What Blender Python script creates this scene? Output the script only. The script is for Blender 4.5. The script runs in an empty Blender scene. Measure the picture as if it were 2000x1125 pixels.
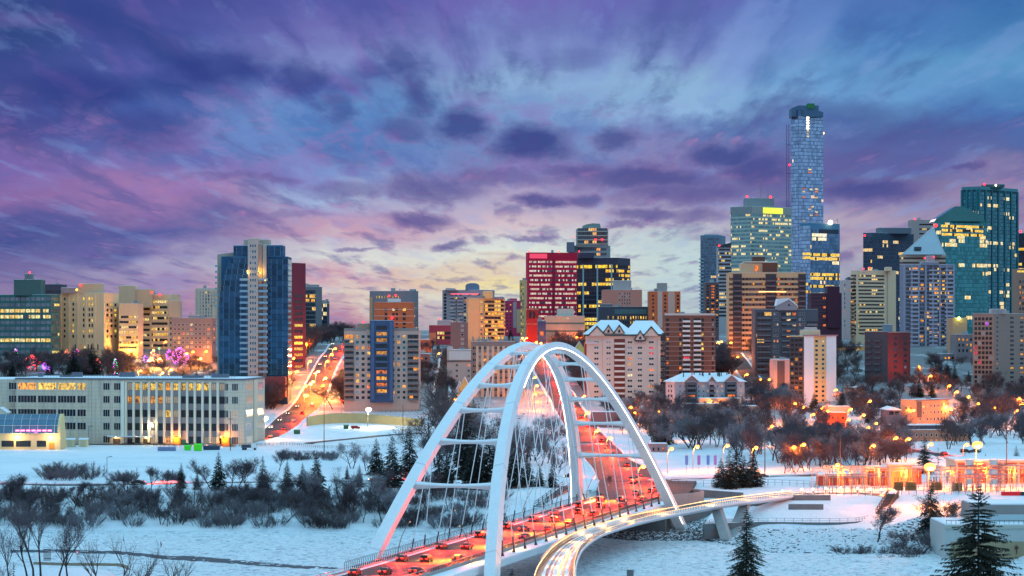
import bpy, math, random
from math import sin, cos, pi, sqrt, atan2, radians
from mathutils import Vector, Matrix
random.seed(11)
RND = random.random
U = random.uniform
S = bpy.context.scene
COL = S.collection
# ---------------------------------------------------------------- camera
F, HY, CH = 5200.0, 645.0, 61.6          # focal length in photo pixels, horizon row, eye height above the river ice
cam = bpy.data.cameras.new('camera')
cam.sensor_width = 36.0
cam.lens = F / 2000 * 36
cam.shift_y = (HY - 562.5) / 2000
cam.clip_start, cam.clip_end = 1.0, 90000.0
cam_o = bpy.data.objects.new('camera', cam)
COL.objects.link(cam_o)
cam_o.location = (0, 0, CH)
cam_o.rotation_euler = (pi / 2, 0, 0)
S.camera = cam_o
S.view_settings.view_transform = 'Standard'
S.view_settings.look = 'None'
S.view_settings.exposure = 0.0
S.view_settings.gamma = 1.0
S.cycles.use_denoising = True
S.cycles.max_bounces = 5
S.cycles.diffuse_bounces = 2
S.cycles.glossy_bounces = 3
S.cycles.transparent_max_bounces = 6
S.cycles.sample_clamp_indirect = 4.0
S.cycles.sample_clamp_direct = 0.0
S.cycles.caustics_reflective = False
S.cycles.caustics_refractive = False

def lin(c):
    return tuple(((v / 255) / 12.92 if v <= 10 else (((v / 255) + .055) / 1.055) ** 2.4) for v in c)

class NT:
    """small helper to wire shader nodes"""
    def __init__(s, tree):
        s.t = tree
    def n(s, typ, **kw):
        nd = s.t.nodes.new(typ)
        for k, v in kw.items():
            setattr(nd, k, v)
        return nd
    def put(s, sock, v):
        if hasattr(v, 'links'):
            s.t.links.new(v, sock)
        else:
            sock.default_value = v
    def m(s, op, a, b=0.0, c=0.0, clamp=False):
        nd = s.n('ShaderNodeMath', operation=op, use_clamp=clamp)
        s.put(nd.inputs[0], a); s.put(nd.inputs[1], b); s.put(nd.inputs[2], c)
        return nd.outputs[0]
    def v(s, op, a, b=None, scale=None):
        nd = s.n('ShaderNodeVectorMath', operation=op)
        s.put(nd.inputs[0], a)
        if b is not None: s.put(nd.inputs[1], b)
        if scale is not None: s.put(nd.inputs['Scale'], scale)
        return nd.outputs['Value' if op in ('LENGTH', 'DOT_PRODUCT', 'DISTANCE') else 'Vector']
    def comb(s, x, y, z):
        nd = s.n('ShaderNodeCombineXYZ')
        for i, q in enumerate((x, y, z)): s.put(nd.inputs[i], q)
        return nd.outputs[0]
    def sep(s, a):
        nd = s.n('ShaderNodeSeparateXYZ'); s.put(nd.inputs[0], a)
        return nd.outputs
    def step(s, a, lo, hi, smooth=True):
        nd = s.n('ShaderNodeMapRange', interpolation_type='SMOOTHSTEP' if smooth else 'LINEAR', clamp=True)
        s.put(nd.inputs[0], a); s.put(nd.inputs[1], lo); s.put(nd.inputs[2], hi)
        return nd.outputs[0]
    def mix(s, f, a, b, blend='MIX'):
        nd = s.n('ShaderNodeMix', data_type='RGBA', blend_type=blend)
        s.put(nd.inputs[0], f)
        s.put(nd.inputs[6], a if hasattr(a, 'links') else (*a[:3], 1)); s.put(nd.inputs[7], b if hasattr(b, 'links') else (*b[:3], 1))
        return nd.outputs[2]
    def noise(s, vec, scale, detail=3.0, rough=.5, col=False, dist=0.0):
        nd = s.n('ShaderNodeTexNoise')
        if vec is not None: s.put(nd.inputs['Vector'], vec)
        s.put(nd.inputs['Scale'], scale); nd.inputs['Detail'].default_value = detail
        nd.inputs['Roughness'].default_value = rough; nd.inputs['Distortion'].default_value = dist
        return nd.outputs['Color' if col else 'Fac']
    def white(s, vec):
        nd = s.n('ShaderNodeTexWhiteNoise', noise_dimensions='3D'); s.put(nd.inputs['Vector'], vec)
        return nd.outputs['Value'], nd.outputs['Color']
    def ramp(s, fac, stops, interp='B_SPLINE'):
        nd = s.n('ShaderNodeValToRGB'); r = nd.color_ramp; r.interpolation = interp
        while len(r.elements) > 1: r.elements.remove(r.elements[-1])
        for i, (p, c) in enumerate(stops):
            e = r.elements[0] if i == 0 else r.elements.new(p)
            e.position = p; e.color = (*c, 1)
        s.put(nd.inputs[0], fac)
        return nd.outputs[0]

# ---------------------------------------------------------------- sky (world)
def fineN(N, P0):
    return N.noise(N.v('MULTIPLY', P0, (1 / 90, 1 / 50, 1)), 1.0, 5.0, .6, col=True)
def build_world():
    w = bpy.data.worlds.new('World'); S.world = w; w.use_nodes = True
    t = w.node_tree; t.nodes.clear(); N = NT(t)
    d = N.n('ShaderNodeTexCoord').outputs['Generated']
    dx, dy, dz = N.sep(d)
    ys = N.m('MAXIMUM', dy, .02)
    px = N.m('MULTIPLY_ADD', N.m('DIVIDE', dx, ys), F, 1000.0)          # direction measured in degrees-like units (tangent * F)
    py = N.m('MULTIPLY_ADD', N.m('DIVIDE', dz, ys), -F, HY)
    P0 = N.comb(px, py, 0.0)
    # cloud bands drift towards one vanishing point low in the middle of the sky
    rel = N.v('SUBTRACT', P0, (1090.0, 560.0, 0.0))
    rl = N.v('LENGTH', rel)
    un = N.v('SCALE', rel, scale=N.m('DIVIDE', 1.0, N.m('MAXIMUM', rl, 1.0)))
    lr = N.m('LOGARITHM', N.m('ADD', rl, 60.0), 2.718)
    pol = N.v('ADD', N.v('MULTIPLY', un, (3.4, 3.4, 0)), N.comb(0.0, 0.0, N.m('MULTIPLY', lr, 1.5)))
    st1 = N.noise(pol, 1.9, 4.0, .55)
    st2 = N.noise(N.v('ADD', pol, (7.3, 1.1, 4.0)), 4.2, 3.0, .55)
    st3 = N.noise(N.v('ADD', pol, (3.1, 5.7, 9.0)), 1.1, 2.0, .5)
    # horizontally stretched wisps near the horizon
    hz = N.noise(N.v('MULTIPLY', P0, (1 / 420, 1 / 75, 1)), 1.6, 5.0, .6)
    warpn = N.noise(N.v('MULTIPLY', P0, (1 / 170, 1 / 95, 1)), 1.0, 4.0, .6, col=True)
    wv = N.v('MULTIPLY', N.v('SUBTRACT', warpn, (.5, .5, .5)), (190, 80, 0))
    sts = N.m('MULTIPLY', N.m('SUBTRACT', st1, .5), N.step(rl, 120, 600))
    wv2 = N.v('ADD', wv, N.comb(N.m('MULTIPLY', sts, 260.0), N.m('MULTIPLY', sts, -170.0), 0.0))
    wv2 = N.v('ADD', wv2, N.comb(0.0, N.m('MULTIPLY', N.m('SUBTRACT', hz, .5), N.m('SUBTRACT', 90.0, N.m('MULTIPLY', N.step(rl, 120, 600), 60.0))), 0.0))
    PX, PY, _ = N.sep(N.v('ADD', P0, wv2))
    tt = N.m('DIVIDE', N.m('SUBTRACT', 645.0, PY), 700.0, clamp=True)
    colz = {
     0: [(0,48,68,138),(35,84,76,150),(70,44,70,138),(130,58,72,148),(210,70,76,152),(290,78,82,160),(345,128,100,172),(390,140,104,172),(430,88,86,160),(480,66,80,152),(530,112,102,166),(590,140,122,174),(645,132,118,164)],
     333: [(0,70,76,156),(60,76,84,166),(120,80,90,172),(180,50,70,148),(240,74,98,178),(285,84,108,186),(330,116,106,180),(380,166,120,182),(420,132,108,174),(450,86,92,166),(485,130,120,182),(515,168,154,200),(560,170,148,190),(600,180,134,172),(645,162,120,162)],
     667: [(0,84,88,172),(60,110,106,186),(110,126,134,204),(160,84,98,178),(210,98,138,206),(260,82,122,194),(305,94,120,192),(350,130,142,206),(385,166,178,224),(430,178,150,198),(462,202,154,190),(490,208,192,216),(520,222,216,226),(552,210,160,188),(580,228,204,204),(612,196,140,170),(645,164,140,178)],
     1000: [(0,112,104,188),(50,110,116,192),(110,124,136,206),(170,140,168,222),(215,122,152,212),(280,116,140,204),(330,126,124,188),(370,172,154,202),(400,188,168,206),(440,214,184,208),(470,214,208,224),(500,224,222,228),(528,228,200,192),(552,242,216,172),(580,226,218,212),(645,196,190,200)],
     1333: [(0,100,102,186),(60,102,114,190),(110,118,132,202),(170,140,172,222),(220,144,176,230),(260,114,138,202),(310,138,124,186),(350,112,110,172),(400,148,140,192),(440,184,174,206),(480,190,200,220),(520,196,208,224),(560,190,202,220),(645,182,190,208)],
     1667: [(0,82,116,192),(60,78,120,196),(120,98,144,208),(180,112,158,222),(225,90,130,196),(270,72,106,176),(320,86,106,174),(370,92,94,156),(410,142,132,184),(450,176,152,190),(490,184,174,200),(530,180,176,204),(645,168,156,188)],
     2000: [(0,58,106,178),(60,70,122,188),(130,90,146,206),(200,80,128,194),(260,72,106,178),(310,92,102,168),(350,146,126,178),(400,164,136,180),(450,164,140,182),(500,166,146,184),(645,150,134,172)]}
    keys = sorted(colz); out = None
    for i, k in enumerate(keys):
        c = N.ramp(tt, [(max(0., min(1., (645 - y) / 700)), lin((r * .98, min(255, g * 1.03), b * .965))) for y, r, g, b in sorted(colz[k], reverse=True)], 'LINEAR')
        out = c if out is None else N.mix(N.step(PX, keys[i - 1], k), out, c)
    # soft streaks, dark and rosy, fanning out from the vanishing point
    hi = N.m('MULTIPLY', N.step(rl, 160, 520), N.step(N.m('ABSOLUTE', N.sep(un)[0]), .10, .62))
    dk = N.m('MULTIPLY', N.step(st1, .53, .70), N.m('MULTIPLY', hi, .62))
    left = N.m('SUBTRACT', 1.0, N.step(px, 900, 1500))
    out = N.mix(N.m('MULTIPLY', dk, N.m('MULTIPLY_ADD', left, .6, .4)), out, lin((42, 64, 136)))
    pat = N.noise(N.v('MULTIPLY', N.v('ADD', P0, wv), (1 / 110, 1 / 60, 1)), 1.0, 5.0, .62)
    midb = N.m('MULTIPLY', N.step(py, 150, 230), N.m('SUBTRACT', 1.0, N.step(py, 330, 420)))
    out = N.mix(N.m('MULTIPLY', N.step(pat, .48, .62), N.m('MULTIPLY', midb, N.m('MULTIPLY', left, .62))), out, lin((134, 118, 186)))
    out = N.mix(N.m('MULTIPLY', N.step(pat, .52, .36), N.m('MULTIPLY', midb, .30)), out, lin((70, 104, 182)))
    out = N.mix(N.m('MULTIPLY', N.step(st2, .54, .72), N.m('MULTIPLY', hi, N.m('MULTIPLY_ADD', left, .30, .05))), out, lin((126, 104, 180)))
    out = N.mix(N.m('MULTIPLY', N.step(st3, .56, .74), N.m('MULTIPLY', hi, .35)), out, lin((136, 168, 226)))
    lowm = N.m('MULTIPLY', N.step(py, 330, 480), N.m('SUBTRACT', 1.0, N.step(py, 610, 650)))
    out = N.mix(N.m('MULTIPLY', N.step(hz, .56, .72), N.m('MULTIPLY', lowm, .38)), out, lin((140, 122, 178)))
    # broken cloud deck seen in perspective, smeared a little towards the viewer, rosy on the undersides
    v_ = N.m('MAXIMUM', N.m('DIVIDE', N.m('SUBTRACT', HY, py), F), .0)
    inv = N.m('DIVIDE', 1.0, N.m('ADD', v_, .020)); a_ = N.m('MULTIPLY', N.m('DIVIDE', N.m('SUBTRACT', px, 1090.0), F), inv)
    lean = N.m('MULTIPLY', inv, .035)
    dv = N.v('SCALE', N.v('SUBTRACT', fineN(N, P0), (.5, .5, .5)), scale=.34)
    pl = N.v('ADD', N.comb(N.m('MULTIPLY_ADD', a_, 3.9, lean), N.m('MULTIPLY', inv, .44), 0.0), dv)
    n0 = N.noise(pl, 1.0, 5.0, .56); n1 = N.noise(N.v('ADD', pl, (0.0, .16, 0.0)), 1.0, 4.0, .55)
    cd = N.step(n0, .49, .68)
    sp = N.m('SUBTRACT', 1.0, N.step(N.m('ABSOLUTE', N.m('SUBTRACT', py, 330.0)), 210, 330))
    ccol = N.mix(N.step(py, 120, 430), lin((48, 72, 138)), lin((94, 96, 160)))
    rgt = N.step(px, 1250, 1750)
    under = N.m('MULTIPLY', N.step(N.m('SUBTRACT', n0, n1), .02, .12), N.step(py, 130, 300))
    ccol = N.mix(N.m('MULTIPLY', under, .75), ccol, lin((176, 126, 180)))
    out = N.mix(N.m('MULTIPLY', N.m('MULTIPLY', cd, N.m('MULTIPLY_ADD', sp, .35, .30)), N.m('MULTIPLY_ADD', rgt, -.35, 1.0)), out, ccol)
    op = N.m('MULTIPLY', N.step(n0, .46, .34), N.m('MULTIPLY_ADD', N.step(py, 380, 520), -.12, .28))
    out = N.mix(op, out, lin((132, 164, 222)))
    # distinct darker cumulus banks
    fine = N.noise(N.v('MULTIPLY', P0, (1 / 60, 1 / 38, 1)), 1.0, 6.0, .62, col=True)
    Q = N.v('ADD', N.v('ADD', P0, N.v('MULTIPLY', N.v('SUBTRACT', warpn, (.5, .5, .5)), (100, 46, 0))), N.v('MULTIPLY', N.v('SUBTRACT', fine, (.5, .5, .5)), (62, 40, 0)))
    blobs = [(1035,280,88,40,.95),(905,244,60,33,.9),(795,250,66,28,.6),(1212,270,46,24,.75),(845,368,105,30,.7),(1055,390,62,15,.9),(1135,386,44,16,.8),(815,434,70,16,.85),(886,477,36,11,.8),
             (1260,345,150,26,.75),(1425,300,90,26,.85),(1490,330,70,34,.75),(1330,378,150,26,.6),(1270,420,75,14,.75),(1360,424,80,20,.6),(1215,438,44,9,.7),(1690,374,100,28,.85),(1900,326,46,9,.6),
             (430,128,110,36,.85),(590,148,54,40,.75),(270,268,120,36,.5),(150,178,120,44,.65),(685,372,80,20,.5),(1040,466,56,7,.7),(690,487,38,6,.6),(1640,222,150,34,.5),(1760,260,210,40,.4),
             (300,248,100,34,.6),(655,210,36,40,.6),(60,250,120,40,.45),(1700,310,210,30,.35),(980,346,120,18,.5),(1420,470,80,12,.4),(820,205,40,34,.6),(1655,497,30,10,.5),(560,420,80,9,.35),(420,352,90,9,.3),(1110,330,80,16,.5),(540,350,50,10,.4),(740,140,60,24,.4),(1120,120,70,20,.3)]
    dens = None
    for bx, by, rx, ry, a in blobs:
        rr = N.v('LENGTH', N.v('MULTIPLY', N.v('SUBTRACT', Q, (bx, by, 0)), (1 / rx, 1 / ry, 0)))
        f = N.m('MULTIPLY', N.m('SUBTRACT', 1.0, N.step(rr, .35, 1.35)), a)
        dens = f if dens is None else N.m('MAXIMUM', dens, f)
    dcol = N.mix(N.step(px, 300, 1500), lin((40, 60, 134)), lin((50, 68, 136)))
    dcol = N.mix(N.step(py, 300, 450), dcol, lin((84, 84, 150)))
    rim = N.m('MULTIPLY', N.m('MULTIPLY', dens, N.m('SUBTRACT', 1.0, dens)), N.step(py, 180, 330))
    out = N.mix(N.m('MULTIPLY', rim, 1.0, clamp=True), out, lin((156, 120, 178)))
    out = N.mix(N.m('MULTIPLY', dens, .93), out, dcol)
    # the rest of the dome: pale cyan zenith, milky southern horizon
    el = N.m('MAXIMUM', dz, 0.0)
    cl = N.noise(N.v('MULTIPLY', d, (3, 3, 6)), 1.6, 4.0, .6)
    dome = N.mix(N.step(el, .04, .62), SKY_LOW, SKY_TOP)
    dome = N.mix(N.m('MULTIPLY', N.step(cl, .40, .66), .45), dome, (.26, .36, .62))
    fm = N.m('MULTIPLY', N.step(dy, .80, .955), N.m('SUBTRACT', 1.0, N.step(N.m('DIVIDE', dz, ys), .128, .30)))
    out = N.mix(fm, dome, out)
    out = N.mix(N.step(dz, -.03, -.002), (.25, .25, .33), out)
    b1 = N.n('ShaderNodeBackground'); N.put(b1.inputs[0], out); b1.inputs[1].default_value = 1.0
    sk = N.n('ShaderNodeTexSky', sky_type='NISHITA', sun_disc=False)
    sk.sun_elevation = radians(1.0); sk.sun_rotation = radians(-3.0)
    b2 = N.n('ShaderNodeBackground'); N.put(b2.inputs[0], sk.outputs[0]); b2.inputs[1].default_value = .0005
    ad = N.n('ShaderNodeAddShader'); o = N.n('ShaderNodeOutputWorld')
    t.links.new(b1.outputs[0], ad.inputs[0]); t.links.new(b2.outputs[0], ad.inputs[1]); t.links.new(ad.outputs[0], o.inputs[0])
SKY_TOP = (.45, 1.02, 1.40)
SKY_LOW = (.48, .43, .56)
build_world()
sun = bpy.data.lights.new('sun', 'SUN'); sun.energy = .12; sun.angle = radians(12); sun.color = (1, .62, .55)
sun_o = bpy.data.objects.new('sun', sun); COL.objects.link(sun_o)
sun_o.rotation_euler = Vector((sin(radians(-3)) * -1, -cos(radians(3)), -.12)).to_track_quat('-Z', 'Y').to_euler()

# ---------------------------------------------------------------- ground profile
def sm(x, a, b):
    t = max(0., min(1., (x - a) / (b - a))); return t * t * (3 - 2 * t)
PROF = [(-60, -1.6), (-4, -1.4), (0, -.1), (14, 2.6), (30, 5.2), (45, 7.2), (62, 8.3), (90, 9.0), (400, 11.0)]
PROFR = [(-60, -1.6), (-4, -1.4), (0, -.1), (20, 1.3), (42, 3.0), (47, 4.3), (70, 6.6), (100, 8.8), (400, 11.0)]
PROFY = [(900, 9.0), (1250, 11.0), (1330, 13.0), (1450, 18.4), (1600, 34), (1800, 50), (2000, 55), (2300, 57.5), (4000, 58.5), (90000, 58.5)]
def interp(T, x):
    if x <= T[0][0]: return T[0][1]
    for (a, va), (b, vb) in zip(T, T[1:]):
        if x <= b: return va + (vb - va) * (x - a) / (b - a)
    return T[-1][1]
def shore(X):
    return 818 - 38 * sm(X, 5, 40) - 44 * sm(X, 54, 76) - 40 * sm(X, 118, 150)
def G(X, Y):
    if Y < 600:
        z = (600 - Y) * .1
    else:
        d = Y - shore(X)
        k = sm(X, 14, 30) * (1 - sm(X, 106, 122)); z = interp(PROF, d) * (1 - k) + interp(PROFR, d) * k
        if Y > 900: z = max(z * (1 - sm(Y, 900, 950)) + interp(PROFY, Y) * sm(Y, 900, 950), 0)
        if Y > 1300: z += 1.2 * sin(X * .021 + Y * .013) * sm(Y, 1300, 1500)
        # gentle undulation of the left meadow
        if d > 60 and Y < 1200: z += .5 * sin(X * .05) * sin(Y * .03)
    if X < -70 and Y < 660: z += 8.0 * sm(-X, 80, 92) * sm(660 - Y, 34, 58) * sm(Y, 430, 590)
    return z
def at(px, py, h=0.0, lo=640.0, hi=3500.0):
    """ground point under something h metres tall whose tip is seen at photo pixel (px, py)"""
    u = (px - 1000) / F; k = (py - HY) / F
    Y = lo; prev = None
    while Y < hi:
        e = CH - k * Y - (G(u * Y, Y) + h)
        if prev is not None and prev > 0 >= e:
            a, b = Y - 6, Y
            for _ in range(18):
                m_ = (a + b) / 2
                if CH - k * m_ - (G(u * m_, m_) + h) > 0: a = m_
                else: b = m_
            Y = b; break
        prev = e; Y += 6
    return Vector((u * Y, Y, G(u * Y, Y)))
def wx(px, Y): return (px - 1000) / F * Y
def wz(py, Y): return CH - (py - HY) / F * Y

# ---------------------------------------------------------------- mesh building
class MB:
    def __init__(s): s.v = []; s.f = []; s.m = []
    def add(s, vs, fs, mi=0):
        o = len(s.v); s.v += [tuple(v) for v in vs]; s.f += [tuple(o + i for i in f) for f in fs]; s.m += [mi] * len(fs)
        return s
    def closed(s, vs, fs, mi=0):
        # add a closed shell with its faces turned outwards
        c = sum((Vector(v) for v in vs), Vector()) / len(vs); vol = 0.0
        for f in fs:
            a = Vector(vs[f[0]]) - c
            for i in range(1, len(f) - 1): vol += a.dot((Vector(vs[f[i]]) - c).cross(Vector(vs[f[i + 1]]) - c))
        return s.add(vs, fs if vol >= 0 else [tuple(reversed(f)) for f in fs], mi)
    def box(s, x0, x1, y0, y1, z0, z1, mi=0, rz=0.0, piv=None):
        vs = [(x, y, z) for z in (z0, z1) for y in (y0, y1) for x in (x0, x1)]
        if rz:
            px, py = piv if piv else ((x0 + x1) / 2, (y0 + y1) / 2); c, q = cos(rz), sin(rz)
            vs = [(px + (x - px) * c - (y - py) * q, py + (x - px) * q + (y - py) * c, z) for x, y, z in vs]
        return s.add(vs, [(0, 2, 3, 1), (4, 5, 7, 6), (0, 1, 5, 4), (1, 3, 7, 5), (3, 2, 6, 7), (2, 0, 4, 6)], mi)
    def prism(s, poly, z0, z1, mi=0, cap=None):
        n = len(poly)
        z1s = z1 if isinstance(z1, (list, tuple)) else [z1] * n
        vs = [(x, y, z0) for x, y in poly] + [(p[0], p[1], z) for p, z in zip(poly, z1s)]
        return s.closed(vs, [(i, (i + 1) % n, n + (i + 1) % n, n + i) for i in range(n)] + [tuple(range(n - 1, -1, -1)), tuple(range(n, 2 * n))], mi)
    def tube(s, p0, p1, r0, r1=None, n=6, mi=0, caps=True):
        r1 = r0 if r1 is None else r1; p0 = Vector(p0); p1 = Vector(p1); d = p1 - p0
        if d.length < 1e-6: return s
        a = d.orthogonal().normalized(); b = d.normalized().cross(a)
        vs = [p + (a * cos(2 * pi * i / n) + b * sin(2 * pi * i / n)) * r for p, r in ((p0, r0), (p1, r1)) for i in range(n)]
        fs = [(i, (i + 1) % n, n + (i + 1) % n, n + i) for i in range(n)]
        if caps: fs += [tuple(range(n - 1, -1, -1)), tuple(range(n, 2 * n))]
        return s.add(vs, fs, mi)
    def path(s, pts, r, n=6, mi=0):
        for i in range(len(pts) - 1):
            q0 = r[i] if isinstance(r, (list, tuple)) else r; q1 = r[i + 1] if isinstance(r, (list, tuple)) else r
            s.tube(pts[i], pts[i + 1], q0, q1, n, mi)
        return s
    def ball(s, c, r, mi=0, n=8, k=5, sz=1.0):
        vs = [(c[0], c[1], c[2] - r * sz)]
        for j in range(1, k):
            a = -pi / 2 + pi * j / k
            vs += [(c[0] + r * cos(a) * cos(2 * pi * i / n), c[1] + r * cos(a) * sin(2 * pi * i / n), c[2] + r * sin(a) * sz) for i in range(n)]
        vs.append((c[0], c[1], c[2] + r * sz)); L = len(vs) - 1; fs = []
        for i in range(n):
            fs.append((0, 1 + (i + 1) % n, 1 + i)); fs.append((L, L - n + i, L - n + (i + 1) % n))
            for j in range(k - 2): fs.append((1 + j * n + i, 1 + j * n + (i + 1) % n, 1 + (j + 1) * n + (i + 1) % n, 1 + (j + 1) * n + i))
        return s.add(vs, fs, mi)
    def sweep(s, rings, mi=0, caps=True):
        """rings: list of equal-length vertex loops"""
        n = len(rings[0]); vs = [p for r in rings for p in r]; fs = []
        for j in range(len(rings) - 1):
            fs += [(j * n + i, j * n + (i + 1) % n, (j + 1) * n + (i + 1) % n, (j + 1) * n + i) for i in range(n)]
        if caps: fs += [tuple(range(n - 1, -1, -1)), tuple((len(rings) - 1) * n + i for i in range(n))]
        return s.closed(vs, fs, mi)
    def mesh(s, name, mats, smooth=False):
        me = bpy.data.meshes.new(name); me.from_pydata(s.v, [], s.f)
        for m_ in (mats if isinstance(mats, (list, tuple)) else [mats]): me.materials.append(m_)
        if len(s.m) == len(me.polygons): me.polygons.foreach_set('material_index', s.m)
        if smooth: me.polygons.foreach_set('use_smooth', [True] * len(me.polygons))
        me.update(); return me
    def build(s, name, mats, parent=None, loc=(0, 0, 0), smooth=False):
        return link(name, s.mesh(name, mats, smooth), parent, loc)
def link(name, data, parent=None, loc=(0, 0, 0), rz=0.0):
    o = bpy.data.objects.new(name, data); COL.objects.link(o)
    if parent is not None: o.parent = parent
    o.location = loc
    if rz: o.rotation_euler = (0, 0, rz)
    return o
def tag(o, label=None, cat=None, group=None, kind=None):
    if label: o['label'] = label
    if cat: o['category'] = cat
    if group: o['group'] = group
    if kind: o['kind'] = kind
    return o
def thing(name, label, cat, loc=(0, 0, 0), rz=0.0, group=None):
    return tag(link(name, None, None, loc, rz), label, cat, group)
def dup(o, loc, rz=0.0, sc=1.0, label=None, group=None):
    """copy of a thing with copies of its parts and sub-parts"""
    r = o.copy(); COL.objects.link(r); r.location = loc; r.rotation_euler = (0, 0, rz); r.scale = sc if isinstance(sc, tuple) else (sc, sc, sc)
    for ch in o.children:
        c = ch.copy(); COL.objects.link(c); c.parent = r
        for g in ch.children:
            e = g.copy(); COL.objects.link(e); e.parent = c
    tag(r, label, None, group)
    return r

# ---------------------------------------------------------------- materials
def mat(name, col, rough=.75, metal=0.0, em=None, es=0.0, var=.18, vs=.6, bump=0.0, bs=4.0, spec=.5, streak=False, world=False):
    m_ = bpy.data.materials.new(name); m_.use_nodes = True; t = m_.node_tree; t.nodes.clear(); N = NT(t)
    p = N.n('ShaderNodeBsdfPrincipled'); o = N.n('ShaderNodeOutputMaterial'); t.links.new(p.outputs[0], o.inputs[0])
    p.inputs['Roughness'].default_value = rough; p.inputs['Metallic'].default_value = metal; p.inputs['Specular IOR Level'].default_value = spec
    co = N.n('ShaderNodeNewGeometry').outputs['Position'] if world else N.n('ShaderNodeTexCoord').outputs['Object']
    if var:
        f = N.noise(co, vs, 4.0, .6)
        if streak: f = N.m('MULTIPLY_ADD', N.noise(N.v('MULTIPLY', co, (1, 1, .06)), 1.6, 3.0, .6), .6, N.m('MULTIPLY', f, .4))
        k = N.m('MULTIPLY_ADD', N.m('SUBTRACT', f, .5), var * 3, 1.0)
        c = N.v('SCALE', tuple(col), scale=k)
        t.links.new(c, p.inputs['Base Color'])
    else:
        p.inputs['Base Color'].default_value = (*col, 1)
    if bump:
        b = N.n('ShaderNodeBump'); b.inputs['Strength'].default_value = 1.0; b.inputs['Distance'].default_value = bump
        t.links.new(N.noise(co, bs, 4.0, .6), b.inputs['Height']); t.links.new(b.outputs[0], p.inputs['Normal'])
    if em:
        p.inputs['Emission Color'].default_value = (*em, 1); p.inputs['Emission Strength'].default_value = es
    return m_
def window_mat(name, em, es, glass=(.02, .025, .035), cell=.9):
    """a lit pane: room light broken up by curtains and furniture"""
    m_ = bpy.data.materials.new(name); m_.use_nodes = True; t = m_.node_tree; t.nodes.clear(); N = NT(t)
    p = N.n('ShaderNodeBsdfPrincipled'); o = N.n('ShaderNodeOutputMaterial'); t.links.new(p.outputs[0], o.inputs[0])
    p.inputs['Base Color'].default_value = (*glass, 1); p.inputs['Roughness'].default_value = .12
    co = N.n('ShaderNodeTexCoord').outputs['Object']; r = N.n('ShaderNodeObjectInfo').outputs['Random']
    f = N.noise(N.v('ADD', N.v('MULTIPLY', co, (1, 1, .6)), N.comb(N.m('MULTIPLY', r, 300.0), 0.0, N.m('MULTIPLY', r, 77.0))), cell, 3.0, .65)
    k = N.m('MULTIPLY', N.step(f, .3, .66), N.m('MULTIPLY_ADD', r, .7, .6))
    N.put(p.inputs['Emission Color'], (*em, 1)); N.put(p.inputs['Emission Strength'], N.m('MULTIPLY', k, es))
    return m_
def band_mat(name, glass, metal=.0, rough=.1, cols=((1, .56, .10), (1, .74, .30)), es=1.3, cw=1.6, prob=.35, floor=.5, mull=.12, mc=(.05, .06, .07), room=3.0):
    """one storey of glazing: panes between mullions, some rooms lit; how many depends on the storey"""
    m_ = bpy.data.materials.new(name); m_.use_nodes = True; t = m_.node_tree; t.nodes.clear(); N = NT(t)
    p = N.n('ShaderNodeBsdfPrincipled'); o = N.n('ShaderNodeOutputMaterial'); t.links.new(p.outputs[0], o.inputs[0])
    x, y, z = N.sep(N.n('ShaderNodeTexCoord').outputs['Object']); r = N.n('ShaderNodeObjectInfo').outputs['Random']
    cx = N.m('FLOOR', N.m('DIVIDE', x, cw)); fr = N.m('FRACT', N.m('DIVIDE', x, cw))
    rx = N.m('FLOOR', N.m('DIVIDE', x, cw * room))
    r1, c1 = N.white(N.comb(rx, N.m('MULTIPLY', r, 913.0), 3.0)); r2, c2 = N.white(N.comb(cx, N.m('MULTIPLY', r, 431.0), 9.0)); r3, _ = N.white(N.comb(N.m('MULTIPLY', r, 777.0), 2.0, 5.0))
    thr = N.m('MULTIPLY', prob, N.m('MULTIPLY_ADD', N.m('POWER', r3, 2.0), 3.0 * floor, 1.0 - floor))
    lit = N.m('MULTIPLY', N.m('LESS_THAN', r1, thr), N.m('GREATER_THAN', r2, .22))
    fn = N.noise(N.comb(x, N.m('MULTIPLY', r, 100.0), N.m('MULTIPLY', z, 1.4)), .8, 2.0, .6)
    lit = N.m('MULTIPLY', lit, N.m('MULTIPLY_ADD', N.step(fn, .3, .7), .75, .3))
    pane = N.m('GREATER_THAN', fr, mull)
    g = N.v('SCALE', glass, scale=N.m('MULTIPLY_ADD', r2, .7, .65))
    N.put(p.inputs['Base Color'], N.mix(pane, mc, g)); p.inputs['Metallic'].default_value = metal
    N.put(p.inputs['Roughness'], N.m('MULTIPLY_ADD', N.m('SUBTRACT', 1.0, pane), .4, rough))
    N.put(p.inputs['Emission Color'], N.mix(N.m('GREATER_THAN', r2, .6), cols[0], cols[1])); N.put(p.inputs['Emission Strength'], N.m('MULTIPLY', N.m('MULTIPLY', lit, pane), es))
    return m_
M = {}
M['white_steel'] = mat('white_steel', (.80, .82, .84), .42, 0, var=.10, vs=.25, streak=True)
M['seam'] = mat('seam', (.62, .65, .70), .5, 0, var=.05)
M['asphalt'] = mat('asphalt', (.095, .088, .088), .65, 0, var=.4, vs=.25, bump=.012, bs=2.2, spec=.03, world=True)
M['concrete'] = mat('concrete', (.33, .33, .33), .8, var=.25, vs=.4, streak=True)
M['dark_concrete'] = mat('dark_concrete', (.16, .165, .17), .8, var=.25, vs=.4)
M['steel'] = mat('steel', (.30, .31, .33), .45, .6)
M['dark_steel'] = mat('dark_steel', (.05, .052, .058), .5, .3)
M['wood'] = mat('wood', (.13, .075, .035), .8, var=.3)
M['snow_cap'] = mat('snow_cap', (.82, .85, .88), .8, var=.08, vs=.35)
M['led'] = mat('led', (.9, .9, .9), .4, em=(1, .86, .76), es=6.0, var=0)
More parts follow.
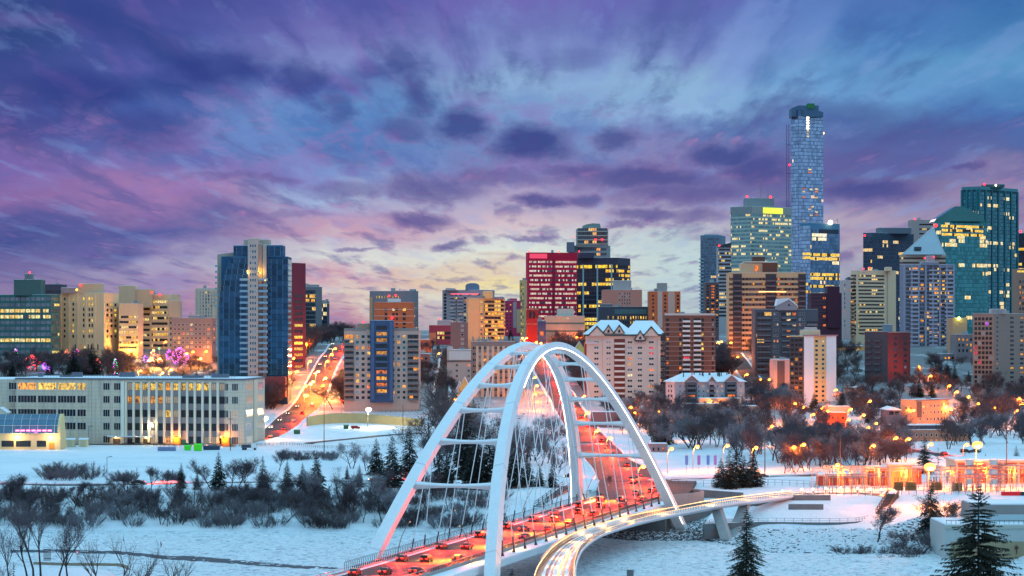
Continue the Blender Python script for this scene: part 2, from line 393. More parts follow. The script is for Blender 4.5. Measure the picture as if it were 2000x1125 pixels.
M['led_gold'] = mat('led_gold', (.9, .8, .6), .4, em=(1, .50, .13), es=3.4, var=0)
M['rubber'] = mat('rubber', (.015, .015, .016), .8)
M['car_glass'] = mat('car_glass', (.012, .014, .018), .06)
M['tail_lens'] = mat('tail_lens', (.3, .01, .01), .3, em=(1, .02, .008), es=7.0, var=0)
M['head_lens'] = mat('head_lens', (.8, .8, .7), .2, em=(1, .80, .48), es=9.0, var=0)
M['sodium'] = mat('sodium', (.9, .5, .2), .3, em=(1, .26, .014), es=3.4, var=0)
M['sodium_yellow'] = mat('sodium_yellow', (.9, .6, .2), .3, em=(1, .50, .06), es=3.6, var=0)
M['warm_white'] = mat('warm_white', (.9, .8, .6), .3, em=(1, .76, .42), es=7.0, var=0)
M['signal_red'] = mat('signal_red', (.5, .02, .02), .3, em=(1, .012, .018), es=7.0, var=0)
M['signal_green'] = mat('signal_green', (.02, .5, .2), .3, em=(.01, 1, .30), es=4.0, var=0)

def point(name, loc, power, col, r=.4, parent=None):
    l = bpy.data.lights.new(name, 'POINT'); l.energy = power; l.color = col; l.shadow_soft_size = r
    o = bpy.data.objects.new(name, l); COL.objects.link(o); o.location = loc
    if parent is not None: o.parent = parent
    return o
# ================================================================ terrain, river, roads
def snow_material():
    m_ = bpy.data.materials.new('snow_ground'); m_.use_nodes = True; t = m_.node_tree; t.nodes.clear(); N = NT(t)
    p = N.n('ShaderNodeBsdfPrincipled'); o = N.n('ShaderNodeOutputMaterial'); t.links.new(p.outputs[0], o.inputs[0])
    P = N.n('ShaderNodeNewGeometry').outputs['Position']; x, y, z = N.sep(P)
    big = N.noise(P, .035, 5.0, .6); med = N.noise(P, .22, 4.0, .65); fine = N.noise(P, 1.3, 3.0, .7)
    grass = N.m('MULTIPLY', N.step(fine, .54, .66), N.step(med, .46, .62))
    grass = N.m('MULTIPLY', grass, N.step(big, .40, .60))
    c = N.mix(N.m('MULTIPLY', N.step(big, .3, .7), .5), (.84, .86, .88), (.62, .69, .78))
    c = N.mix(N.m('MULTIPLY', grass, .75), c, (.22, .19, .15))
    # upper town is streets, yards and trampled snow rather than open snow
    up = N.m('MULTIPLY', N.step(y, 1280, 1600), N.step(N.noise(P, .03, 4.0, .7), .32, .47))
    c = N.mix(N.m('MULTIPLY', up, .85), c, (.085, .065, .065))
    N.put(p.inputs['Base Color'], c); p.inputs['Roughness'].default_value = .75
    b = N.n('ShaderNodeBump'); b.inputs['Distance'].default_value = 1.0
    N.put(b.inputs['Height'], N.m('ADD', med, N.m('MULTIPLY', fine, .3))); N.put(p.inputs['Normal'], b.outputs[0])
    return m_
def rock_material():
    m_ = bpy.data.materials.new('riprap'); m_.use_nodes = True; t = m_.node_tree; t.nodes.clear(); N = NT(t)
    p = N.n('ShaderNodeBsdfPrincipled'); o = N.n('ShaderNodeOutputMaterial'); t.links.new(p.outputs[0], o.inputs[0])
    P = N.n('ShaderNodeNewGeometry').outputs['Position']; nz = N.sep(N.n('ShaderNodeNewGeometry').outputs['Normal'])[2]
    sx = N.m('MULTIPLY', N.step(N.sep(P)[0], 52, 74), .42)
    c = N.mix(N.step(N.m('ADD', nz, sx), .60, .90), (.05, .052, .062), (.80, .83, .87)); c = N.mix(N.m('MULTIPLY', N.noise(P, .8, 4.0, .6), .25), c, (.06, .06, .07))
    N.put(p.inputs['Base Color'], c); p.inputs['Roughness'].default_value = .85
    return m_
def ice_material():
    m_ = bpy.data.materials.new('river_ice'); m_.use_nodes = True; t = m_.node_tree; t.nodes.clear(); N = NT(t)
    p = N.n('ShaderNodeBsdfPrincipled'); o = N.n('ShaderNodeOutputMaterial'); t.links.new(p.outputs[0], o.inputs[0])
    P = N.n('ShaderNodeNewGeometry').outputs['Position']
    Pw = N.v('ADD', P, N.v('SCALE', N.noise(P, .12, 3.0, .6, col=True), scale=6.0))
    a = N.noise(N.v('MULTIPLY', Pw, (.55, .28, 1)), 1.0, 5.0, .68); b_ = N.noise(N.v('MULTIPLY', Pw, (.1, .05, 1)), 1.0, 4.0, .6); f = N.noise(P, 2.1, 3.0, .7)
    rg = N.step(a, .52, .36)
    c = N.mix(N.m('MULTIPLY', rg, N.m('MULTIPLY_ADD', N.step(b_, .35, .62), .75, .25)), (.80, .85, .88), (.22, .30, .37))
    c = N.mix(N.m('MULTIPLY', N.step(f, .55, .70), .5), c, (.40, .47, .54))
    N.put(p.inputs['Base Color'], c); p.inputs['Roughness'].default_value = .6
    bm = N.n('ShaderNodeBump'); bm.inputs['Distance'].default_value = 1.1
    N.put(bm.inputs['Height'], N.m('ADD', a, N.m('MULTIPLY', f, .22))); N.put(p.inputs['Normal'], bm.outputs[0])
    return m_
M['snow'] = snow_material(); M['riprap'] = rock_material(); M['ice'] = ice_material()
M['open_water'] = mat('open_water', (.030, .075, .100), .55, 0, var=.2, vs=.05, bump=.05, bs=.8, spec=.04, world=True)

def terrain():
    ys = [-60, 0, 60, 120, 180, 240, 300, 360, 410, 450, 490, 520, 545]
    y = 560.0
    while y < 1000: ys.append(y); y += 5 if y > 620 else 4
    while y < 2000: ys.append(y); y += 10
    ys += [2030, 2080, 2150, 2250, 2400, 2700, 3200, 4000, 6000, 10000, 20000, 45000, 80000]
    nu = 190; vs = []; fs = []
    for yv in ys:
        for i in range(nu + 1):
            u = -.42 + .84 * i / nu
            X = u * (yv + 600) if yv < 5000 else u * (yv + 600) * 1.6
            vs.append((X, yv, G(X, yv)))
    for j in range(len(ys) - 1):
        for i in range(nu):
            a = j * (nu + 1) + i; fs.append((a, a + 1, a + nu + 2, a + nu + 1))
    b = MB(); b.add(vs, fs); o = b.build('ground', M['snow'], smooth=True); tag(o, kind='structure')
terrain()
b = MB(); b.add([(-420, 560, 0), (420, 560, 0), (420, 850, 0), (-420, 850, 0)], [(0, 1, 2, 3)])
tag(b.build('river_ice', M['ice']), kind='structure')

def ice_ridge():
    """broken slabs pushed up on the frozen river: low real relief"""
    b = MB()
    for k in range(2600):
        Y = U(640, 815); X = U(-.205, .205) * Y
        if Y > shore(X) - 2: continue
        s_ = U(.25, 1.0) * (1.6 if RND() < .08 else 1); h = U(.05, .28) * (1.5 if RND() < .1 else 1); a = U(0, pi)
        t_ = U(-.15, .15)
        pts = [(X + s_ * cos(a + q) * U(.7, 1.1), Y + s_ * sin(a + q) * U(.7, 1.1)) for q in (0, 1.4, 2.9, 4.4)]
        b.prism(pts, -.1, [h + t_ * q for q in (0, 1, .5, -.3)])
    return b
tag(ice_ridge().build('ice_rubble', M['snow_cap']), kind='stuff')
# strip of open water in the ice, left
def channel():
    top = [(20, 1074.5), (110, 1073.5), (231, 1077), (318, 1085), (400, 1088), (500, 1098), (600, 1106), (660, 1109)]
    bot = [(660, 1111), (600, 1111), (500, 1104.5), (400, 1097), (318, 1092), (231, 1082.5), (110, 1079), (20, 1079)]
    def pt(px, py): Y = F * CH / (py - HY); return ((px - 1000) / F * Y, Y, .06)
    t_ = [pt(*q) for q in top]; q_ = [pt(*q) for q in reversed(bot)]
    def fine(L):
        o = []
        for (a, c) in zip(L, L[1:]):
            for k in range(8): o.append(Vector(a).lerp(Vector(c), k / 8))
        return o + [Vector(L[-1])]
    t_, q_ = fine(t_), fine(q_); b = MB()
    for i, v in enumerate(t_): v.y += U(-1.2, 1.2)
    for i, v in enumerate(q_): v.y += U(-1.2, 1.2)
    n = len(t_); b.add(t_ + q_, [(n + i, n + i + 1, i + 1, i) for i in range(n - 1)])
    tag(b.build('river_water', M['open_water']), kind='structure')
channel()

def ribbon(pts, w, dz=.16, step=6.0, ground=True):
    """resampled strip; pts (x, y[, z]); w a width or a list of widths"""
    P = [Vector(p) for p in pts]; res = []; W = []
    for i in range(len(P) - 1):
        a, c = P[i], P[i + 1]; n = max(1, int((c - a).length / step))
        # Catmull-Rom
        p0 = P[max(i - 1, 0)]; p3 = P[min(i + 2, len(P) - 1)]
        for k in range(n):
            t = k / n
            q = .5 * ((2 * a) + (c - p0) * t + (2 * p0 - 5 * a + 4 * c - p3) * t * t + (3 * a - p0 - 3 * c + p3) * t ** 3)
            res.append(q); W.append(w if not isinstance(w, (list, tuple)) else w[i] + (w[i + 1] - w[i]) * t)
    res.append(P[-1]); W.append(w if not isinstance(w, (list, tuple)) else w[-1])
    out = []
    for i, q in enumerate(res):
        t = (res[min(i + 1, len(res) - 1)] - res[max(i - 1, 0)]); t.z = 0; t.normalize()
        out.append((q, t, Vector((t.y, -t.x, 0)), W[i]))
    return out
def road(name, pts, w, m_, dz=.16, snowbank=True, nacross=4):
    rb = ribbon([Vector((p[0], p[1], 0)) for p in pts], w); b = MB(); vs = []; fs = []
    for q, t, n, ww in rb:
        for k in range(nacross + 1):
            p = q + n * ww * (k / nacross - .5); vs.append((p.x, p.y, G(p.x, p.y) + dz))
    K = nacross + 1
    for i in range(len(rb) - 1):
        for k in range(nacross): a = i * K + k; fs.append((a, a + 1, a + K + 1, a + K))
    b.add(vs, fs); tag(b.build(name, m_), kind='structure')
    if snowbank:
        c = MB(); R_ = [[], []]
        for i, (q, t, n, ww) in enumerate(rb):
            for s_ in (0, 1):
                sg = 1 if s_ else -1; h = U(.3, .75); bw = U(.7, 1.3)
                a = q + n * sg * (ww / 2 + .1)
                ring = []
                for off, zz in ((0, -.2), (.25, h * .8), (bw * .6, h), (bw * 1.5, -.2)):
                    p = a + n * sg * off; ring.append((p.x, p.y, G(p.x, p.y) + dz + zz))
                R_[s_].append(ring)
        for r in R_: c.sweep(r)
        tag(c.build('snow_bank', M['snow_cap']), kind='structure')
    return rb
def pp(L): return [at(*q) for q in L]
R_RIVER = road('river_road', pp([(-260, 944), (-60, 946.5), (60, 948.5), (200, 948.5), (420, 945), (660, 942.5), (880, 939), (1060, 936), (1150, 935)]), 11, M['asphalt'])
R_EAST = road('flats_road', pp([(1290, 940), (1350, 937.5), (1450, 934.5), (1560, 931.5), (1700, 924), (1900, 918), (2150, 912)]), 10, M['asphalt'])
R_HILL = road('hill_street', pp([(430, 872), (500, 860), (545, 838), (575, 812), (603, 787), (616, 762), (630, 730), (640, 710), (650, 695), (657, 684), (663, 673)]), [13, 13, 14, 15, 15, 14, 13, 13, 13, 12, 10], M['asphalt'])
R_RISE = road('rising_road', pp([(1236, 938), (1210, 915), (1182, 893), (1162, 868), (1143, 845), (1125, 820), (1104, 785), (1085, 755), (1070, 730), (1056, 705), (1044, 686), (1036, 668)]), [24, 20, 17, 16, 15, 15, 14, 14, 14, 14, 13, 12], M['asphalt'])
R_EASTHILL = road('east_hill_road', pp([(1990, 935), (1880, 900), (1800, 884), (1720, 872), (1662, 850), (1640, 828), (1600, 808), (1550, 792), (1510, 772), (1470, 742), (1448, 712), (1432, 690)]), 10, M['asphalt'])
road('legislature_road', pp([(330, 742), (372, 722), (400, 708), (440, 700)]), 12, M['asphalt'], snowbank=False)
road('side_lane', pp([(862, 782), (864, 752), (868, 728), (872, 702), (876, 684)]), 7, M['asphalt'])
road('parking_lot', pp([(110, 866), (260, 868), (430, 868)]), 12, M['asphalt'], snowbank=False)
road('park_path', pp([(600, 868), (680, 858), (760, 850), (840, 846)]), 5, M['asphalt'], snowbank=False)

# stones of the embankment below the terrace wall
def riprap():
    b = MB(); n = 0
    while n < 7600:
        X = U(20, 120) ; sh = shore(X); d = U(-2, 43) ; Y = sh + d
        n += 1
        r = U(.35, 1.0); z = G(X, Y) + r * .1; a = U(0, 6)
        k = 5; pts = [(X + r * cos(a + i * 2 * pi / k) * U(.75, 1.15), Y + r * .8 * sin(a + i * 2 * pi / k) * U(.75, 1.15)) for i in range(k)]
        t = [(X + (p[0] - X) * .5, Y + (p[1] - Y) * .5, z + r * U(.45, .75)) for p in pts]
        vs = [(p[0], p[1], z - .3) for p in pts] + [(X + (p[0] - X) * .95, Y + (p[1] - Y) * .95, z + r * .28) for p in pts] + t
        b.add(vs, [(i, (i + 1) % k, k + (i + 1) % k, k + i) for i in range(k)] + [(k + i, k + (i + 1) % k, 2 * k + (i + 1) % k, 2 * k + i) for i in range(k)] + [tuple(range(2 * k, 3 * k))])
    tag(b.build('riprap_stones', M['riprap']), kind='stuff')
riprap()

# ================================================================ the arch bridge
BX, BY, TH = 7.70, 705.1, .2737
D = Vector((sin(TH), cos(TH), 0)); NL = Vector((cos(TH), -sin(TH), 0)); UP = Vector((0, 0, 1))
def dk(s): return 8.4 + (s + 70) * .0092          # deck level along the bridge
def bp(s, w, z): return Vector((BX, BY, 0)) + D * s + NL * w + UP * z
def arch_c(s, sg):
    k = 1 - (s / 103) ** 2
    return bp(s, sg * (16.08 + (3.34 - 16.08) * k), 2 + 55.46 * k)
bridge = thing('arch_bridge', 'white twin arch bridge with hangers carrying the road over the frozen river', 'bridge')
def rel_ring(c, t, wv, a, h):
    nv = wv.cross(t).normalized()
    if nv.z < 0: nv = -nv
    return [c - wv * a + nv * h, c + wv * a + nv * h, c + wv * a - nv * h, c - wv * a - nv * h], nv
M['arch_led'] = M['led']
for sg in (-1, 1):
    rings = []; led = []; n = 120; bands = []
    for i in range(n + 1):
        s_ = -106 + 212 * i / n
        c = arch_c(s_, sg); t = (arch_c(s_ + .5, sg) - arch_c(s_ - .5, sg)).normalized()
        # lateral axis lies in the leaning plane's normal direction
        lean = (arch_c(0, sg) - arch_c(60, sg)); 
        pl = D.cross((arch_c(0, sg) - (arch_c(103, sg) + arch_c(-103, sg)) / 2).normalized()).normalized()
        if pl.dot(NL) < 0: pl = -pl
        q = abs(s_) / 103; a = 1.08 + .30 * q; h = .86 + .75 * q ** 1.5
        r, nv = rel_ring(c, t, pl, a, h); rings.append(r)
        if -44 < s_ < 101:
            e = c + pl * sg * (a + .05) - nv * (h + .05)
            led.append([e + pl * x_ * .055 + nv * y_ * .055 for x_, y_ in ((-1, -1), (1, -1), (1, 1), (-1, 1))])
        if i % 12 == 6:
            r2, _ = rel_ring(c, t, pl, a + .03, h + .03); r3 = [p + t * .35 for p in r2]
            bands.append([r2, r3])
    A = MB().sweep(rings).build('arch', M['white_steel'], bridge)
    for q in bands: MB().sweep(q).build('splice_band', M['seam'], A)
    MB().sweep(led).build('light_strip', M['led'], A)
# cross struts, waisted in the middle
for s_ in (-79, -66, -54.5, -43, -31.5, -19, 19, 31.5, 43, 54.5, 66, 79):
    cl, cr = arch_c(s_, -1), arch_c(s_, 1); t = (arch_c(s_ + .5, 1) - arch_c(s_ - .5, 1)); t -= NL * t.dot(NL); t.normalize()
    up = NL.cross(t).normalized()
    if up.z < 0: up = -up
    rings = []
    for i in range(17):
        f = i / 16; e = (2 * f - 1) ** 2; c = cl.lerp(cr, f); hh = .27 + .68 * e; tt = .42 + .22 * e
        rings.append([c - t * tt + up * hh, c + t * tt + up * hh, c + t * tt - up * hh, c - t * tt - up * hh])
    so = MB().sweep(rings).build('cross_strut', M['white_steel'], bridge)
    MB().sweep([[r[0] + t * .12 + up * .003, r[1] - t * .12 + up * .003, r[1] - t * .25 + up * .16, r[0] + t * .25 + up * .16] for r in rings[1:-1]]).build('ledge_snow', M['snow_cap'], so)
# hangers
k = 0
for sg in (-1, 1):
    for i in range(18):
        sa = -77 + 10 * i
        stp = (i // 2) * 20 - 72 + (1.2 if i % 2 else -1.2)
        stp *= .95
        c = arch_c(stp, sg); b0 = bp(sa, sg * 11.3, dk(sa) + .35)
        if c.z < b0.z + 4: continue
        dd = (c - b0); top = b0 + dd * ((dd.length - .9) / dd.length); sl = b0 + dd.normalized() * 3.4
        h = MB().tube(sl, top, .115, n=5).build('hanger', M['white_steel'], bridge)
        q = MB().tube(b0, sl, .17, n=6)
        q.tube(b0 - UP * .35, b0 + UP * .5, .45, .2, 6)
        q.build('hanger_sleeve', M['dark_steel'], h)
# deck as swept cross sections along the bridge
SS = [-330 + 5 * i for i in range(90)]
SS = [s for s in SS if s <= 113]
def curve_w(s):          # approach swings a little to the west in front of the near abutment
    return -.0012 * max(0, -95 - s) ** 2 * .3
def dsec(prof, name, m_, par=None, s0=-330, s1=113):
    rings = []
    for s in SS:
        if s < s0 or s > s1: continue
        rings.append([bp(s, w + curve_w(s), dk(s) + z) for w, z in prof])
    return MB().sweep(rings).build(name, m_, par if par is not None else bridge)
dsec([(-10.9, 0), (-10.9, -.5), (7.1, -.5), (7.1, 0)], 'road_deck', M['asphalt'])
gird = dsec([(7.5, -.62), (7.5, -1.0), (-12.9, -1.0), (-12.9, -.1), (-13.4, -.1), (-13.4, -1.6), (-11, -2.7), (9.5, -2.7), (12.2, -2.1), (12.2, -.62)], 'girder', M['white_steel'])
dsec([(7.6, -.6), (12.0, -.6), (12.0, -.42), (11.4, -.36), (7.6, -.40)], 'ledge_snow', M['snow_cap'], gird)
dsec([(-10.95, -.3), (-10.95, .12), (-10.3, .06), (-10.05, .02), (-10.05, -.3)], 'gutter_snow', M['snow_cap'], gird)
dsec([(7.15, -1.0), (7.15, .38), (7.42, .38), (7.42, -1.0)], 'parapet', M['concrete'])
dsec([(-11.4, -1.0), (-11.4, .5), (-11.0, .5), (-11.0, -1.0)], 'parapet', M['concrete'])
dsec([(-12.9, -.3), (-12.9, .02), (-11.45, .02), (-11.45, -.3)], 'walkway', M['snow_cap'])
dsec([(7.2, 1.10), (7.2, 1.22), (7.36, 1.22), (7.36, 1.10)], 'handrail', M['concrete'])
dsec([(-11.26, 1.0), (-11.26, 1.12), (-11.12, 1.12), (-11.12, 1.0)], 'handrail', M['concrete'])
r1 = MB(); r2 = MB(); r3 = MB()
s = -120.0
while s < 113:
    for w, b in ((7.28, r1), (-11.19, r2)):
        p = bp(s, w, dk(s) + .35); b.box(p.x - .09, p.x + .09, p.y - .09, p.y + .09, p.z, p.z + .8, rz=-TH)
    if int(s / 1.3) % 1 == 0:
        q = [bp(s, -13.05 - x_, dk(s) + z_) for x_, z_ in ((0, -.1), (.05, 1.2), (.0, 1.8), (-.35, 2.25))]
        r3.path(q, .075, 4)
    s += 1.3
r1.build('railing_picket', M['dark_steel'], bridge)['kind'] = 'stuff'; r2.build('railing_picket', M['dark_steel'], bridge)['kind'] = 'stuff'
tag(r3.build('curved_railing', M['dark_steel'], bridge))
# lane markings, thrust blocks
lm = MB()
for w in (-4.9, 1.1):
    s = -130.0
    while s < 108:
        a = [bp(q, w + x_ + curve_w(q), dk(q) + .008) for q, x_ in ((s, -.07), (s, .07), (s + 3, .07), (s + 3, -.07))]
        lm.add(a, [(0, 1, 2, 3)]); s += 9
lm.build('lane_marking', mat('road_paint', (.55, .55, .52), .6), bridge)
for sg in (-1, 1):
    for e in (-1, 1):
        c = arch_c(e * 101, sg); b = MB(); q = [c + D * x_ + NL * y_ for x_, y_ in ((-3.4, -2.6), (3.4, -2.6), (3.4, 2.6), (-3.4, 2.6))]
        b.prism([(p.x, p.y) for p in q][::-1], -1.0, 1.7); b.build('thrust_block', M['concrete'], bridge)
# north abutment and the fan of the intersection
b = MB(); P = [bp(s_, w, 0) for s_, w in ((96, -14), (96, 12.5), (112, 13.5), (135, 24), (150, 22), (150, -14))]
b.prism([(p.x, p.y) for p in P][::-1], 0, dk(100) - 2.75); b.build('abutment', M['dark_concrete'], bridge)
b = MB(); P = [bp(s_, w, 0) for s_, w in ((110, -10.9), (110, 7.2), (118, 8.0), (126, 9.5), (140, 10), (160, 7), (212, -2), (212, -36), (150, -22), (128, -14))]
gz = dk(112)
b.prism([(p.x, p.y) for p in P][::-1], 6.5, [gz + .0] * 6 + [G(P[3].x, P[3].y) * 0 + 10.2, 10.2, 10.2, gz]); o = b.build('intersection_road', M['asphalt']); tag(o, kind='structure')
# kerb wall curling round the east side of the intersection
for w_, nm in ((1, 'retaining_wall'),):
    path = [bp(s_, w, 0) for s_, w in ((108, 7.6), (115, 8.3), (122, 10), (129, 12.5), (135, 14.5), (141, 14.6), (147, 12.4))]
    rb = ribbon(path, 1, step=2.0); rings = [[q + n * x_ + UP * (gz + z_) for x_, z_ in ((0, -2.6), (.5, -2.6), (.5, 1.0), (0, 1.0))] for q, t, n, ww in rb]
    o = MB().sweep(rings).build('retaining_wall', M['concrete']); tag(o, 'pale concrete wall curling round the intersection at the bridge end', 'wall')

# lamp standards leaning over the roadway
M['pole'] = mat('pole', (.28, .27, .26), .5, .4)
def spot(loc, power, col, ang, parent=None, target=None):
    l = bpy.data.lights.new('lamp_light', 'SPOT'); l.energy = power; l.color = col; l.spot_size = ang; l.spot_blend = .9; l.shadow_soft_size = .35
    o = bpy.data.objects.new('lamp_light', l); COL.objects.link(o); o.location = loc
    if parent is not None: o.parent = parent
    return o
BRL = [-92, -55.5, -19, 17.5, 54, 90]
for j, s_ in enumerate(BRL):
    for sg, w0 in ((1, 8.2), (-1, -12.6)):
        base = bp(s_ + (0 if sg > 0 else 9), w0, dk(s_) - .3)
        side = 'river' if sg < 0 else 'footbridge'
        if sg > 0 and s_ > 60: continue
        o = thing('bridge_lamp', '', 'street lamp', base, 0)
        m_ = MB(); pts = []
        for i in range(9):
            f = i / 8; x_ = -sg * (2.9 * f ** 2.2); pts.append(NL * x_ + UP * (8.6 * f))
        m_.path(pts, [.14 - .07 * i / 8 for i in range(9)], 5); m_.build('pole', M['pole'], o)
        hd = MB(); e = pts[-1]
        hd.box(e.x - .16, e.x + .16, e.y - .45, e.y + .45, e.z - .08, e.z + .06, 0); hd.box(e.x - .12, e.x + .12, e.y - .38, e.y + .38, e.z - .14, e.z - .085, 1)
        hd.build('lamp_head', [M['pole'], M['sodium_yellow']], o)
        o['label'] = 'thin curved lamp standard on the %s side of the bridge deck, number %d counting away from the near end' % (side, j + 1)
        o['label'] = ['first', 'second', 'third', 'fourth', 'fifth', 'sixth'][j] + ' curved lamp standard along the %s side of the bridge deck' % ('west' if sg < 0 else 'east')
        o['group'] = 'curved lamp standards on the bridge deck'
        if sg > 0 or s_ > 60: spot(e + (NL * -sg * 3.0) + UP * -.3, 60000, (1, .44, .03), radians(112), o)
# ================================================================ buildings
_wall = {}
def W(r, g, b, rough=.85, streak=True):
    """wall material whose daylight look is about the given sRGB colour"""
    k = (r, g, b, rough)
    if k not in _wall:
        c = lin((r, g, b)); c = tuple(min(.82, v / q) for v, q in zip(c, (.72, .76, .86)))
        _wall[k] = mat('wall_paint', c, rough, var=.12, vs=.12, streak=streak)
    return _wall[k]
DARKGL = (.016, .020, .028)
PANE = {
    'dark': mat('pane_dark', DARKGL, .08, var=.3, vs=.7),
    'blue': mat('pane_blue', (.10, .15, .19), .1, .5, var=.25, vs=.5),
    'pale': mat('pane_pale', (.30, .36, .42), .2, .2, var=.3, vs=.5),
    'teal': mat('pane_teal', (.06, .17, .19), .12, .5, var=.3, vs=.5),
    'brown': mat('pane_brown', (.035, .022, .022), .1, var=.3, vs=.7),
    'yellow': window_mat('pane_yellow', (1, .60, .09), 1.45),
    'amber': window_mat('pane_amber', (1, .40, .05), 1.35),
    'orange': window_mat('pane_orange', (1, .22, .03), 1.3),
    'cream': window_mat('pane_cream', (1, .76, .40), 1.3),
    'white': window_mat('pane_white', (.95, .90, .95), 1.0),
    'red': window_mat('pane_red', (1, .05, .10), 1.0),
    'purple': window_mat('pane_purple', (.7, .1, 1), 1.1),
    'blind': window_mat('pane_blind', (1, .66, .36), .42, glass=(.3, .26, .2), cell=2.5),
}
FRAME = {'w': W(205, 205, 210), 'd': W(50, 52, 60), 'b': W(165, 150, 130), 't': W(70, 110, 115)}
SNOWR = M['snow_cap']
UNIT = W(120, 125, 135)
_wm = {}
def wmesh(w, h, fr, pane, mull=0):
    k = (round(w, 2), round(h, 2), fr, pane, mull)
    if k not in _wm: _wm[k] = window_mb(MB(), w, h, mull).mesh('window', [FRAME[fr], PANE[pane]])
    return _wm[k]
def window_mb(b, w, h, mull=0, M4=None):
    f = min(.08, w * .08); a, c = w / 2, h / 2
    vs = [(-a, 0, -c), (a, 0, -c), (a, 0, c), (-a, 0, c), (-a, -.09, -c), (a, -.09, -c), (a, -.09, c), (-a, -.09, c),
          (-a + f, -.09, -c + f), (a - f, -.09, -c + f), (a - f, -.09, c - f), (-a + f, -.09, c - f), (-a + f, -.02, -c + f), (a - f, -.02, -c + f), (a - f, -.02, c - f), (-a + f, -.02, c - f)]
    bars = []
    for i in range(mull):
        x = -a + (i + 1) * w / (mull + 1); bars.append((x - .055, x + .055))
    if M4 is not None: vs = [M4 @ Vector(v) for v in vs]
    b.add(vs, [(i, (i + 1) % 4, 4 + (i + 1) % 4, 4 + i) for i in range(4)] + [(4 + i, 4 + (i + 1) % 4, 8 + (i + 1) % 4, 8 + i) for i in range(4)] + [(8 + i, 8 + (i + 1) % 4, 12 + (i + 1) % 4, 12 + i) for i in range(4)], 0)
    b.add(vs, [(12, 13, 14, 15)], 1)
    for x0, x1 in bars:
        q = [(x0, -.075, -c + f), (x1, -.075, -c + f), (x1, -.075, c - f), (x0, -.075, c - f)]
        if M4 is not None: q = [M4 @ Vector(v) for v in q]
        b.add(q, [(0, 1, 2, 3)], 0)
    return b
def pick(pal):
    t = RND() * sum(p for _, p in pal)
    for k, p in pal:
        t -= p
        if t <= 0: return k
    return pal[-1][0]
NIGHT = [('dark', .74), ('amber', .08), ('orange', .05), ('yellow', .05), ('cream', .03), ('blue', .05)]
RESID = [('dark', .55), ('blue', .16), ('pale', .07), ('amber', .07), ('orange', .07), ('yellow', .04), ('cream', .04)]
BL = []
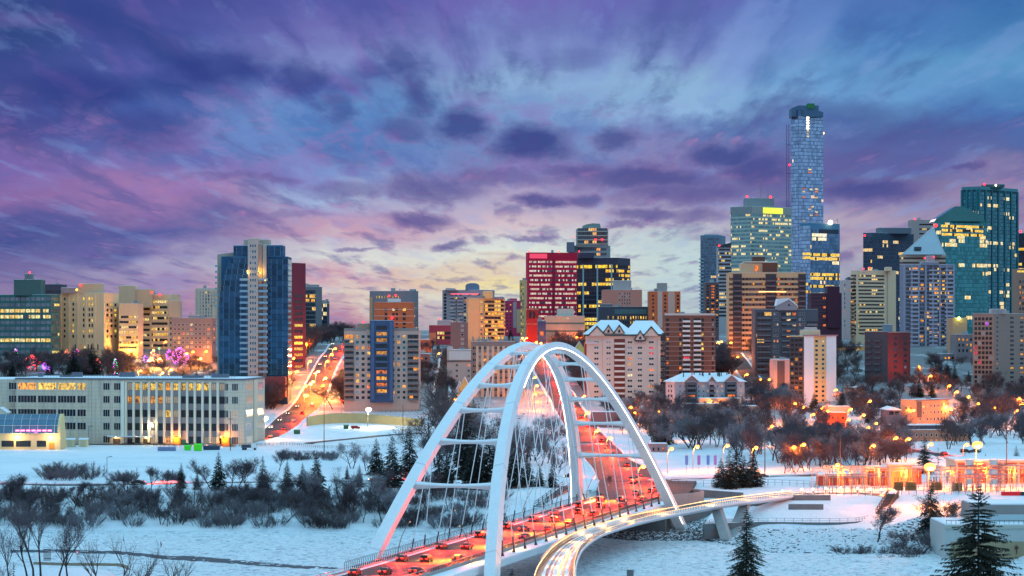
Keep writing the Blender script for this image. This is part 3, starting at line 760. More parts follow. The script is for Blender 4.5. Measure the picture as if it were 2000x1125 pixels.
class Bld:
    def __init__(s, name, label, l, r, yt, Y, wall, m=None, ang=.5, dep=24.0, roof=True, cat='building', par=.9, units=1, yb=None):
        s.Y = Y; s.wins = []; s.l, s.r, s.m, s.ang = l, r, m, ang
        zt = wz(yt, Y); s.zt = zt
        if m is None:
            xl, xr = wx(l, Y), wx(r, Y); s.P = [(xl, Y), (xr, Y), (xr, Y + dep), (xl, Y + dep)]
            s.faces = {0: (Vector((xl, Y, 0)), Vector((1, 0, 0)), xr - xl), 1: (Vector((xr, Y, 0)), Vector((0, 1, 0)), dep), 3: (Vector((xl, Y + dep, 0)), Vector((0, -1, 0)), dep)}
        else:
            xc = wx(m, Y); ul, ur = (l - 1000) / F, (r - 1000) / F
            tl = (xc - ul * Y) / (cos(ang) + ul * sin(ang)); tr = (ur * Y - xc) / (sin(ang) - ur * cos(ang))
            A = Vector((xc - tl * cos(ang), Y + tl * sin(ang), 0)); C = Vector((xc, Y, 0)); Dd = Vector((xc + tr * sin(ang), Y + tr * cos(ang), 0)); B_ = A + Dd - C
            s.P = [(A.x, A.y), (C.x, C.y), (Dd.x, Dd.y), (B_.x, B_.y)]
            s.faces = {0: (A, (C - A).normalized(), (C - A).length), 1: (C, (Dd - C).normalized(), (Dd - C).length)}
        cx = sum(p[0] for p in s.P) / 4; cy = sum(p[1] for p in s.P) / 4
        g = min(G(p[0], p[1]) for p in s.P) if yb is None else wz(yb, Y)
        s.loc = Vector((cx, cy, g)); s.z0 = g - 1.5 if yb is None else g
        s.o = thing(name, label, cat, s.loc); s.wall = wall
        s.Pl = [(p[0] - cx, p[1] - cy) for p in s.P]
        b = MB(); b.prism(s.Pl, s.z0 - g, zt - g); s.body = b.build('wall', wall, s.o)
        if roof:
            q = [(x * .985, y * .985) for x, y in s.Pl]
            b = MB(); b.prism([(x * 1.006, y * 1.006) for x, y in s.Pl], zt - g + .003, zt - g + .28); b.build('parapet', wall, s.o)
            b = MB(); b.prism(q, zt - g + .2, zt - g + .42); s.roof = b.build('roof', SNOWR, s.o)
            w_ = (s.P[1][0] - s.P[0][0]) if m is None else (s.P[2][0] - s.P[0][0])
            for k in range(units):
                a, c = U(-.3, .3), U(-.2, .2); sx, sy, sz = U(2, 4), U(2, 4), U(1.0, 2.4)
                e1 = Vector(s.Pl[1]) - Vector(s.Pl[0]); e2 = Vector(s.Pl[3]) - Vector(s.Pl[0]); p = e1 * a + e2 * c
                MB().box(p.x - sx / 2, p.x + sx / 2, p.y - sy / 2, p.y + sy / 2, zt - g + .3, zt - g + .4 + sz).build('roof_unit', UNIT, s.o)
        BL.append(s)
    def fp(s, f, u, z, off=0.0):
        p, d, L = s.faces[f]; n = Vector((d.y, -d.x, 0))
        q = p + d * (u * L) + n * off
        return Vector((q.x - s.loc.x, q.y - s.loc.y, z - s.loc.z)), atan2(d.y, d.x), L
    def z(s, py): return wz(py, s.Y)
    def win(s, f, u0, u1, n, y0, y1, nr, wf=.55, hf=.5, pal=NIGHT, fr='d', mull=0, skip=0.0, rows=None, off=.0):
        z0, z1 = s.z(y1), s.z(y0); _, _, L = s.fp(f, 0, 0); cw = (u1 - u0) * L / n; ch = (z1 - z0) / nr
        for j in range(nr):
            pl = rows.get(j, pal) if rows else pal
            for i in range(n):
                if skip and RND() < skip: continue
                c, rz, _ = s.fp(f, u0 + (u1 - u0) * (i + .5) / n, z1 - (j + .5) * ch, off)
                s.wins.append((cw * wf, ch * hf, fr, pick(pl), mull, c, rz))
    def one(s, f, u, py, w, h, pane, fr='d', mull=0):
        c, rz, _ = s.fp(f, u, s.z(py)); s.wins.append((w, h, fr, pane, mull, c, rz))
    def finish(s):
        s.wins.sort(key=lambda q: -q[0] * q[1]) if len(s.wins) > 100 else None
        if len(s.wins) > 100:
            lit = [q for q in s.wins if q[3] not in ('dark', 'blue', 'pale', 'brown', 'teal')]; rest = [q for q in s.wins if q[3] in ('dark', 'blue', 'pale', 'brown', 'teal')]
            s.wins = lit + rest
        for w, h, fr, pane, mu, c, rz in s.wins[:100]: link('window', wmesh(w, h, fr, pane, mu), s.o, c, rz)
        rest = s.wins[100:]
        if rest:
            keys = []; b = MB()
            for w, h, fr, pane, mu, c, rz in rest:
                for kk in (('F', fr), ('P', pane)):
                    if kk not in keys: keys.append(kk)
                t = MB(); window_mb(t, w, h, mu, Matrix.Translation(c) @ Matrix.Rotation(rz, 4, 'Z'))
                o = len(b.v); b.v += t.v; b.f += [tuple(o + i for i in q) for q in t.f]; b.m += [keys.index(('F', fr)) if mi == 0 else keys.index(('P', pane)) for mi in t.m]
            q = b.build('window', [FRAME[k] if a == 'F' else PANE[k] for a, k in keys], s.o); q['kind'] = 'stuff'
    def bands(s, f, u0, u1, y0, y1, n, hf, m_, name='window_band', th=.12, seg=None, only=None):
        z0, z1 = s.z(y1), s.z(y0); _, _, L = s.fp(f, 0, 0); w = (u1 - u0) * L; ch = (z1 - z0) / n; h = ch * hf
        me = MB().box(-w / 2, w / 2, -th, .05, -h / 2, h / 2).mesh(name, m_)
        for j in range(n):
            if only and j not in only: continue
            c, rz, _ = s.fp(f, (u0 + u1) / 2, z1 - (j + .5) * ch); link(name, me, s.o, c, rz)
    def fins(s, f, u0, u1, n, w, d, y0, y1, m_, name='pilaster'):
        z0, z1 = s.z(y1), s.z(y0)
        me = MB().box(-w / 2, w / 2, -d, .05, 0, z1 - z0).mesh(name, m_)
        for i in range(n):
            c, rz, _ = s.fp(f, u0 + (u1 - u0) * (i / (n - 1) if n > 1 else .5), z0); link(name, me, s.o, c, rz)
    def panel(s, f, u0, u1, y0, y1, m_, d=.2, name='wall_panel'):
        c, rz, L = s.fp(f, (u0 + u1) / 2, s.z(y1)); w = (u1 - u0) * L
        return link(name, MB().box(-w / 2, w / 2, -d, .05, 0, s.z(y0) - s.z(y1)).mesh(name, m_), s.o, c, rz)
    def balc(s, f, us, w, y0, y1, n, m_, d=1.6, rail=1.0, name='balcony', back=None, jit=None):
        z0, z1 = s.z(y1), s.z(y0); ch = (z1 - z0) / n
        b = MB(); b.box(-w / 2, w / 2, -d, .02, -.12, .1); b.box(-w / 2, w / 2, -d, -d + .12, .1, rail); b.box(-w / 2, -w / 2 + .1, -d + .12, .02, .1, rail); b.box(w / 2 - .1, w / 2, -d + .12, .02, .1, rail)
        me = b.mesh(name, m_)
        for j in range(n):
            for u in us:
                c, rz, L = s.fp(f, u, z1 - (j + 1) * ch + .1)
                link(name, me, s.o, c, rz)
                if back:
                    c2, _, _ = s.fp(f, u, z1 - (j + .45) * ch); s.wins.append((w * .86, ch * .62, 'd', pick(back), 2, c2, rz))
    def block(s, l, r, yt, yb, y0=4.0, dep=10.0, m_=None, name='penthouse', roof=True):
        Y = s.Y + y0; a, c = wx(l, Y), wx(r, Y)
        b = MB(); b.box(a - s.loc.x, c - s.loc.x, Y - s.loc.y, Y + dep - s.loc.y, wz(yb, Y) - s.loc.z, wz(yt, Y) - s.loc.z)
        q = b.build(name, m_ or s.wall, s.o)
        if roof:
            t = wz(yt, Y) - s.loc.z
            MB().box(a - s.loc.x + .3, c - s.loc.x - .3, Y - s.loc.y + .3, Y + dep - s.loc.y - .3, t + .002, t + .22).build('roof', SNOWR, q)
        return q
    def beacon(s, px, py, y0=2.0, m_=None, r=.55):
        Y = s.Y + y0; c = (wx(px, Y) - s.loc.x, y0 + s.Y - s.loc.y, wz(py, Y) - s.loc.z)
        b = MB(); b.ball(c, r); b.box(c[0] - .08, c[0] + .08, c[1] - .08, c[1] + .08, c[2] - 3.2, c[2] - r * .8, 1); b.build('beacon', [m_ or M['signal_red'], M['steel']], s.o)
    def mast(s, px, y_top, y_bot, y0=6.0, r=.16):
        Y = s.Y + y0; x = wx(px, Y) - s.loc.x; b = MB(); zt, zb = wz(y_top, Y) - s.loc.z, wz(y_bot, Y) - s.loc.z
        b.tube((x, Y - s.loc.y, zb), (x, Y - s.loc.y, zt), r * 1.6, r * .6, 5)
        for k in (.45, .7, .85): zz = zb + (zt - zb) * k; b.box(x - .9 * (1.1 - k) * 2, x + .9 * (1.1 - k) * 2, Y - s.loc.y - .08, Y - s.loc.y + .08, zz, zz + .16)
        b.build('antenna_mast', M['steel'], s.o)
    def poly(s, pts, y0, dep, m_, name, off=0.0):
        """extruded outline given in photo pixels on the plane y0 behind the front"""
        Y = s.Y + y0; P = [(wx(a, Y) - s.loc.x, wz(c, Y) - s.loc.z) for a, c in pts]; n = len(P); yy = Y - s.loc.y
        b = MB(); vs = [(x, yy, z) for x, z in P] + [(x, yy + dep, z) for x, z in P]
        b.add(vs, [(i, n + i, n + (i + 1) % n, (i + 1) % n) for i in range(n)] + [tuple(range(n)), tuple(range(2 * n - 1, n - 1, -1))])
        return b.build(name, m_, s.o)

GB = {  # glazing
    'office_blue': band_mat('glazing_office', (.030, .042, .060), .3, .1, prob=.22),
    'green': band_mat('glazing_green', (.20, .25, .30), .55, .16, prob=.0, cw=2.2, mc=(.10, .24, .24), room=2),
    'green_lit': band_mat('glazing_green_lit', (.14, .18, .22), .5, .16, prob=.75, cw=2.2, mc=(.10, .24, .24), cols=((1, .60, .07), (1, .80, .25)), es=1.4, room=3),
    'tower_blue': band_mat('glazing_tower', (.030, .100, .180), .85, .09, prob=.012, cw=3.2, mull=.08, mc=(.14, .24, .34)),
    'strip_lit': band_mat('glazing_strip', (.03, .034, .042), .1, .1, prob=.5, cw=1.7),
    'strip_some': band_mat('glazing_strip_some', (.03, .034, .042), .1, .1, prob=.2, cw=1.7),
    'red_bank': band_mat('glazing_bank', (.22, .18, .22), .1, .15, prob=.95, floor=.25, cw=1.3, cols=((1, .68, .42), (1, .78, .60)), es=1.0, mc=(.22, .03, .06), mull=.16, room=1),
    'dark_lit': band_mat('glazing_dark_tower', (.020, .025, .034), .3, .08, prob=.42, floor=.8, cw=2.4, cols=((1, .55, .03), (1, .70, .12)), es=1.5, room=3),
    'pale_tower': band_mat('glazing_pale_tower', (.13, .32, .36), .55, .12, prob=.34, floor=.55, cw=1.6, cols=((1, .60, .07), (1, .78, .28)), es=1.4, mc=(.30, .38, .40), room=4),
    'stantec': band_mat('glazing_supertall', (.26, .50, .70), .9, .09, prob=.006, cw=2.4, mull=.06, mc=(.18, .38, .58)),
    'stantec_low': band_mat('glazing_wing', (.10, .26, .42), .85, .08, prob=.16, floor=.92, cw=2.6, cols=((1, .62, .16), (1, .80, .45)), es=1.7, room=4),
    'teal': band_mat('glazing_teal', (.05, .30, .34), .85, .09, prob=.15, floor=.8, cw=1.9, cols=((1, .58, .10), (1, .76, .30)), es=1.5, mc=(.04, .16, .18), room=5),
    'teal2': band_mat('glazing_teal_dark', (.045, .25, .32), .85, .09, prob=.14, floor=.75, cw=1.9, cols=((1, .62, .16), (1, .80, .36)), es=1.5, mc=(.02, .07, .09), room=5),
    'navy': band_mat('glazing_navy', (.028, .07, .12), .6, .1, prob=.20, floor=.8, cw=1.9, cols=((1, .58, .14), (1, .76, .36)), es=1.4, room=4),
    'steelblue': band_mat('glazing_steelblue', (.10, .18, .25), .7, .12, prob=.04, cw=1.8, mc=(.16, .22, .28)),
    'garage': band_mat('glazing_deck', (.05, .035, .02), .0, .6, prob=3.0, floor=.0, cw=4.0, cols=((1, .60, .18), (1, .66, .22)), es=1.05, mull=.08, mc=(.3, .24, .16), room=1),
    'condo': band_mat('glazing_condo', (.07, .09, .115), .35, .12, prob=.16, floor=.6, cw=1.9, cols=((1, .36, .05), (1, .58, .14)), es=1.35, room=2, mc=(.2, .22, .25)),
    'balcony_dark': band_mat('glazing_recess', (.03, .036, .045), .2, .2, prob=.12, cw=2.2, cols=((1, .34, .04), (1, .55, .12)), es=1.3, room=2, mc=(.08, .085, .09)),
}
def hip(b, x0, x1, y0, y1, z0, z1, ins):
    b.add([(x0, y0, z0), (x1, y0, z0), (x1, y1, z0), (x0, y1, z0), (x0 + ins, (y0 + y1) / 2, z1), (x1 - ins, (y0 + y1) / 2, z1)], [(0, 1, 5, 4), (1, 2, 5), (2, 3, 4, 5), (3, 0, 4), (3, 2, 1, 0)]); return b

# ---- left skyline
B = Bld('office_block', 'teal banded glass office block at the left edge of the skyline', -30, 117, 576, 1720, W(48, 98, 102), m=100, ang=.42, dep=30)
B.bands(0, .0, 1, 578, 705, 11, .58, GB['green']); B.bands(1, .02, .98, 578, 705, 11, .58, GB['green'])
B.bands(0, .0, .99, 578, 705, 11, .57, GB['green_lit'], only=(2, 3, 7), th=.2); B.bands(1, .1, .9, 578, 705, 11, .4, GB['green_lit'], only=(1, 6, 9), th=.2)
B.fins(0, .0, 1, 14, .5, .3, 577, 745, W(60, 105, 108))
B.block(27, 80, 546, 577, 6, 16, W(54, 88, 94)); B.block(48, 62, 535, 546, 10, 8, W(90, 100, 110), 'plant_room')
B.mast(48, 529, 546); B.mast(66, 528, 546); B.beacon(58, 532, 10)
B = Bld('service_tower', 'dark rooftop tower peeking between the teal office block and the cream hospital block', 80, 120, 556, 1960, W(72, 66, 84)); B.beacon(99, 557); B.mast(110, 545, 556); B.bands(0, .05, .95, 566, 600, 5, .5, GB['strip_some'])
B = Bld('hospital_block', 'cream stone block with yellow lit upper windows and a tall lit stair strip', 119, 232, 573, 1730, W(198, 174, 142), m=203, ang=.4)
B.win(0, .50, .83, 5, 578, 662, 8, .6, .62, rows={0: [('yellow', 1)], 1: [('yellow', .8), ('amber', .2)], 6: [('yellow', .9), ('dark', .1)]}, pal=[('dark', .86), ('yellow', .14)], fr='b')
B.win(0, .24, .44, 2, 578, 662, 8, .42, .55, rows={0: [('yellow', .7), ('dark', .3)], 6: [('yellow', 1)]}, pal=[('dark', .8), ('yellow', .2)], fr='b')
B.win(0, .15, .24, 1, 578, 690, 11, .55, .8, pal=[('yellow', .8), ('amber', .2)], fr='b'); B.win(0, .05, .13, 1, 578, 662, 8, .5, .5, fr='b')
B.win(1, .1, .9, 3, 590, 662, 7, .5, .55, fr='b', pal=[('dark', .8), ('yellow', .2)]); B.fins(0, .0, 1, 6, 1.1, .5, 575, 700, W(205, 182, 150)); B.win(0, .3, .9, 8, 672, 684, 1, .4, .9, fr='b')
B.block(153, 196, 554, 573, 6, 14, W(172, 152, 128)); B.block(119, 153, 562, 573, 8, 12, W(128, 122, 132)); B.one(0, .5, 560, .1, .1, 'yellow'); B.beacon(157, 557, 5); B.beacon(150, 566, 6, M['sodium_yellow'], .8)
B = Bld('hospital_tower', 'beige concrete block with window bands stepping down to the right', 232, 352, 576, 1790, W(190, 170, 145), m=330, ang=.35)
B.block(232, 264, 558, 640, -3, 14, W(182, 164, 142)); B.block(264, 297, 565, 600, -2, 14, W(176, 156, 134), 'upper_block'); B.block(330, 352, 587, 620, -8, 10, W(178, 158, 140), 'wing')
B.bands(0, .33, .62, 578, 680, 10, .42, GB['strip_some']); B.bands(0, .66, .97, 584, 680, 9, .45, GB['strip_lit']); B.bands(1, .1, .9, 592, 680, 8, .4, GB['strip_some']); B.beacon(297, 571, -3); B.beacon(312, 575, 1)
B = Bld('hospital_wing', 'low beige wing with bright ribbon windows in front of the beige concrete block', 232, 270, 594, 1735, W(188, 166, 142)); B.bands(0, .03, .97, 614, 684, 7, .45, GB['strip_lit'])
B = Bld('apartment_block', 'grey brick apartment block with white framed windows above the lit street', 335, 422, 622, 1690, W(122, 112, 118), m=414, ang=.25)
B.win(0, .03, .97, 9, 630, 682, 6, .6, .55, fr='w', mull=1, pal=RESID); B.block(368, 396, 616, 622, 5, 10, W(120, 124, 134)); B.mast(372, 610, 617); B.win(1, .2, .8, 1, 630, 682, 6, .6, .5, pal=RESID, fr='w')
B = Bld('slab_tower', 'pale slab tower with thin ribs left of the blue glass tower', 382, 428, 564, 1950, W(186, 176, 168)); B.win(0, .06, .94, 8, 568, 640, 11, .45, .62, pal=[('pale', .5), ('dark', .25), ('yellow', .25)], fr='b'); B.fins(0, 0, 1, 9, .8, .5, 566, 660, W(190, 180, 172))
# ---- blue glass condominium tower
B = Bld('condo_tower', 'blue glass apartment tower with a cream central spine and curved left shoulder', 432, 562, 501, 1480, W(30, 72, 110), dep=26, roof=False)
glass = GB['tower_blue']
B.poly([(427, 600), (430, 575), (436, 545), (443, 520), (449, 505), (455, 499), (487, 501), (487, 745), (427, 745)], -4, 20, W(44, 84, 116), 'curved_wing')
B.poly([(424.5, 497), (455, 493), (455, 745), (424.5, 745)], 16.5, 12, W(150, 145, 140), 'rear_wing')
zt, zb = 506, 742
for j in range(22):
    y0 = 504 + j * 10.9; xs = 429.5 + max(0, (575 - y0)) ** 1.55 * .0265
    c0 = Vector((wx((xs + 487) / 2, B.Y - 4) - B.loc.x, B.Y - 4 - B.loc.y, wz(y0 + 5, B.Y - 4) - B.loc.z)); w_ = (487 - xs) * (B.Y - 4) / F
    link('window_band', MB().box(-w_ / 2, w_ / 2, -.12, .02, -1.35, 1.35).mesh('window_band', glass), B.o, c0)
B.bands(0, .67, 1, 505, 744, 22, .88, glass); B.bands(1, .02, .98, 505, 744, 22, .85, glass)
B.block(456, 489, 479.5, 502, -1, 18, W(34, 84, 124), 'crown_block'); B.block(520, 552, 479, 502, -1, 18, W(34, 84, 124), 'crown_block')
for a, c in ((456, 489), (520, 552)):
    for yy in (483, 492):
        m0 = wx((a + c) / 2, B.Y - 1); w_ = (c - a) * (B.Y - 1) / F
        link('window_band', MB().box(-w_ / 2 + .2, w_ / 2 - .2, -.1, .02, -1.15, 1.15).mesh('window_band', glass), B.o, (m0 - B.loc.x, B.Y - 1 - B.loc.y, wz(yy + 3, B.Y - 1) - B.loc.z))
B.block(476, 525, 468, 480, 3, 14, W(150, 142, 140), 'plant_room'); sp = B.block(484, 504, 465.5, 745, -6.5, 16, W(166, 150, 146), 'central_spine'); B.block(504, 512, 476, 745, -3.5, 14, W(160, 142, 138), 'spine_flank'); B.block(513, 520, 478, 745, -4.5, 12, W(152, 142, 142), 'spine_flank')
Bs = B
for j in range(23):
    yy = 480 + j * 11.2
    if yy > 735: break
    for dx in (489.5, 494.0, 498.5):
        link('window', wmesh(1.1, 1.7, 'w', 'blue' if RND() < .9 else 'pale'), B.o, (wx(dx, B.Y - 6.5) - B.loc.x, B.Y - 6.5 - B.loc.y, wz(yy, B.Y - 6.5) - B.loc.z))
bm = MB(); bm.box(-2.6, 2.6, -1.8, 0, -.15, .1); bm.box(-2.6, 2.6, -1.8, -1.7, .1, 1.05)
bme = bm.mesh('balcony', W(120, 150, 175))
for j in range(17):
    yy = 548 + j * 11.2
    link('balcony', bme, B.o, (wx(478 , B.Y - 4.2) - B.loc.x, B.Y - 4.2 - B.loc.y, wz(yy, B.Y) - B.loc.z)); link('balcony', bme, B.o, (wx(514.5, B.Y - 4.6) - B.loc.x, B.Y - 4.6 - B.loc.y, wz(yy, B.Y) - B.loc.z))
# uplight on the spine and lit balconies
for px_, py_ in ((508, 533), (483, 530), (518, 548)):
    c = Vector((wx(px_, B.Y - 8.6) - B.loc.x, B.Y - 8.6 - B.loc.y, wz(py_, B.Y) - B.loc.z)); MB().box(c.x - .3, c.x + .3, c.y - .2, c.y + .2, c.z - .3, c.z + .3).build('wall_light', M['sodium_yellow'], B.o)
l = point('wall_light_glow', Vector((wx(508, B.Y - 7) - B.loc.x, B.Y - 6.2 - B.loc.y, wz(531, B.Y) - B.loc.z)), 900, (1, .58, .04), .3, B.o)
point('wall_light_glow', Vector((wx(481.5, B.Y - 7) - B.loc.x, B.Y - 7.2 - B.loc.y, wz(533, B.Y) - B.loc.z)), 500, (1, .58, .08), .3, B.o)
sd = MB().box(-1.0, 1.0, -1.6, 0, -.12, 1.0).mesh('balcony', W(150, 165, 175))
for j in range(18): link('balcony', sd, B.o, (wx(564.5, B.Y) - B.loc.x, B.Y + 2 - B.loc.y, wz(520 + j * 11.2, B.Y) - B.loc.z)); link('balcony', sd, B.o, (wx(424.2, B.Y + 14) - B.loc.x, B.Y + 13 - B.loc.y, wz(520 + j * 11.2, B.Y) - B.loc.z)) if j < 8 else None
MB().box(wx(440, B.Y) - B.loc.x, wx(560, B.Y) - B.loc.x, -22, 10, wz(775, B.Y) - B.loc.z, wz(735, B.Y) - B.loc.z).build('podium', W(110, 60, 66), B.o)
B = Bld('brick_tower', 'dark maroon brick tower standing behind the blue glass tower', 540, 597, 514, 1640, W(86, 34, 60), m=567, ang=.45)
B.win(1, .24, .82, 1, 572, 722, 13, .95, .5, pal=[('dark', .25), ('amber', .2), ('yellow', .55)], fr='d', rows={0: [('dark', 1)], 1: [('brown', 1)], 2: [('dark', 1)]}); B.win(0, .86, .99, 1, 520, 722, 17, .8, .5, pal=[('dark', .6), ('yellow', .4)], fr='d')
B = Bld('office_tower', 'grey blue office tower with two glowing upper storeys beside the maroon tower', 575, 629, 561, 1900, W(92, 104, 120), m=618, ang=.3)
B.bands(0, .4, .96, 566, 640, 9, .78, GB['navy']); B.bands(0, .4, .96, 566, 640, 9, .62, band_mat('glazing_amber_floor', (.1, .06, .02), 0, .2, prob=3, floor=0, cw=1.4, cols=((1, .40, .04), (1, .55, .10)), es=1.4, mull=.1, room=1), only=(1, 2), th=.2); B.block(600, 622, 556, 561, 8, 8, W(120, 120, 128))
B = Bld('office_tower', 'narrow dark glass tower with a rounded top right of the grey blue office', 622, 639, 589, 1960, W(58, 70, 92)); B.bands(0, .05, .95, 592, 650, 7, .8, GB['navy']); B.poly([(622, 589), (625, 586), (634, 586), (639, 591), (639, 593), (622, 593)], -.5, 20, W(130, 140, 150), 'cap')
B = Bld('condo_building', 'cream and blue condominium building with dark corner balconies facing the hill street', 672, 818, 646, 1450, W(158, 146, 142), dep=28)
B.win(0, .14, .37, 3, 652, 782, 12, .62, .6, pal=RESID, fr='w', rows={2: [('orange', .7), ('amber', .3)]}); B.win(0, .62, .84, 3, 652, 782, 12, .58, .58, pal=[('dark', .55), ('blue', .2), ('teal', .15), ('amber', .1)], fr='w')
B.bands(0, .005, .13, 652, 782, 12, .72, GB['balcony_dark']); B.bands(0, .85, .995, 652, 782, 12, .72, GB['balcony_dark'])
B.balc(0, [.065], 5.4, 662, 782, 11, W(96, 104, 112), d=1.5); B.balc(0, [.925], 5.8, 662, 782, 11, W(96, 104, 112), d=1.5)
c = B.block(723, 768, 626, 786, -3, 12, W(48, 74, 112), 'central_bay')
for j in range(11):
    yy = 640 + j * 12.4; x = wx(745.5, B.Y - 3) - B.loc.x
    link('window_band', wmesh(5.8, 2.3, 'd', pick([('dark', .55), ('orange', .2), ('amber', .25)]) if j not in (1, 2, 4, 10) else 'amber', 3), B.o, (x, B.Y - 3 - B.loc.y, wz(yy, B.Y - 3) - B.loc.z))
    if j: link('balcony', MB().box(-3.4, 3.4, -1.3, 0, -.1, .1).box(-3.4, 3.4, -1.3, -1.22, .1, 1.0).mesh('balcony', W(60, 84, 116)), B.o, (x, B.Y - 3 - B.loc.y, wz(yy + 6.2, B.Y - 3) - B.loc.z))
for px_ in (728, 764): 
    x = wx(px_, B.Y - 3) - B.loc.x; MB().box(x - .9, x + .9, -3.4 + (B.Y - B.loc.y), -2.9 + (B.Y - B.loc.y), wz(782, B.Y) - B.loc.z, wz(628, B.Y) - B.loc.z).build('pilaster', W(60, 88, 128), B.o)
B.panel(0, 0, .30, 641, 646, W(110, 116, 122), name='cornice'); B.panel(0, .67, 1, 641, 646, W(110, 116, 122), name='cornice'); B.block(697, 722, 632, 646, 5, 8, W(150, 122, 108)); B.beacon(710, 629, 6)
B = Bld('brick_tower', 'orange brick apartment tower with light concrete bands above the blue bay', 731, 807, 591, 1880, W(170, 98, 66)); B.win(0, .26, .34, 1, 600, 700, 11, .8, .6, fr='d'); B.win(0, .45, .62, 2, 600, 700, 11, .7, .55, pal=NIGHT); B.win(0, .72, .82, 1, 600, 700, 11, .8, .6, pal=[('dark', .7), ('yellow', .3)]); B.bands(0, 0, 1, 598, 700, 8, .07, W(190, 180, 176), 'concrete_band', .25); B.beacon(766, 621, -3, r=.9); B.block(757, 782, 584, 591, 5, 8, W(170, 175, 185))
B = Bld('slab_tower', 'wide grey slab with a row of small lit top windows behind the orange brick tower', 722, 817, 569, 2060, W(116, 118, 132), m=806, ang=.3); B.win(0, .13, .70, 9, 577, 583, 1, .35, .8, pal=[('yellow', 1)]); B.win(1, .1, .9, 2, 590, 660, 9, .5, .5, pal=RESID, fr='w'); B.panel(0, 0, .07, 580, 660, W(176, 140, 110), d=.4); B.beacon(760, 578, -2, r=.8); B.beacon(773, 577, -2, r=.8); B.mast(781, 563, 569); B.block(800, 812, 565, 569, 5, 8)
# ---- middle
B = Bld('condo_tower', 'grey balconied tower with a blue domed plant room left of the bridge crown', 864, 966, 567, 2050, W(140, 136, 150), m=948, ang=.3)
B.win(0, .03, .10, 1, 572, 650, 12, .8, .7, pal=[('dark', .7), ('blue', .3)]); B.win(0, .16, .9, 7, 572, 650, 12, .6, .6, pal=RESID, fr='w'); B.balc(0, [.25, .42, .7], 5, 575, 650, 11, W(150, 150, 165), d=1.4); B.poly([(909, 567), (909, 558), (912, 554.5), (918, 553), (928, 553), (934, 555), (936, 558), (936, 567)], 4, 14, W(90, 116, 150), 'plant_dome'); B.poly([(868, 567), (872, 562.5), (888, 563), (894, 567)], 3, 8, W(160, 160, 175), 'canopy')
MB().box(wx(880, B.Y) - B.loc.x, wx(935, B.Y) - B.loc.x, -1.2 + B.Y - B.loc.y, -1.0 + B.Y - B.loc.y, wz(575, B.Y) - B.loc.z, wz(573.4, B.Y) - B.loc.z).build('light_strip', mat('pink_strip', (.5, .1, .2), .4, em=(1, .12, .2), es=1.6, var=0), B.o)
B = Bld('apartment_tower', 'tan apartment tower with yellow lit balcony bands left of the bridge crown', 911, 986, 583, 1760, W(192, 156, 116), m=914, ang=1.25)
B.win(1, .32, .41, 1, 586, 664, 10, .7, .45, fr='w', pal=[('yellow', .6), ('dark', .2), ('blue', .2)]); B.bands(1, .44, .98, 585, 664, 10, .52, band_mat('glazing_tan', (.05, .03, .03), .1, .2, prob=.62, floor=.1, cw=2.2, cols=((1, .50, .06), (1, .66, .14)), es=1.5, room=1, mc=(.2, .13, .08)))
B.bands(1, .44, 1.0, 589, 668, 10, .28, W(200, 165, 125), 'balcony_parapet', 1.3); B.block(943, 962, 569, 583, 3, 8, W(196, 170, 120)); B.block(962, 984, 580, 584, 5, 8, W(120, 120, 150))
B.panel(1, .0, .3, 583, 664, W(202, 166, 126), .3)
B = Bld('apartment_block', 'plain slate grey block with one column of white windows beside the tan tower', 880, 914, 630, 1660, W(104, 92, 100), m=912, ang=.2); B.win(0, .58, .86, 1, 632, 684, 6, .6, .5, fr='w', pal=[('pale', .7), ('dark', .3)])
B = Bld('low_block', 'magenta painted mid rise partly hidden by the tan tower', 984, 1017, 588, 2100, W(168, 48, 92)); B.block(995, 1010, 583, 588, 3, 8); B.panel(0, .55, .75, 590, 640, W(150, 140, 150)); B.panel(0, .76, 1, 604, 650, W(180, 150, 125)); B.win(0, .1, .5, 2, 592, 650, 9, .4, .4, pal=NIGHT)
B = Bld('low_block', 'low crimson block with a cream lower storey behind the snowy lane', 838, 882, 636, 1900, W(150, 62, 84)); B.block(854, 882, 626, 636, 5, 8, W(150, 140, 150)); B.panel(0, .0, .3, 650, 672, W(196, 128, 96)); B.bands(0, .35, 1, 646, 664, 2, .6, GB['strip_lit']); B.beacon(858, 623, 5)
B = Bld('low_block', 'pale block with a blank white upper wall behind the small yellow house', 873, 921, 684, 1560, W(168, 160, 164)); B.panel(0, .08, 1, 686, 703, W(190, 195, 205), .3); B.panel(0, 0, 1, 704.5, 706, W(70, 72, 84), .5, 'ledge'); B.win(0, .3, .5, 1, 708, 740, 3, .5, .5, mull=1, fr='w'); B.win(0, .78, .98, 1, 708, 740, 3, .5, .5, mull=1, fr='w'); B.block(873, 884, 678, 684, 2, 6)
B = Bld('apartment_block', 'wide taupe apartment block with beige window panels and rooftop antennas seen through the arch', 920, 1006, 668, 1500, W(118, 108, 110), dep=20)
B.win(0, .02, .98, 8, 674, 790, 10, .78, .5, pal=[('dark', .66), ('pale', .12), ('blue', .12), ('orange', .05), ('amber', .05)], fr='b', mull=1); B.bands(0, 0, 1, 679.8, 795.8, 10, .3, W(112, 103, 106), 'spandrel', .13)
B.fins(0, .14, .98, 8, 1.5, .16, 676, 790, W(176, 158, 140), 'panel_strip')
for a in (924, 936, 943, 951, 957, 978, 985, 990, 998): B.mast(a, 657, 668, 3, .4)
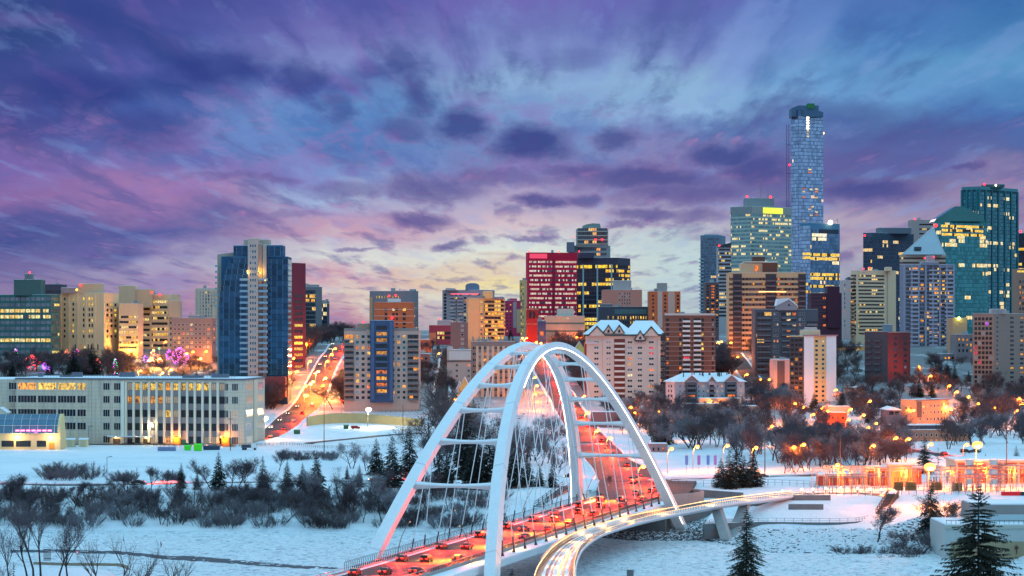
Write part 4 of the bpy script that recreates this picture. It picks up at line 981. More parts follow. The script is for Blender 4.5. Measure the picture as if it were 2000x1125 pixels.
def cottage(label, l, r, ye, yr, Y, wall, roofm, dep=9):
    a, c = wx(l, Y), wx(r, Y); g = G((a + c) / 2, Y); o = thing('house', label, 'house', ((a + c) / 2, Y + dep / 2, g)); w = (c - a) / 2; ze, zr = wz(ye, Y) - g, wz(yr, Y) - g
    MB().prism([(-w, -dep / 2), (w, -dep / 2), (w, dep / 2), (-w, dep / 2)], -1, ze).add([(-w, -dep / 2, ze), (w, -dep / 2, ze), (0, -dep / 2, zr), (-w, dep / 2, ze), (w, dep / 2, ze), (0, dep / 2, zr)], [(0, 1, 2), (4, 3, 5)]).build('wall', wall, o)
    e = .5; k = (zr - ze) / w; b = MB()
    for sg in (-1, 1):
        b.add([(sg * (w + e), -dep / 2 - e, ze - k * e + .05), (0, -dep / 2 - e, zr + .05), (0, dep / 2 + e, zr + .05), (sg * (w + e), dep / 2 + e, ze - k * e + .05), (sg * (w + e), -dep / 2 - e, ze - k * e + .4), (0, -dep / 2 - e, zr + .4), (0, dep / 2 + e, zr + .4), (sg * (w + e), dep / 2 + e, ze - k * e + .4)], [(0, 1, 2, 3), (7, 6, 5, 4), (0, 4, 5, 1), (1, 5, 6, 2), (2, 6, 7, 3), (3, 7, 4, 0)])
    b.build('roof', roofm, o)
    for i, x in enumerate((-w * .45, w * .45)):
        for z in ([ze * .3, ze * .72] if ze > 5 else [ze * .55]): link('window', wmesh(1.3, 1.5, 'w', pick([('dark', .6), ('amber', .4)]), 1), o, (x, -dep / 2, z))
    return o
cottage('small yellow gabled house with a snowy roof left of the arch', 896, 919, 760, 738, 1440, W(196, 158, 96), SNOWR)
cottage('small white gabled house with a snowy roof beside the yellow house', 890, 905, 762, 746, 1462, W(176, 180, 190), SNOWR)
cottage('bright floodlit little gabled house behind the bridge crown', 1121, 1143, 684, 668, 1640, W(235, 200, 120), SNOWR)
B = Bld('bank_tower', 'crimson office tower with rows of bright ribbon windows', 1027, 1128, 494, 2250, W(205, 20, 66), m=1032, ang=1.35)
B.bands(1, .02, .48, 507, 640, 15, .42, GB['red_bank']); B.bands(1, .54, .98, 507, 640, 15, .42, GB['red_bank']); B.panel(1, 0, 1, 493, 505, W(176, 18, 58), .2, 'fascia'); B.fins(1, .51, .51, 1, 2.5, .3, 505, 640, W(150, 20, 58)); B.beacon(1033, 491); B.beacon(1092, 491)
c, rz, L_ = B.fp(1, .2, B.z(500)); link('sign_panel', MB().box(-7.6, 7.6, -.4, -.25, -2.0, 2.0).mesh('sign_panel', mat('sign_glow_red', (.5, .05, .1), .4, em=(1, .07, .14), es=.75, var=0)), B.o, c, rz)
B = Bld('apartment_tower', 'narrow sandy tower edge lit yellow left of the crimson tower', 1015, 1029, 548, 2180, W(186, 160, 120)); B.win(0, .1, .6, 2, 552, 655, 16, .5, .55, pal=[('yellow', .55), ('dark', .45)])
B = Bld('office_tower', 'dark office tower with cyan vertical fins and glowing yellow top storey', 1127, 1231, 504, 2170, W(56, 54, 76), m=1206, ang=.4, dep=26)
B.bands(0, .0, 1, 516, 645, 15, .66, GB['dark_lit']); B.bands(1, .05, .95, 516, 645, 15, .6, GB['dark_lit']); B.bands(0, .0, 1, 516, 645, 15, .7, band_mat('glazing_gold_floor', (.1, .07, .02), 0, .2, prob=3, floor=0, cw=1.5, cols=((1, .62, .02), (1, .66, .04)), es=1.5, mull=.05, room=1), only=(0,), th=.3)
B.fins(0, .16, .86, 3, 1.2, .6, 516, 645, mat('fin_cyan', (.30, .45, .50), .4, var=.05), 'fin'); B.beacon(1131, 491); B.block(1129, 1160, 493, 504, 4, 10, W(60, 56, 80))
B = Bld('condo_tower', 'stepped grey condominium tower with rounded crown behind the crimson tower', 1110, 1192, 480, 2450, W(128, 132, 142), m=1185, ang=.25)
B.block(1126, 1188, 447, 482, 1, 20, W(142, 146, 150), 'upper_tier'); B.poly([(1138, 448), (1138, 441), (1146, 438), (1158, 436), (1172, 437), (1174, 448)], 4, 14, W(104, 128, 132), 'crown'); B.block(1107, 1122, 473, 492, -2, 12, W(96, 100, 122), 'side_tier')
B.bands(0, .25, 1, 482, 530, 5, .5, GB['condo'])
for j in range(4): 
    yy = 452 + j * 8.2; x = wx(1157, B.Y + 1) - B.loc.x; link('balcony', MB().box(-14.2, 14.2, -1.6, 0, -.3, .3).mesh('balcony', W(165, 165, 165)), B.o, (x, B.Y + 1 - B.loc.y, wz(yy, B.Y) - B.loc.z)); link('window_band', MB().box(-13.5, 13.5, -.15, .02, -1.2, 1.2).mesh('window_band', GB['condo']), B.o, (x, B.Y + 1 - B.loc.y, wz(yy - 3.9, B.Y) - B.loc.z))
B.beacon(1163, 468, -2, r=.9); B.beacon(1176, 468, -2, r=.9); B.beacon(1119, 463, 2)
B = Bld('church_tower', 'red brick church tower with twin arched belfry openings', 1028, 1052, 606, 1810, W(150, 40, 50), cat='church', units=0)
for a in (1028, 1047.5): B.block(a, a + 4.5, 598, 607, -.3, 3, W(160, 46, 54), 'pinnacle', False)
for px_ in (1036, 1043): B.poly([(px_ - 2.4, 622), (px_ - 2.4, 611), (px_ - 1.6, 608.5), (px_, 607.4), (px_ + 1.6, 608.5), (px_ + 2.4, 611), (px_ + 2.4, 622)], -.25, .3, PANE['dark'], 'belfry_arch')
B.panel(0, 0, 1, 603, 605.5, W(170, 110, 100), .4, 'string_course'); B.panel(0, -.02, 1.02, 632, 634, W(170, 110, 100), .4, 'string_course')
B = Bld('office_block', 'low peach block with grey window bands in front of the dark tower', 1064, 1142, 618, 1800, W(196, 166, 150)); B.bands(0, 0, 1, 624, 654, 2, .22, W(96, 112, 112), 'window_band'); B.block(1088, 1121, 604, 618, 5, 10, W(150, 160, 160)); B.win(0, .38, .62, 3, 619.5, 624, 1, .5, .8, pal=[('cream', 1)])
B = Bld('office_block', 'small blue shopfront under the church tower', 1050, 1066, 628, 1770, W(60, 74, 120)); B.win(0, .2, .8, 1, 646, 656, 1, .8, .9, pal=[('orange', 1)])
B = Bld('office_block', 'dusky pink windowless block with a central dark window bay', 1177, 1254, 567, 2020, W(186, 122, 112)); B.win(0, .4, .72, 5, 570, 602, 5, .5, .7, pal=[('dark', .7), ('pale', .3)], fr='w'); B.block(1198, 1233, 548, 567, 4, 10, W(150, 146, 152)); 
B = Bld('office_block', 'dark low block with a glazed roof band and yellow lit lower windows', 1170, 1271, 600, 1900, W(58, 66, 84)); B.bands(0, .3, .98, 603, 614, 1, .85, PANE['teal'], 'window_band'); B.win(0, .15, .98, 17, 616, 634, 2, .45, .7, pal=[('yellow', .5), ('dark', .5)]); B.block(1172, 1196, 594, 600, 3, 8, W(80, 84, 96))
B = Bld('brick_tower', 'orange brick tower with a pale vertical panel and grey penthouse', 1268, 1329, 570, 1880, W(176, 96, 64)); B.panel(0, .27, .42, 570, 640, W(170, 160, 160), .3); B.panel(0, .6, .82, 570, 640, W(170, 150, 146), .3); B.block(1284, 1303, 553, 570, 4, 9, W(120, 128, 134)); B.win(0, .05, .2, 1, 574, 640, 9, .4, .5); B.win(0, .46, .56, 1, 574, 640, 9, .7, .5, pal=NIGHT); B.win(0, .86, .98, 1, 574, 640, 9, .6, .6, pal=[('amber', .4), ('dark', .6)])
# ---- cream tower with steep snowy roofs
B = Bld('apartment_tower', 'cream apartment tower with steep snowy gabled roof and dormers right of the arch', 1146, 1290, 656, 1490, W(186, 172, 168), roof=False, dep=26)
B.win(0, .08, .18, 1, 663, 792, 12, .62, .42, fr='w', mull=1, pal=RESID); B.win(0, .25, .34, 1, 663, 792, 12, .66, .42, fr='w', mull=1, pal=[('dark', .7), ('pale', .3)]); B.win(0, .53, .64, 1, 663, 792, 12, .6, .42, fr='w', mull=1, pal=RESID); B.win(0, .67, .77, 1, 663, 792, 12, .62, .42, fr='w', mull=1, pal=[('dark', .8), ('pale', .2)]); B.win(0, .82, .93, 1, 663, 792, 12, .62, .42, fr='w', mull=1, pal=[('dark', .55), ('orange', .3), ('red', .15)])
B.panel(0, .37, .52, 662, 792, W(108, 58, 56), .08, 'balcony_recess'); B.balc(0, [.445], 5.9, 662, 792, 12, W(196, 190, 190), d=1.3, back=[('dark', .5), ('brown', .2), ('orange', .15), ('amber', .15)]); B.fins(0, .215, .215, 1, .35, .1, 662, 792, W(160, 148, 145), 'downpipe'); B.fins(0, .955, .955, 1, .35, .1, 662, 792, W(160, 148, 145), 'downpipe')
for a, c in ((1142, 1150),): B.block(a, c, 668, 792, 4, 12, W(118, 62, 60), 'side_bay', False)
gx = lambda p: wx(p, B.Y) - B.loc.x
gz = lambda p: wz(p, B.Y) - B.loc.z
fy = B.Y - B.loc.y
TRIM = W(44, 66, 72)
hip(MB(), gx(1140), gx(1243), fy - 1.2, fy + 27, gz(653), gz(625), 10).build('roof', SNOWR, B.o); hip(MB(), gx(1232), gx(1294), fy - .9, fy + 27, gz(652.4), gz(632), 5.5).build('roof', SNOWR, B.o)
B.panel(0, -.04, 1.03, 653, 656, TRIM, 1.3, 'eave')
for a, ye, yr, w_ in ((1166, 656, 639, 16), (1272, 656, 640, 14), (1188.5, 651, 637, 9), (1209.5, 651, 637, 9), (1250.5, 664, 648, 10)):
    s0 = [(a - w_, ye), (a, yr), (a + w_, ye)]
    B.poly(s0, -1.9, 3.2 if w_ > 10 else 5.2, B.wall, 'gable')
    q = [(a - w_ - 1.5, ye + .5), (a - w_ - 1.5, ye - 2), (a, yr - 3.2), (a + w_ + 1.5, ye - 2), (a + w_ + 1.5, ye + .5), (a, yr)]
    B.poly(q, -2.3, 5.5, TRIM, 'gable_trim'); B.poly([(a - w_ - 1.2, ye - 2.2), (a, yr - 3.5), (a + w_ + 1.2, ye - 2.2), (a, yr - 4.2)], -2.0, 8, SNOWR, 'roof')
    if w_ < 12: B.poly([(a - 2.4, ye - 1.5), (a - 2.4, ye - 5), (a, ye - 7.5), (a + 2.4, ye - 5), (a + 2.4, ye - 1.5)], -2.05, .2, PANE['dark'], 'dormer_window')
B.poly([(1240, 667), (1240, 663), (1261, 663), (1261, 667)], -1.6, 2, TRIM, 'dormer_sill'); B.panel(0, -.02, .15, 668, 671.5, W(176, 176, 190), 1.0, 'balcony'); B.panel(0, -.02, 1.02, 792, 800, W(116, 60, 58), .3, 'plinth')
B = Bld('apartment_tower', 'snow roofed rear block showing beside the cream tower roof', 1286, 1300, 650, 1530, W(60, 52, 60), roof=False); hip(MB(), wx(1222, 1530) - B.loc.x, wx(1299, 1530) - B.loc.x, -12, 14, wz(652, 1530) - B.loc.z, wz(626, 1530) - B.loc.z, 6).build('roof', SNOWR, B.o); B.win(0, .1, .9, 2, 664, 780, 11, .6, .5, pal=[('dark', .5), ('red', .25), ('orange', .25)], fr='w')
B = Bld('apartment_tower', 'brown brick tower with two columns of white balconies', 1298, 1397, 614, 1570, W(112, 76, 68), dep=20)
B.bands(0, -.005, 1.005, 624.7, 746.7, 13, .07, W(170, 165, 170), 'floor_slab', .25)
B.win(0, .02, .1, 1, 620, 742, 13, .7, .55, fr='d'); B.win(0, .28, .34, 1, 620, 742, 13, .8, .62, pal=[('dark', .6), ('yellow', .25), ('orange', .15)]); B.win(0, .72, .78, 1, 620, 742, 13, .8, .62, pal=[('dark', .7), ('yellow', .3)]); B.win(0, .92, .98, 1, 620, 742, 13, .7, .6, pal=[('dark', .7), ('pale', .3)])
B.balc(0, [.43, .645], 4.4, 620, 742, 13, W(204, 206, 214), d=1.5, back=[('brown', .8), ('dark', .15), ('red', .05)]); B.panel(0, 0, 1, 612, 616, W(178, 176, 180), .3, 'cornice')
B = Bld('apartment_building', 'long four storey apartment building under a wide snow covered roof', 1300, 1454, 746, 1395, W(150, 158, 176), m=1318, ang=1.32, roof=False, units=0)
B.win(1, .04, .98, 14, 750, 788, 4, .36, .5, fr='w', mull=1, pal=[('dark', .7), ('amber', .15), ('orange', .15)]); B.win(0, .2, .8, 2, 750, 788, 4, .4, .5, fr='d')
for u in (.23, .52, .80):
    c, rz, L_ = B.fp(1, u, B.z(790)); wv = 6.0 if u != .52 else 3.4
    link('bay', MB().box(-wv / 2, wv / 2, -1.0, .05, 0, B.z(746) - B.z(790)).mesh('bay', W(70, 84, 100) if u != .52 else W(160, 160, 176)), B.o, c, rz)
    for j in range(4):
        c, rz, L_ = B.fp(1, u, B.z(755 + j * 9.6), 1.0); link('window', wmesh(wv * .72, 1.7, 'd', pick([('dark', .5), ('orange', .3), ('amber', .2)]) if u == .52 else pick([('dark', .85), ('orange', .15)]), 2), B.o, c, rz); c, rz, L_ = B.fp(1, u, B.z(759.5 + j * 9.6), 1.0); link('balcony', MB().box(-wv / 2, wv / 2, -1.1, 0, -.1, .08).box(-wv / 2, wv / 2, -1.1, -1.04, .08, .95).mesh('balcony', W(84, 100, 116)), B.o, c, rz)
    c, rz, L_ = B.fp(1, u, B.z(746), 1.0); hgt = 4.0 if u != .52 else 3.4
    link('gable', MB().add([(-wv * .62, -.05, 0), (wv * .62, -.05, 0), (0, -.05, hgt * .8), (-wv * .62, 3, 0), (wv * .62, 3, 0), (0, 3, hgt * .8)], [(0, 1, 2), (4, 3, 5), (0, 2, 5, 3), (2, 1, 4, 5)]).mesh('gable', W(120, 110, 120)), B.o, c, rz)
    link('roof', MB().add([(-wv * .75, -.5, -.3), (0, -.5, hgt * .86), (wv * .75, -.5, -.3), (-wv * .75, 6, -.3), (0, 6, hgt * .86), (wv * .75, 6, -.3), (-wv * .75, -.5, .15), (0, -.5, hgt * .86 + .5), (wv * .75, -.5, .15), (-wv * .75, 6, .15), (0, 6, hgt * .86 + .5), (wv * .75, 6, .15)], [(6, 7, 10, 9), (7, 8, 11, 10), (0, 6, 9, 3), (8, 2, 5, 11), (0, 1, 7, 6), (1, 2, 8, 7)]).mesh('roof', SNOWR), B.o, c, rz)
p0, d0, L0 = B.faces[1]; rz = atan2(d0.y, d0.x); dpt = B.faces[0][2]
c, _, _ = B.fp(1, .5, B.z(746)); link('roof', hip(MB(), -L0 / 2 - 1.2, L0 / 2 + 1.2, -1.2, max(dpt, 14) + 1.2, 0, 4.6, 8).mesh('roof', SNOWR), B.o, c, rz)
for i in range(18):
    q = c + d0 * U(-L0 * .36, L0 * .36) + Vector((-d0.y, d0.x, 0)) * U(4, 6.5); MB().box(q.x - .25, q.x + .25, q.y - .25, q.y + .25, q.z + 2.6, q.z + 4.6).build('roof_vent', W(60, 66, 80), B.o)
for lb, l_, r_, yt_, Y_, wc in (('flat roofed pinkish bungalow block below the long snow roofed apartments', 1342, 1409, 790, 1345, (176, 140, 130)), ('flat roofed tan block beside the pinkish bungalow block', 1424, 1480, 794, 1350, (182, 152, 142)), ('low cream annexe tucked under the long snow roofed apartments', 1366, 1448, 779, 1372, (176, 160, 140))):
    B = Bld('low_block', lb, l_, r_, yt_, Y_, W(*wc), dep=12, units=0); B.win(0, .06, .94, max(3, int((r_ - l_) / 14)), yt_ + 3, yt_ + 24 if yt_ > 785 else yt_ + 11, 2 if yt_ > 785 else 1, .4, .42, fr='w', mull=1, pal=[('dark', .75), ('amber', .25)])
# ---- right skyline
B = Bld('condo_tower', 'blue grey glass condominium tower with a darker stepped neighbour', 1368, 1417, 460, 2600, W(88, 118, 146), m=1408, ang=.2); B.bands(0, .02, .98, 464, 600, 24, .72, GB['steelblue']); B.balc(0, [.06], 5, 500, 610, 16, W(120, 150, 170), d=2.2); B.block(1376, 1404, 458, 461, 4, 10, W(90, 110, 130)); B.beacon(1405, 480, -2, r=1.0)
B = Bld('office_tower', 'dark banded tower with a sloping dark cap in front of the blue grey condominium', 1403, 1428, 482, 2450, W(150, 152, 166)); B.bands(0, 0, 1, 484, 620, 19, .52, GB['strip_some']); B.poly([(1403, 482), (1414, 477), (1428, 474), (1428, 483), (1403, 483)], -.6, 18, W(50, 54, 70), 'cap')
B = Bld('apartment_tower', 'narrow brown tower glowing with orange balconies below the blue grey glass tower', 1378, 1404, 552, 2000, W(90, 74, 84)); B.win(0, .4, .7, 1, 556, 640, 15, .8, .6, pal=[('orange', .6), ('amber', .2), ('dark', .2)]); B.win(0, .05, .3, 1, 556, 640, 15, .7, .5); B.win(0, .75, .98, 1, 556, 640, 15, .7, .5)
B = Bld('office_tower', 'pale green office tower with yellow lit floors and a glowing roof sign', 1427, 1546, 403, 2700, W(150, 168, 166), m=1468, ang=.85, dep=40)
B.bands(0, .0, 1, 416, 560, 19, .5, GB['pale_tower']); B.bands(1, .0, .99, 416, 560, 19, .5, GB['pale_tower']); B.panel(1, 0, 1, 403, 417, W(140, 146, 150), .3, 'fascia'); B.panel(0, 0, 1, 403, 417, W(120, 130, 140), .3, 'fascia')
c, rz, L_ = B.fp(1, .52, B.z(410)); link('sign_panel', MB().box(-14.5, 14.5, -.9, -.4, -3.0, 3.0).mesh('sign_panel', mat('sign_glow', (.5, .5, .1), .4, em=(.84, .95, .04), es=1.0, var=0)), B.o, c, rz)
B.block(1455, 1512, 387, 404, 22, 18, W(112, 124, 134)); B.mast(1486, 350, 388, 30, .5); B.mast(1500, 370, 388, 30, .4); B.mast(1508, 376, 388, 30, .3); B.beacon(1459, 384, 24, r=1.1); B.beacon(1505, 385, 24, r=1.3)
B = Bld('supertall_tower', 'very tall slim blue glass tower under construction with an outside hoist', 1545, 1608, 216, 2920, W(60, 104, 150), m=1560, ang=1.0, dep=40, roof=False)
B.bands(0, .04, .98, 226, 660, 62, .86, GB['stantec']); B.bands(1, .0, 1, 226, 660, 62, .86, GB['stantec'])
B.poly([(1546, 228), (1546, 211), (1559, 206), (1599, 206), (1599, 216), (1607, 219), (1607, 228)], 3, 26, W(66, 96, 130), 'crown'); B.block(1577, 1591, 202, 212, 2, 10, W(44, 112, 70), 'wrapped_plant', False); B.panel(1, .1, .8, 214, 226, W(70, 84, 100), .3, 'open_storey'); B.panel(0, .1, .9, 214, 232, W(70, 60, 84), .3, 'open_storey')
for j in range(8):
    c, rz, _ = B.fp(1, .36, B.z(229 + j * 5.2)); link('work_lamp', MB().box(-1.5, 1.5, -.6, -.2, -.75, .75).mesh('work_lamp', M['warm_white'] if j < 5 else PANE['cream']), B.o, c, rz)
for j, (u_, y_) in enumerate(((.2, 368), (.2, 374), (.72, 368), (.72, 373), (.5, 369), (.72, 385), (.2, 385), (.55, 403), (.72, 413), (.73, 419), (.5, 420), (.2, 431), (.73, 436), (.45, 408), (.45, 330), (.45, 336))):
    c, rz, _ = B.fp(1, u_, B.z(y_)); link('window', wmesh(4.4, 1.7, 'd', 'cream' if j % 3 else 'orange'), B.o, c + Vector((0, -.3, 0)), rz)
b = MB(); x0, x1 = wx(1538.5, B.Y) - B.loc.x, wx(1543.5, B.Y) - B.loc.x; y_ = B.Y + 14 - B.loc.y; zt, zb = B.z(241) - B.loc.z, 0
for x in (x0, x1): b.box(x - .25, x + .25, y_ - .25, y_ + .25, zb, zt)
zz = zb
while zz < zt - 4: b.tube((x0, y_, zz), (x1, y_, zz + 4), .16, n=4); b.tube((x0, y_, zz + 4), (x1, y_, zz + 4), .14, n=4); zz += 4
for yy in (282, 338, 402): z_ = B.z(yy) - B.loc.z; b.box(x0, x1 + 8, y_ - .3, y_ + .3, z_, z_ + .6)
b.build('hoist_mast', W(96, 84, 112), B.o); B.beacon(1542, 322, 13, r=1.1)
x0 = wx(1609.5, B.Y) - B.loc.x; MB().box(x0 - .5, x0 + .5, 10, 11, wz(655, B.Y) - B.loc.z, wz(218, B.Y) - B.loc.z).build('hoist_rail', W(120, 140, 165), B.o); MB().box(x0 - 3, x0 + 3, 7, 10, wz(261, B.Y) - B.loc.z, wz(254, B.Y) - B.loc.z).build('hoist_cage', W(170, 140, 80), B.o)
for dx_ in (-1.5, 1.5): MB().ball((x0 + dx_, 6.4, wz(257.5, B.Y) - B.loc.z), 1.1).build('work_lamp', M['warm_white'], B.o)
B = Bld('office_tower', 'lower glass wing with golden lit floors at the foot of the supertall tower', 1562, 1640, 436, 2840, W(70, 120, 160), m=1583, ang=.9, dep=40)
B.bands(0, .0, 1, 440, 640, 27, .84, GB['stantec']); B.bands(1, .0, 1, 447, 640, 25, .84, GB['stantec_low']); B.panel(1, .3, .95, 447, 455, W(40, 56, 74), .4, 'louvre')
gold = band_mat('glazing_gold_wing', (.1, .07, .02), 0, .2, prob=2.2, floor=.0, cw=2.6, cols=((1, .58, .06), (1, .68, .14)), es=1.5, mull=.06, room=1)
B.bands(1, .0, .99, 447, 640, 25, .7, gold, only=(6, 7, 11, 12, 14, 16, 17), th=.4); B.bands(0, .3, .99, 440, 640, 27, .7, gold, only=(7, 8, 15, 17), th=.4); B.bands(1, .05, .55, 447, 640, 25, .8, band_mat('glazing_white_wing', (.1, .08, .06), 0, .2, prob=2.5, floor=0, cw=2.6, cols=((1, .80, .45), (1, .9, .66)), es=1.7, mull=.06, room=1), only=(1, 2), th=.4)
MB().ball((wx(1625, B.Y) - B.loc.x, -6, wz(433.5, B.Y) - B.loc.z), 2.6).build('flood_lamp', M['warm_white'], B.o); B.mast(1635, 426, 436, 14, .5)
B = Bld('slab_tower', 'large beige striped slab tower with brown panels and a stepped penthouse', 1424, 1574, 533, 1760, W(186, 158, 128), dep=24)
brown = W(92, 62, 56)
B.bands(0, .0, 1, 540, 690, 15, .5, W(104, 74, 66), 'spandrel', .1)
B.win(0, .165, .47, 7, 540, 690, 15, .55, .44, fr='d', pal=[('dark', .6), ('blue', .24), ('amber', .09), ('orange', .07)], off=.12); B.win(0, .62, .90, 6, 540, 690, 15, .55, .44, fr='d', pal=[('dark', .6), ('blue', .24), ('amber', .08), ('orange', .08)], off=.12)
for a, c in ((.05, .165), (.475, .615), (.90, 1.0)):
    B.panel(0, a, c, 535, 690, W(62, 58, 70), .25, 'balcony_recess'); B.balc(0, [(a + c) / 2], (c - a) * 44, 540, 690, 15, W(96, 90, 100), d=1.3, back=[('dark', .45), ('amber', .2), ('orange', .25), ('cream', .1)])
B.block(1447, 1520, 515, 534, 3, 12, W(182, 156, 130)); B.block(1490, 1518, 513, 534, 1, 8, brown, 'upper_block'); B.block(1470, 1494, 501, 516, 4, 8, W(88, 62, 54), 'plant_room'); B.block(1453, 1520, 511, 513, 2.5, 13, W(190, 166, 140), 'cornice'); B.one(0, .36, 524, 2.6, 4.0, 'orange'); B.block(1553, 1567, 530, 534, 4, 6, brown)
c, rz, L_ = B.fp(0, .56, B.z(570)); link('light_strip', MB().box(-9, 9, -1.6, -1.4, -.2, .2).mesh('light_strip', M['led_gold']), B.o, c, rz)
B = Bld('office_tower', 'dark maroon windowless tower in front of the golden lit glass wing', 1584, 1644, 573, 1920, W(74, 44, 62), units=0); B.block(1616, 1640, 559, 640, -2, 16, W(64, 30, 52), 'blank_tower'); B.win(0, .35, .52, 1, 578, 640, 7, .6, .5, pal=[('dark', .6), ('orange', .4)]); B.bands(0, .02, .5, 576, 640, 9, .08, W(110, 90, 106), 'floor_slab', .3)
B = Bld('condo_building', 'slate grey condominium block with a snow gabled centre and many small lit flats', 1475, 1598, 605, 1610, W(72, 82, 98), dep=24)
B.bands(0, .02, .26, 608, 745, 13, .66, GB['balcony_dark']); B.balc(0, [.14], 8.2, 612, 745, 12, W(90, 98, 112), d=1.3)
B.win(0, .28, .38, 2, 608, 745, 13, .5, .45, fr='w', pal=RESID); B.win(0, .40, .66, 3, 608, 745, 13, .75, .55, fr='d', pal=[('dark', .5), ('cream', .12), ('blue', .2), ('orange', .12), ('amber', .06)]); B.win(0, .68, .80, 2, 608, 745, 13, .5, .45, fr='w', pal=RESID); B.bands(0, .82, .99, 625, 745, 11, .6, GB['balcony_dark']); B.balc(0, [.53], 8.4, 612, 745, 12, W(92, 100, 114), d=1.2); B.balc(0, [.905], 6, 625, 745, 11, W(112, 118, 132), d=1.2)
B.poly([(1518, 606), (1518, 597), (1541, 583), (1556, 597), (1556, 606)], -1.2, 8, W(136, 132, 146), 'gable'); B.poly([(1516, 597.5), (1519, 583.5), (1541, 582), (1558, 596), (1558, 598.5), (1541, 585)], -1.5, 12, SNOWR, 'roof'); B.poly([(1538, 597), (1541, 593), (1544, 597)], -1.35, .3, PANE['dark'], 'vent')
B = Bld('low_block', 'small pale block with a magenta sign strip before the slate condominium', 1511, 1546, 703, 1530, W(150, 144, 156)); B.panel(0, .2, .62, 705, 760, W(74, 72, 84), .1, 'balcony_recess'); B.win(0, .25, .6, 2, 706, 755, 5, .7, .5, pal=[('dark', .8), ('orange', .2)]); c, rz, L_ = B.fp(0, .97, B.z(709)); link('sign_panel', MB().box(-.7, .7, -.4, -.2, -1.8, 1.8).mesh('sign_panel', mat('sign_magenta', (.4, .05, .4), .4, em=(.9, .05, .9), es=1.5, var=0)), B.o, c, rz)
B = Bld('apartment_tower', 'slim apartment tower with white end walls and a tan window strip', 1543, 1632, 657, 1480, W(206, 170, 124), m=1570, ang=.9, dep=18)
B.panel(1, .0, .29, 656, 800, W(214, 214, 222), .5, 'end_wall'); B.panel(1, .69, 1.0, 656, 800, W(214, 214, 222), .5, 'end_wall'); B.win(1, .33, .46, 1, 662, 796, 15, .62, .48, fr='t', pal=[('teal', .5), ('dark', .25), ('amber', .15), ('cream', .1)]); B.win(1, .54, .66, 1, 662, 796, 15, .62, .48, fr='t', pal=[('teal', .45), ('dark', .2), ('amber', .2), ('cream', .15)])
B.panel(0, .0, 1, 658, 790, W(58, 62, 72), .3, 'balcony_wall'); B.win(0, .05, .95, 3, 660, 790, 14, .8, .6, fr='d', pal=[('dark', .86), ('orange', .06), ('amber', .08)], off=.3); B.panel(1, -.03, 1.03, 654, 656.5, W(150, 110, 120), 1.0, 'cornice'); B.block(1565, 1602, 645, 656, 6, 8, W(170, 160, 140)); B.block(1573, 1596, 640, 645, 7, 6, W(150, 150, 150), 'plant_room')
B = Bld('parking_structure', 'open parking structure with warmly lit decks', 1630, 1690, 676, 1770, W(176, 144, 104), dep=26); B.bands(0, .02, .80, 679, 687, 1, .8, GB['garage']); B.bands(0, .02, .99, 688, 728, 4, .58, GB['garage']); B.panel(0, 0, 1.0, 727, 735, W(120, 104, 90), .2)
B = Bld('apartment_tower', 'cream banded apartment tower with curved dark balconies on its left edge', 1662, 1750, 529, 1920, W(206, 180, 156), m=1672, ang=1.15)
B.bands(1, .06, .7, 535, 655, 17, .42, GB['strip_some'], seg=None); B.fins(1, .78, .78, 1, .7, .2, 530, 655, W(160, 140, 130)); B.bands(0, 0, 1, 535, 655, 17, .6, GB['balcony_dark']); B.balc(0, [.5], 4, 535, 655, 16, W(190, 166, 146), d=1.8); B.win(1, .06, .09, 1, 612, 655, 6, .95, .7, pal=[('yellow', 1)]); B.beacon(1687, 525); B.beacon(1698, 523); B.block(1730, 1742, 522, 529, 4, 8)
B = Bld('slab_tower', 'narrow pale end wall standing left of the cream banded tower', 1648, 1663, 548, 2000, W(178, 160, 168)); B.block(1657, 1663, 541, 549, 2, 8, W(70, 70, 88)); B.win(0, .05, .2, 1, 552, 640, 10, .6, .5)
B = Bld('office_tower', 'navy glass office tower with scattered gold windows', 1686, 1784, 455, 2650, W(56, 82, 108), m=1704, ang=.9, dep=40); B.bands(0, 0, 1, 462, 640, 24, .8, GB['navy']); B.bands(1, 0, 1, 468, 640, 23, .74, GB['navy']); B.panel(1, 0, 1, 455, 467, W(50, 68, 90), .4, 'louvre'); B.block(1716, 1780, 445, 456, 14, 20, W(92, 104, 122)); B.beacon(1689, 460, -2, r=.9)
B = Bld('office_tower', 'pale stone tower behind the navy glass office', 1780, 1824, 430, 2800, W(150, 142, 148)); B.bands(0, .35, 1, 434, 560, 14, .3, GB['strip_some']); B.beacon(1787, 428, r=1); B.mast(1796, 424, 430, 4, .3)
B = Bld('office_tower', 'office tower capped by a steep glass pyramid with a red beacon', 1757, 1847, 497, 2320, W(176, 156, 146), m=1764, ang=1.3, dep=40, roof=False)
B.bands(1, 0, 1, 500, 640, 16, .4, GB['strip_some']); B.bands(0, 0, 1, 500, 640, 16, .4, GB['strip_some'])
x0, x1, xa = wx(1762, B.Y) - B.loc.x, wx(1845, B.Y) - B.loc.x, wx(1828, B.Y) - B.loc.x; zb, za = B.z(497) - B.loc.z, B.z(442) - B.loc.z; y0 = B.Y - B.loc.y - 1
b = MB(); b.add([(x0, y0, zb), (x1, y0, zb), (x1 - 2, y0 + 36, zb), (x0 + 4, y0 + 36, zb), (xa, y0 + 18, za)], [(0, 1, 4), (1, 2, 4), (2, 3, 4), (3, 0, 4)]); b.build('pyramid_roof', mat('pyramid_glass', (.36, .40, .45), .2, .7, var=.1, vs=.1), B.o)
b = MB()
for f in (.22, .5, .78): b.tube((x0 + (x1 - x0) * f, y0 - .1, zb), (xa, y0 + 17.9, za), .25, .15, 4)
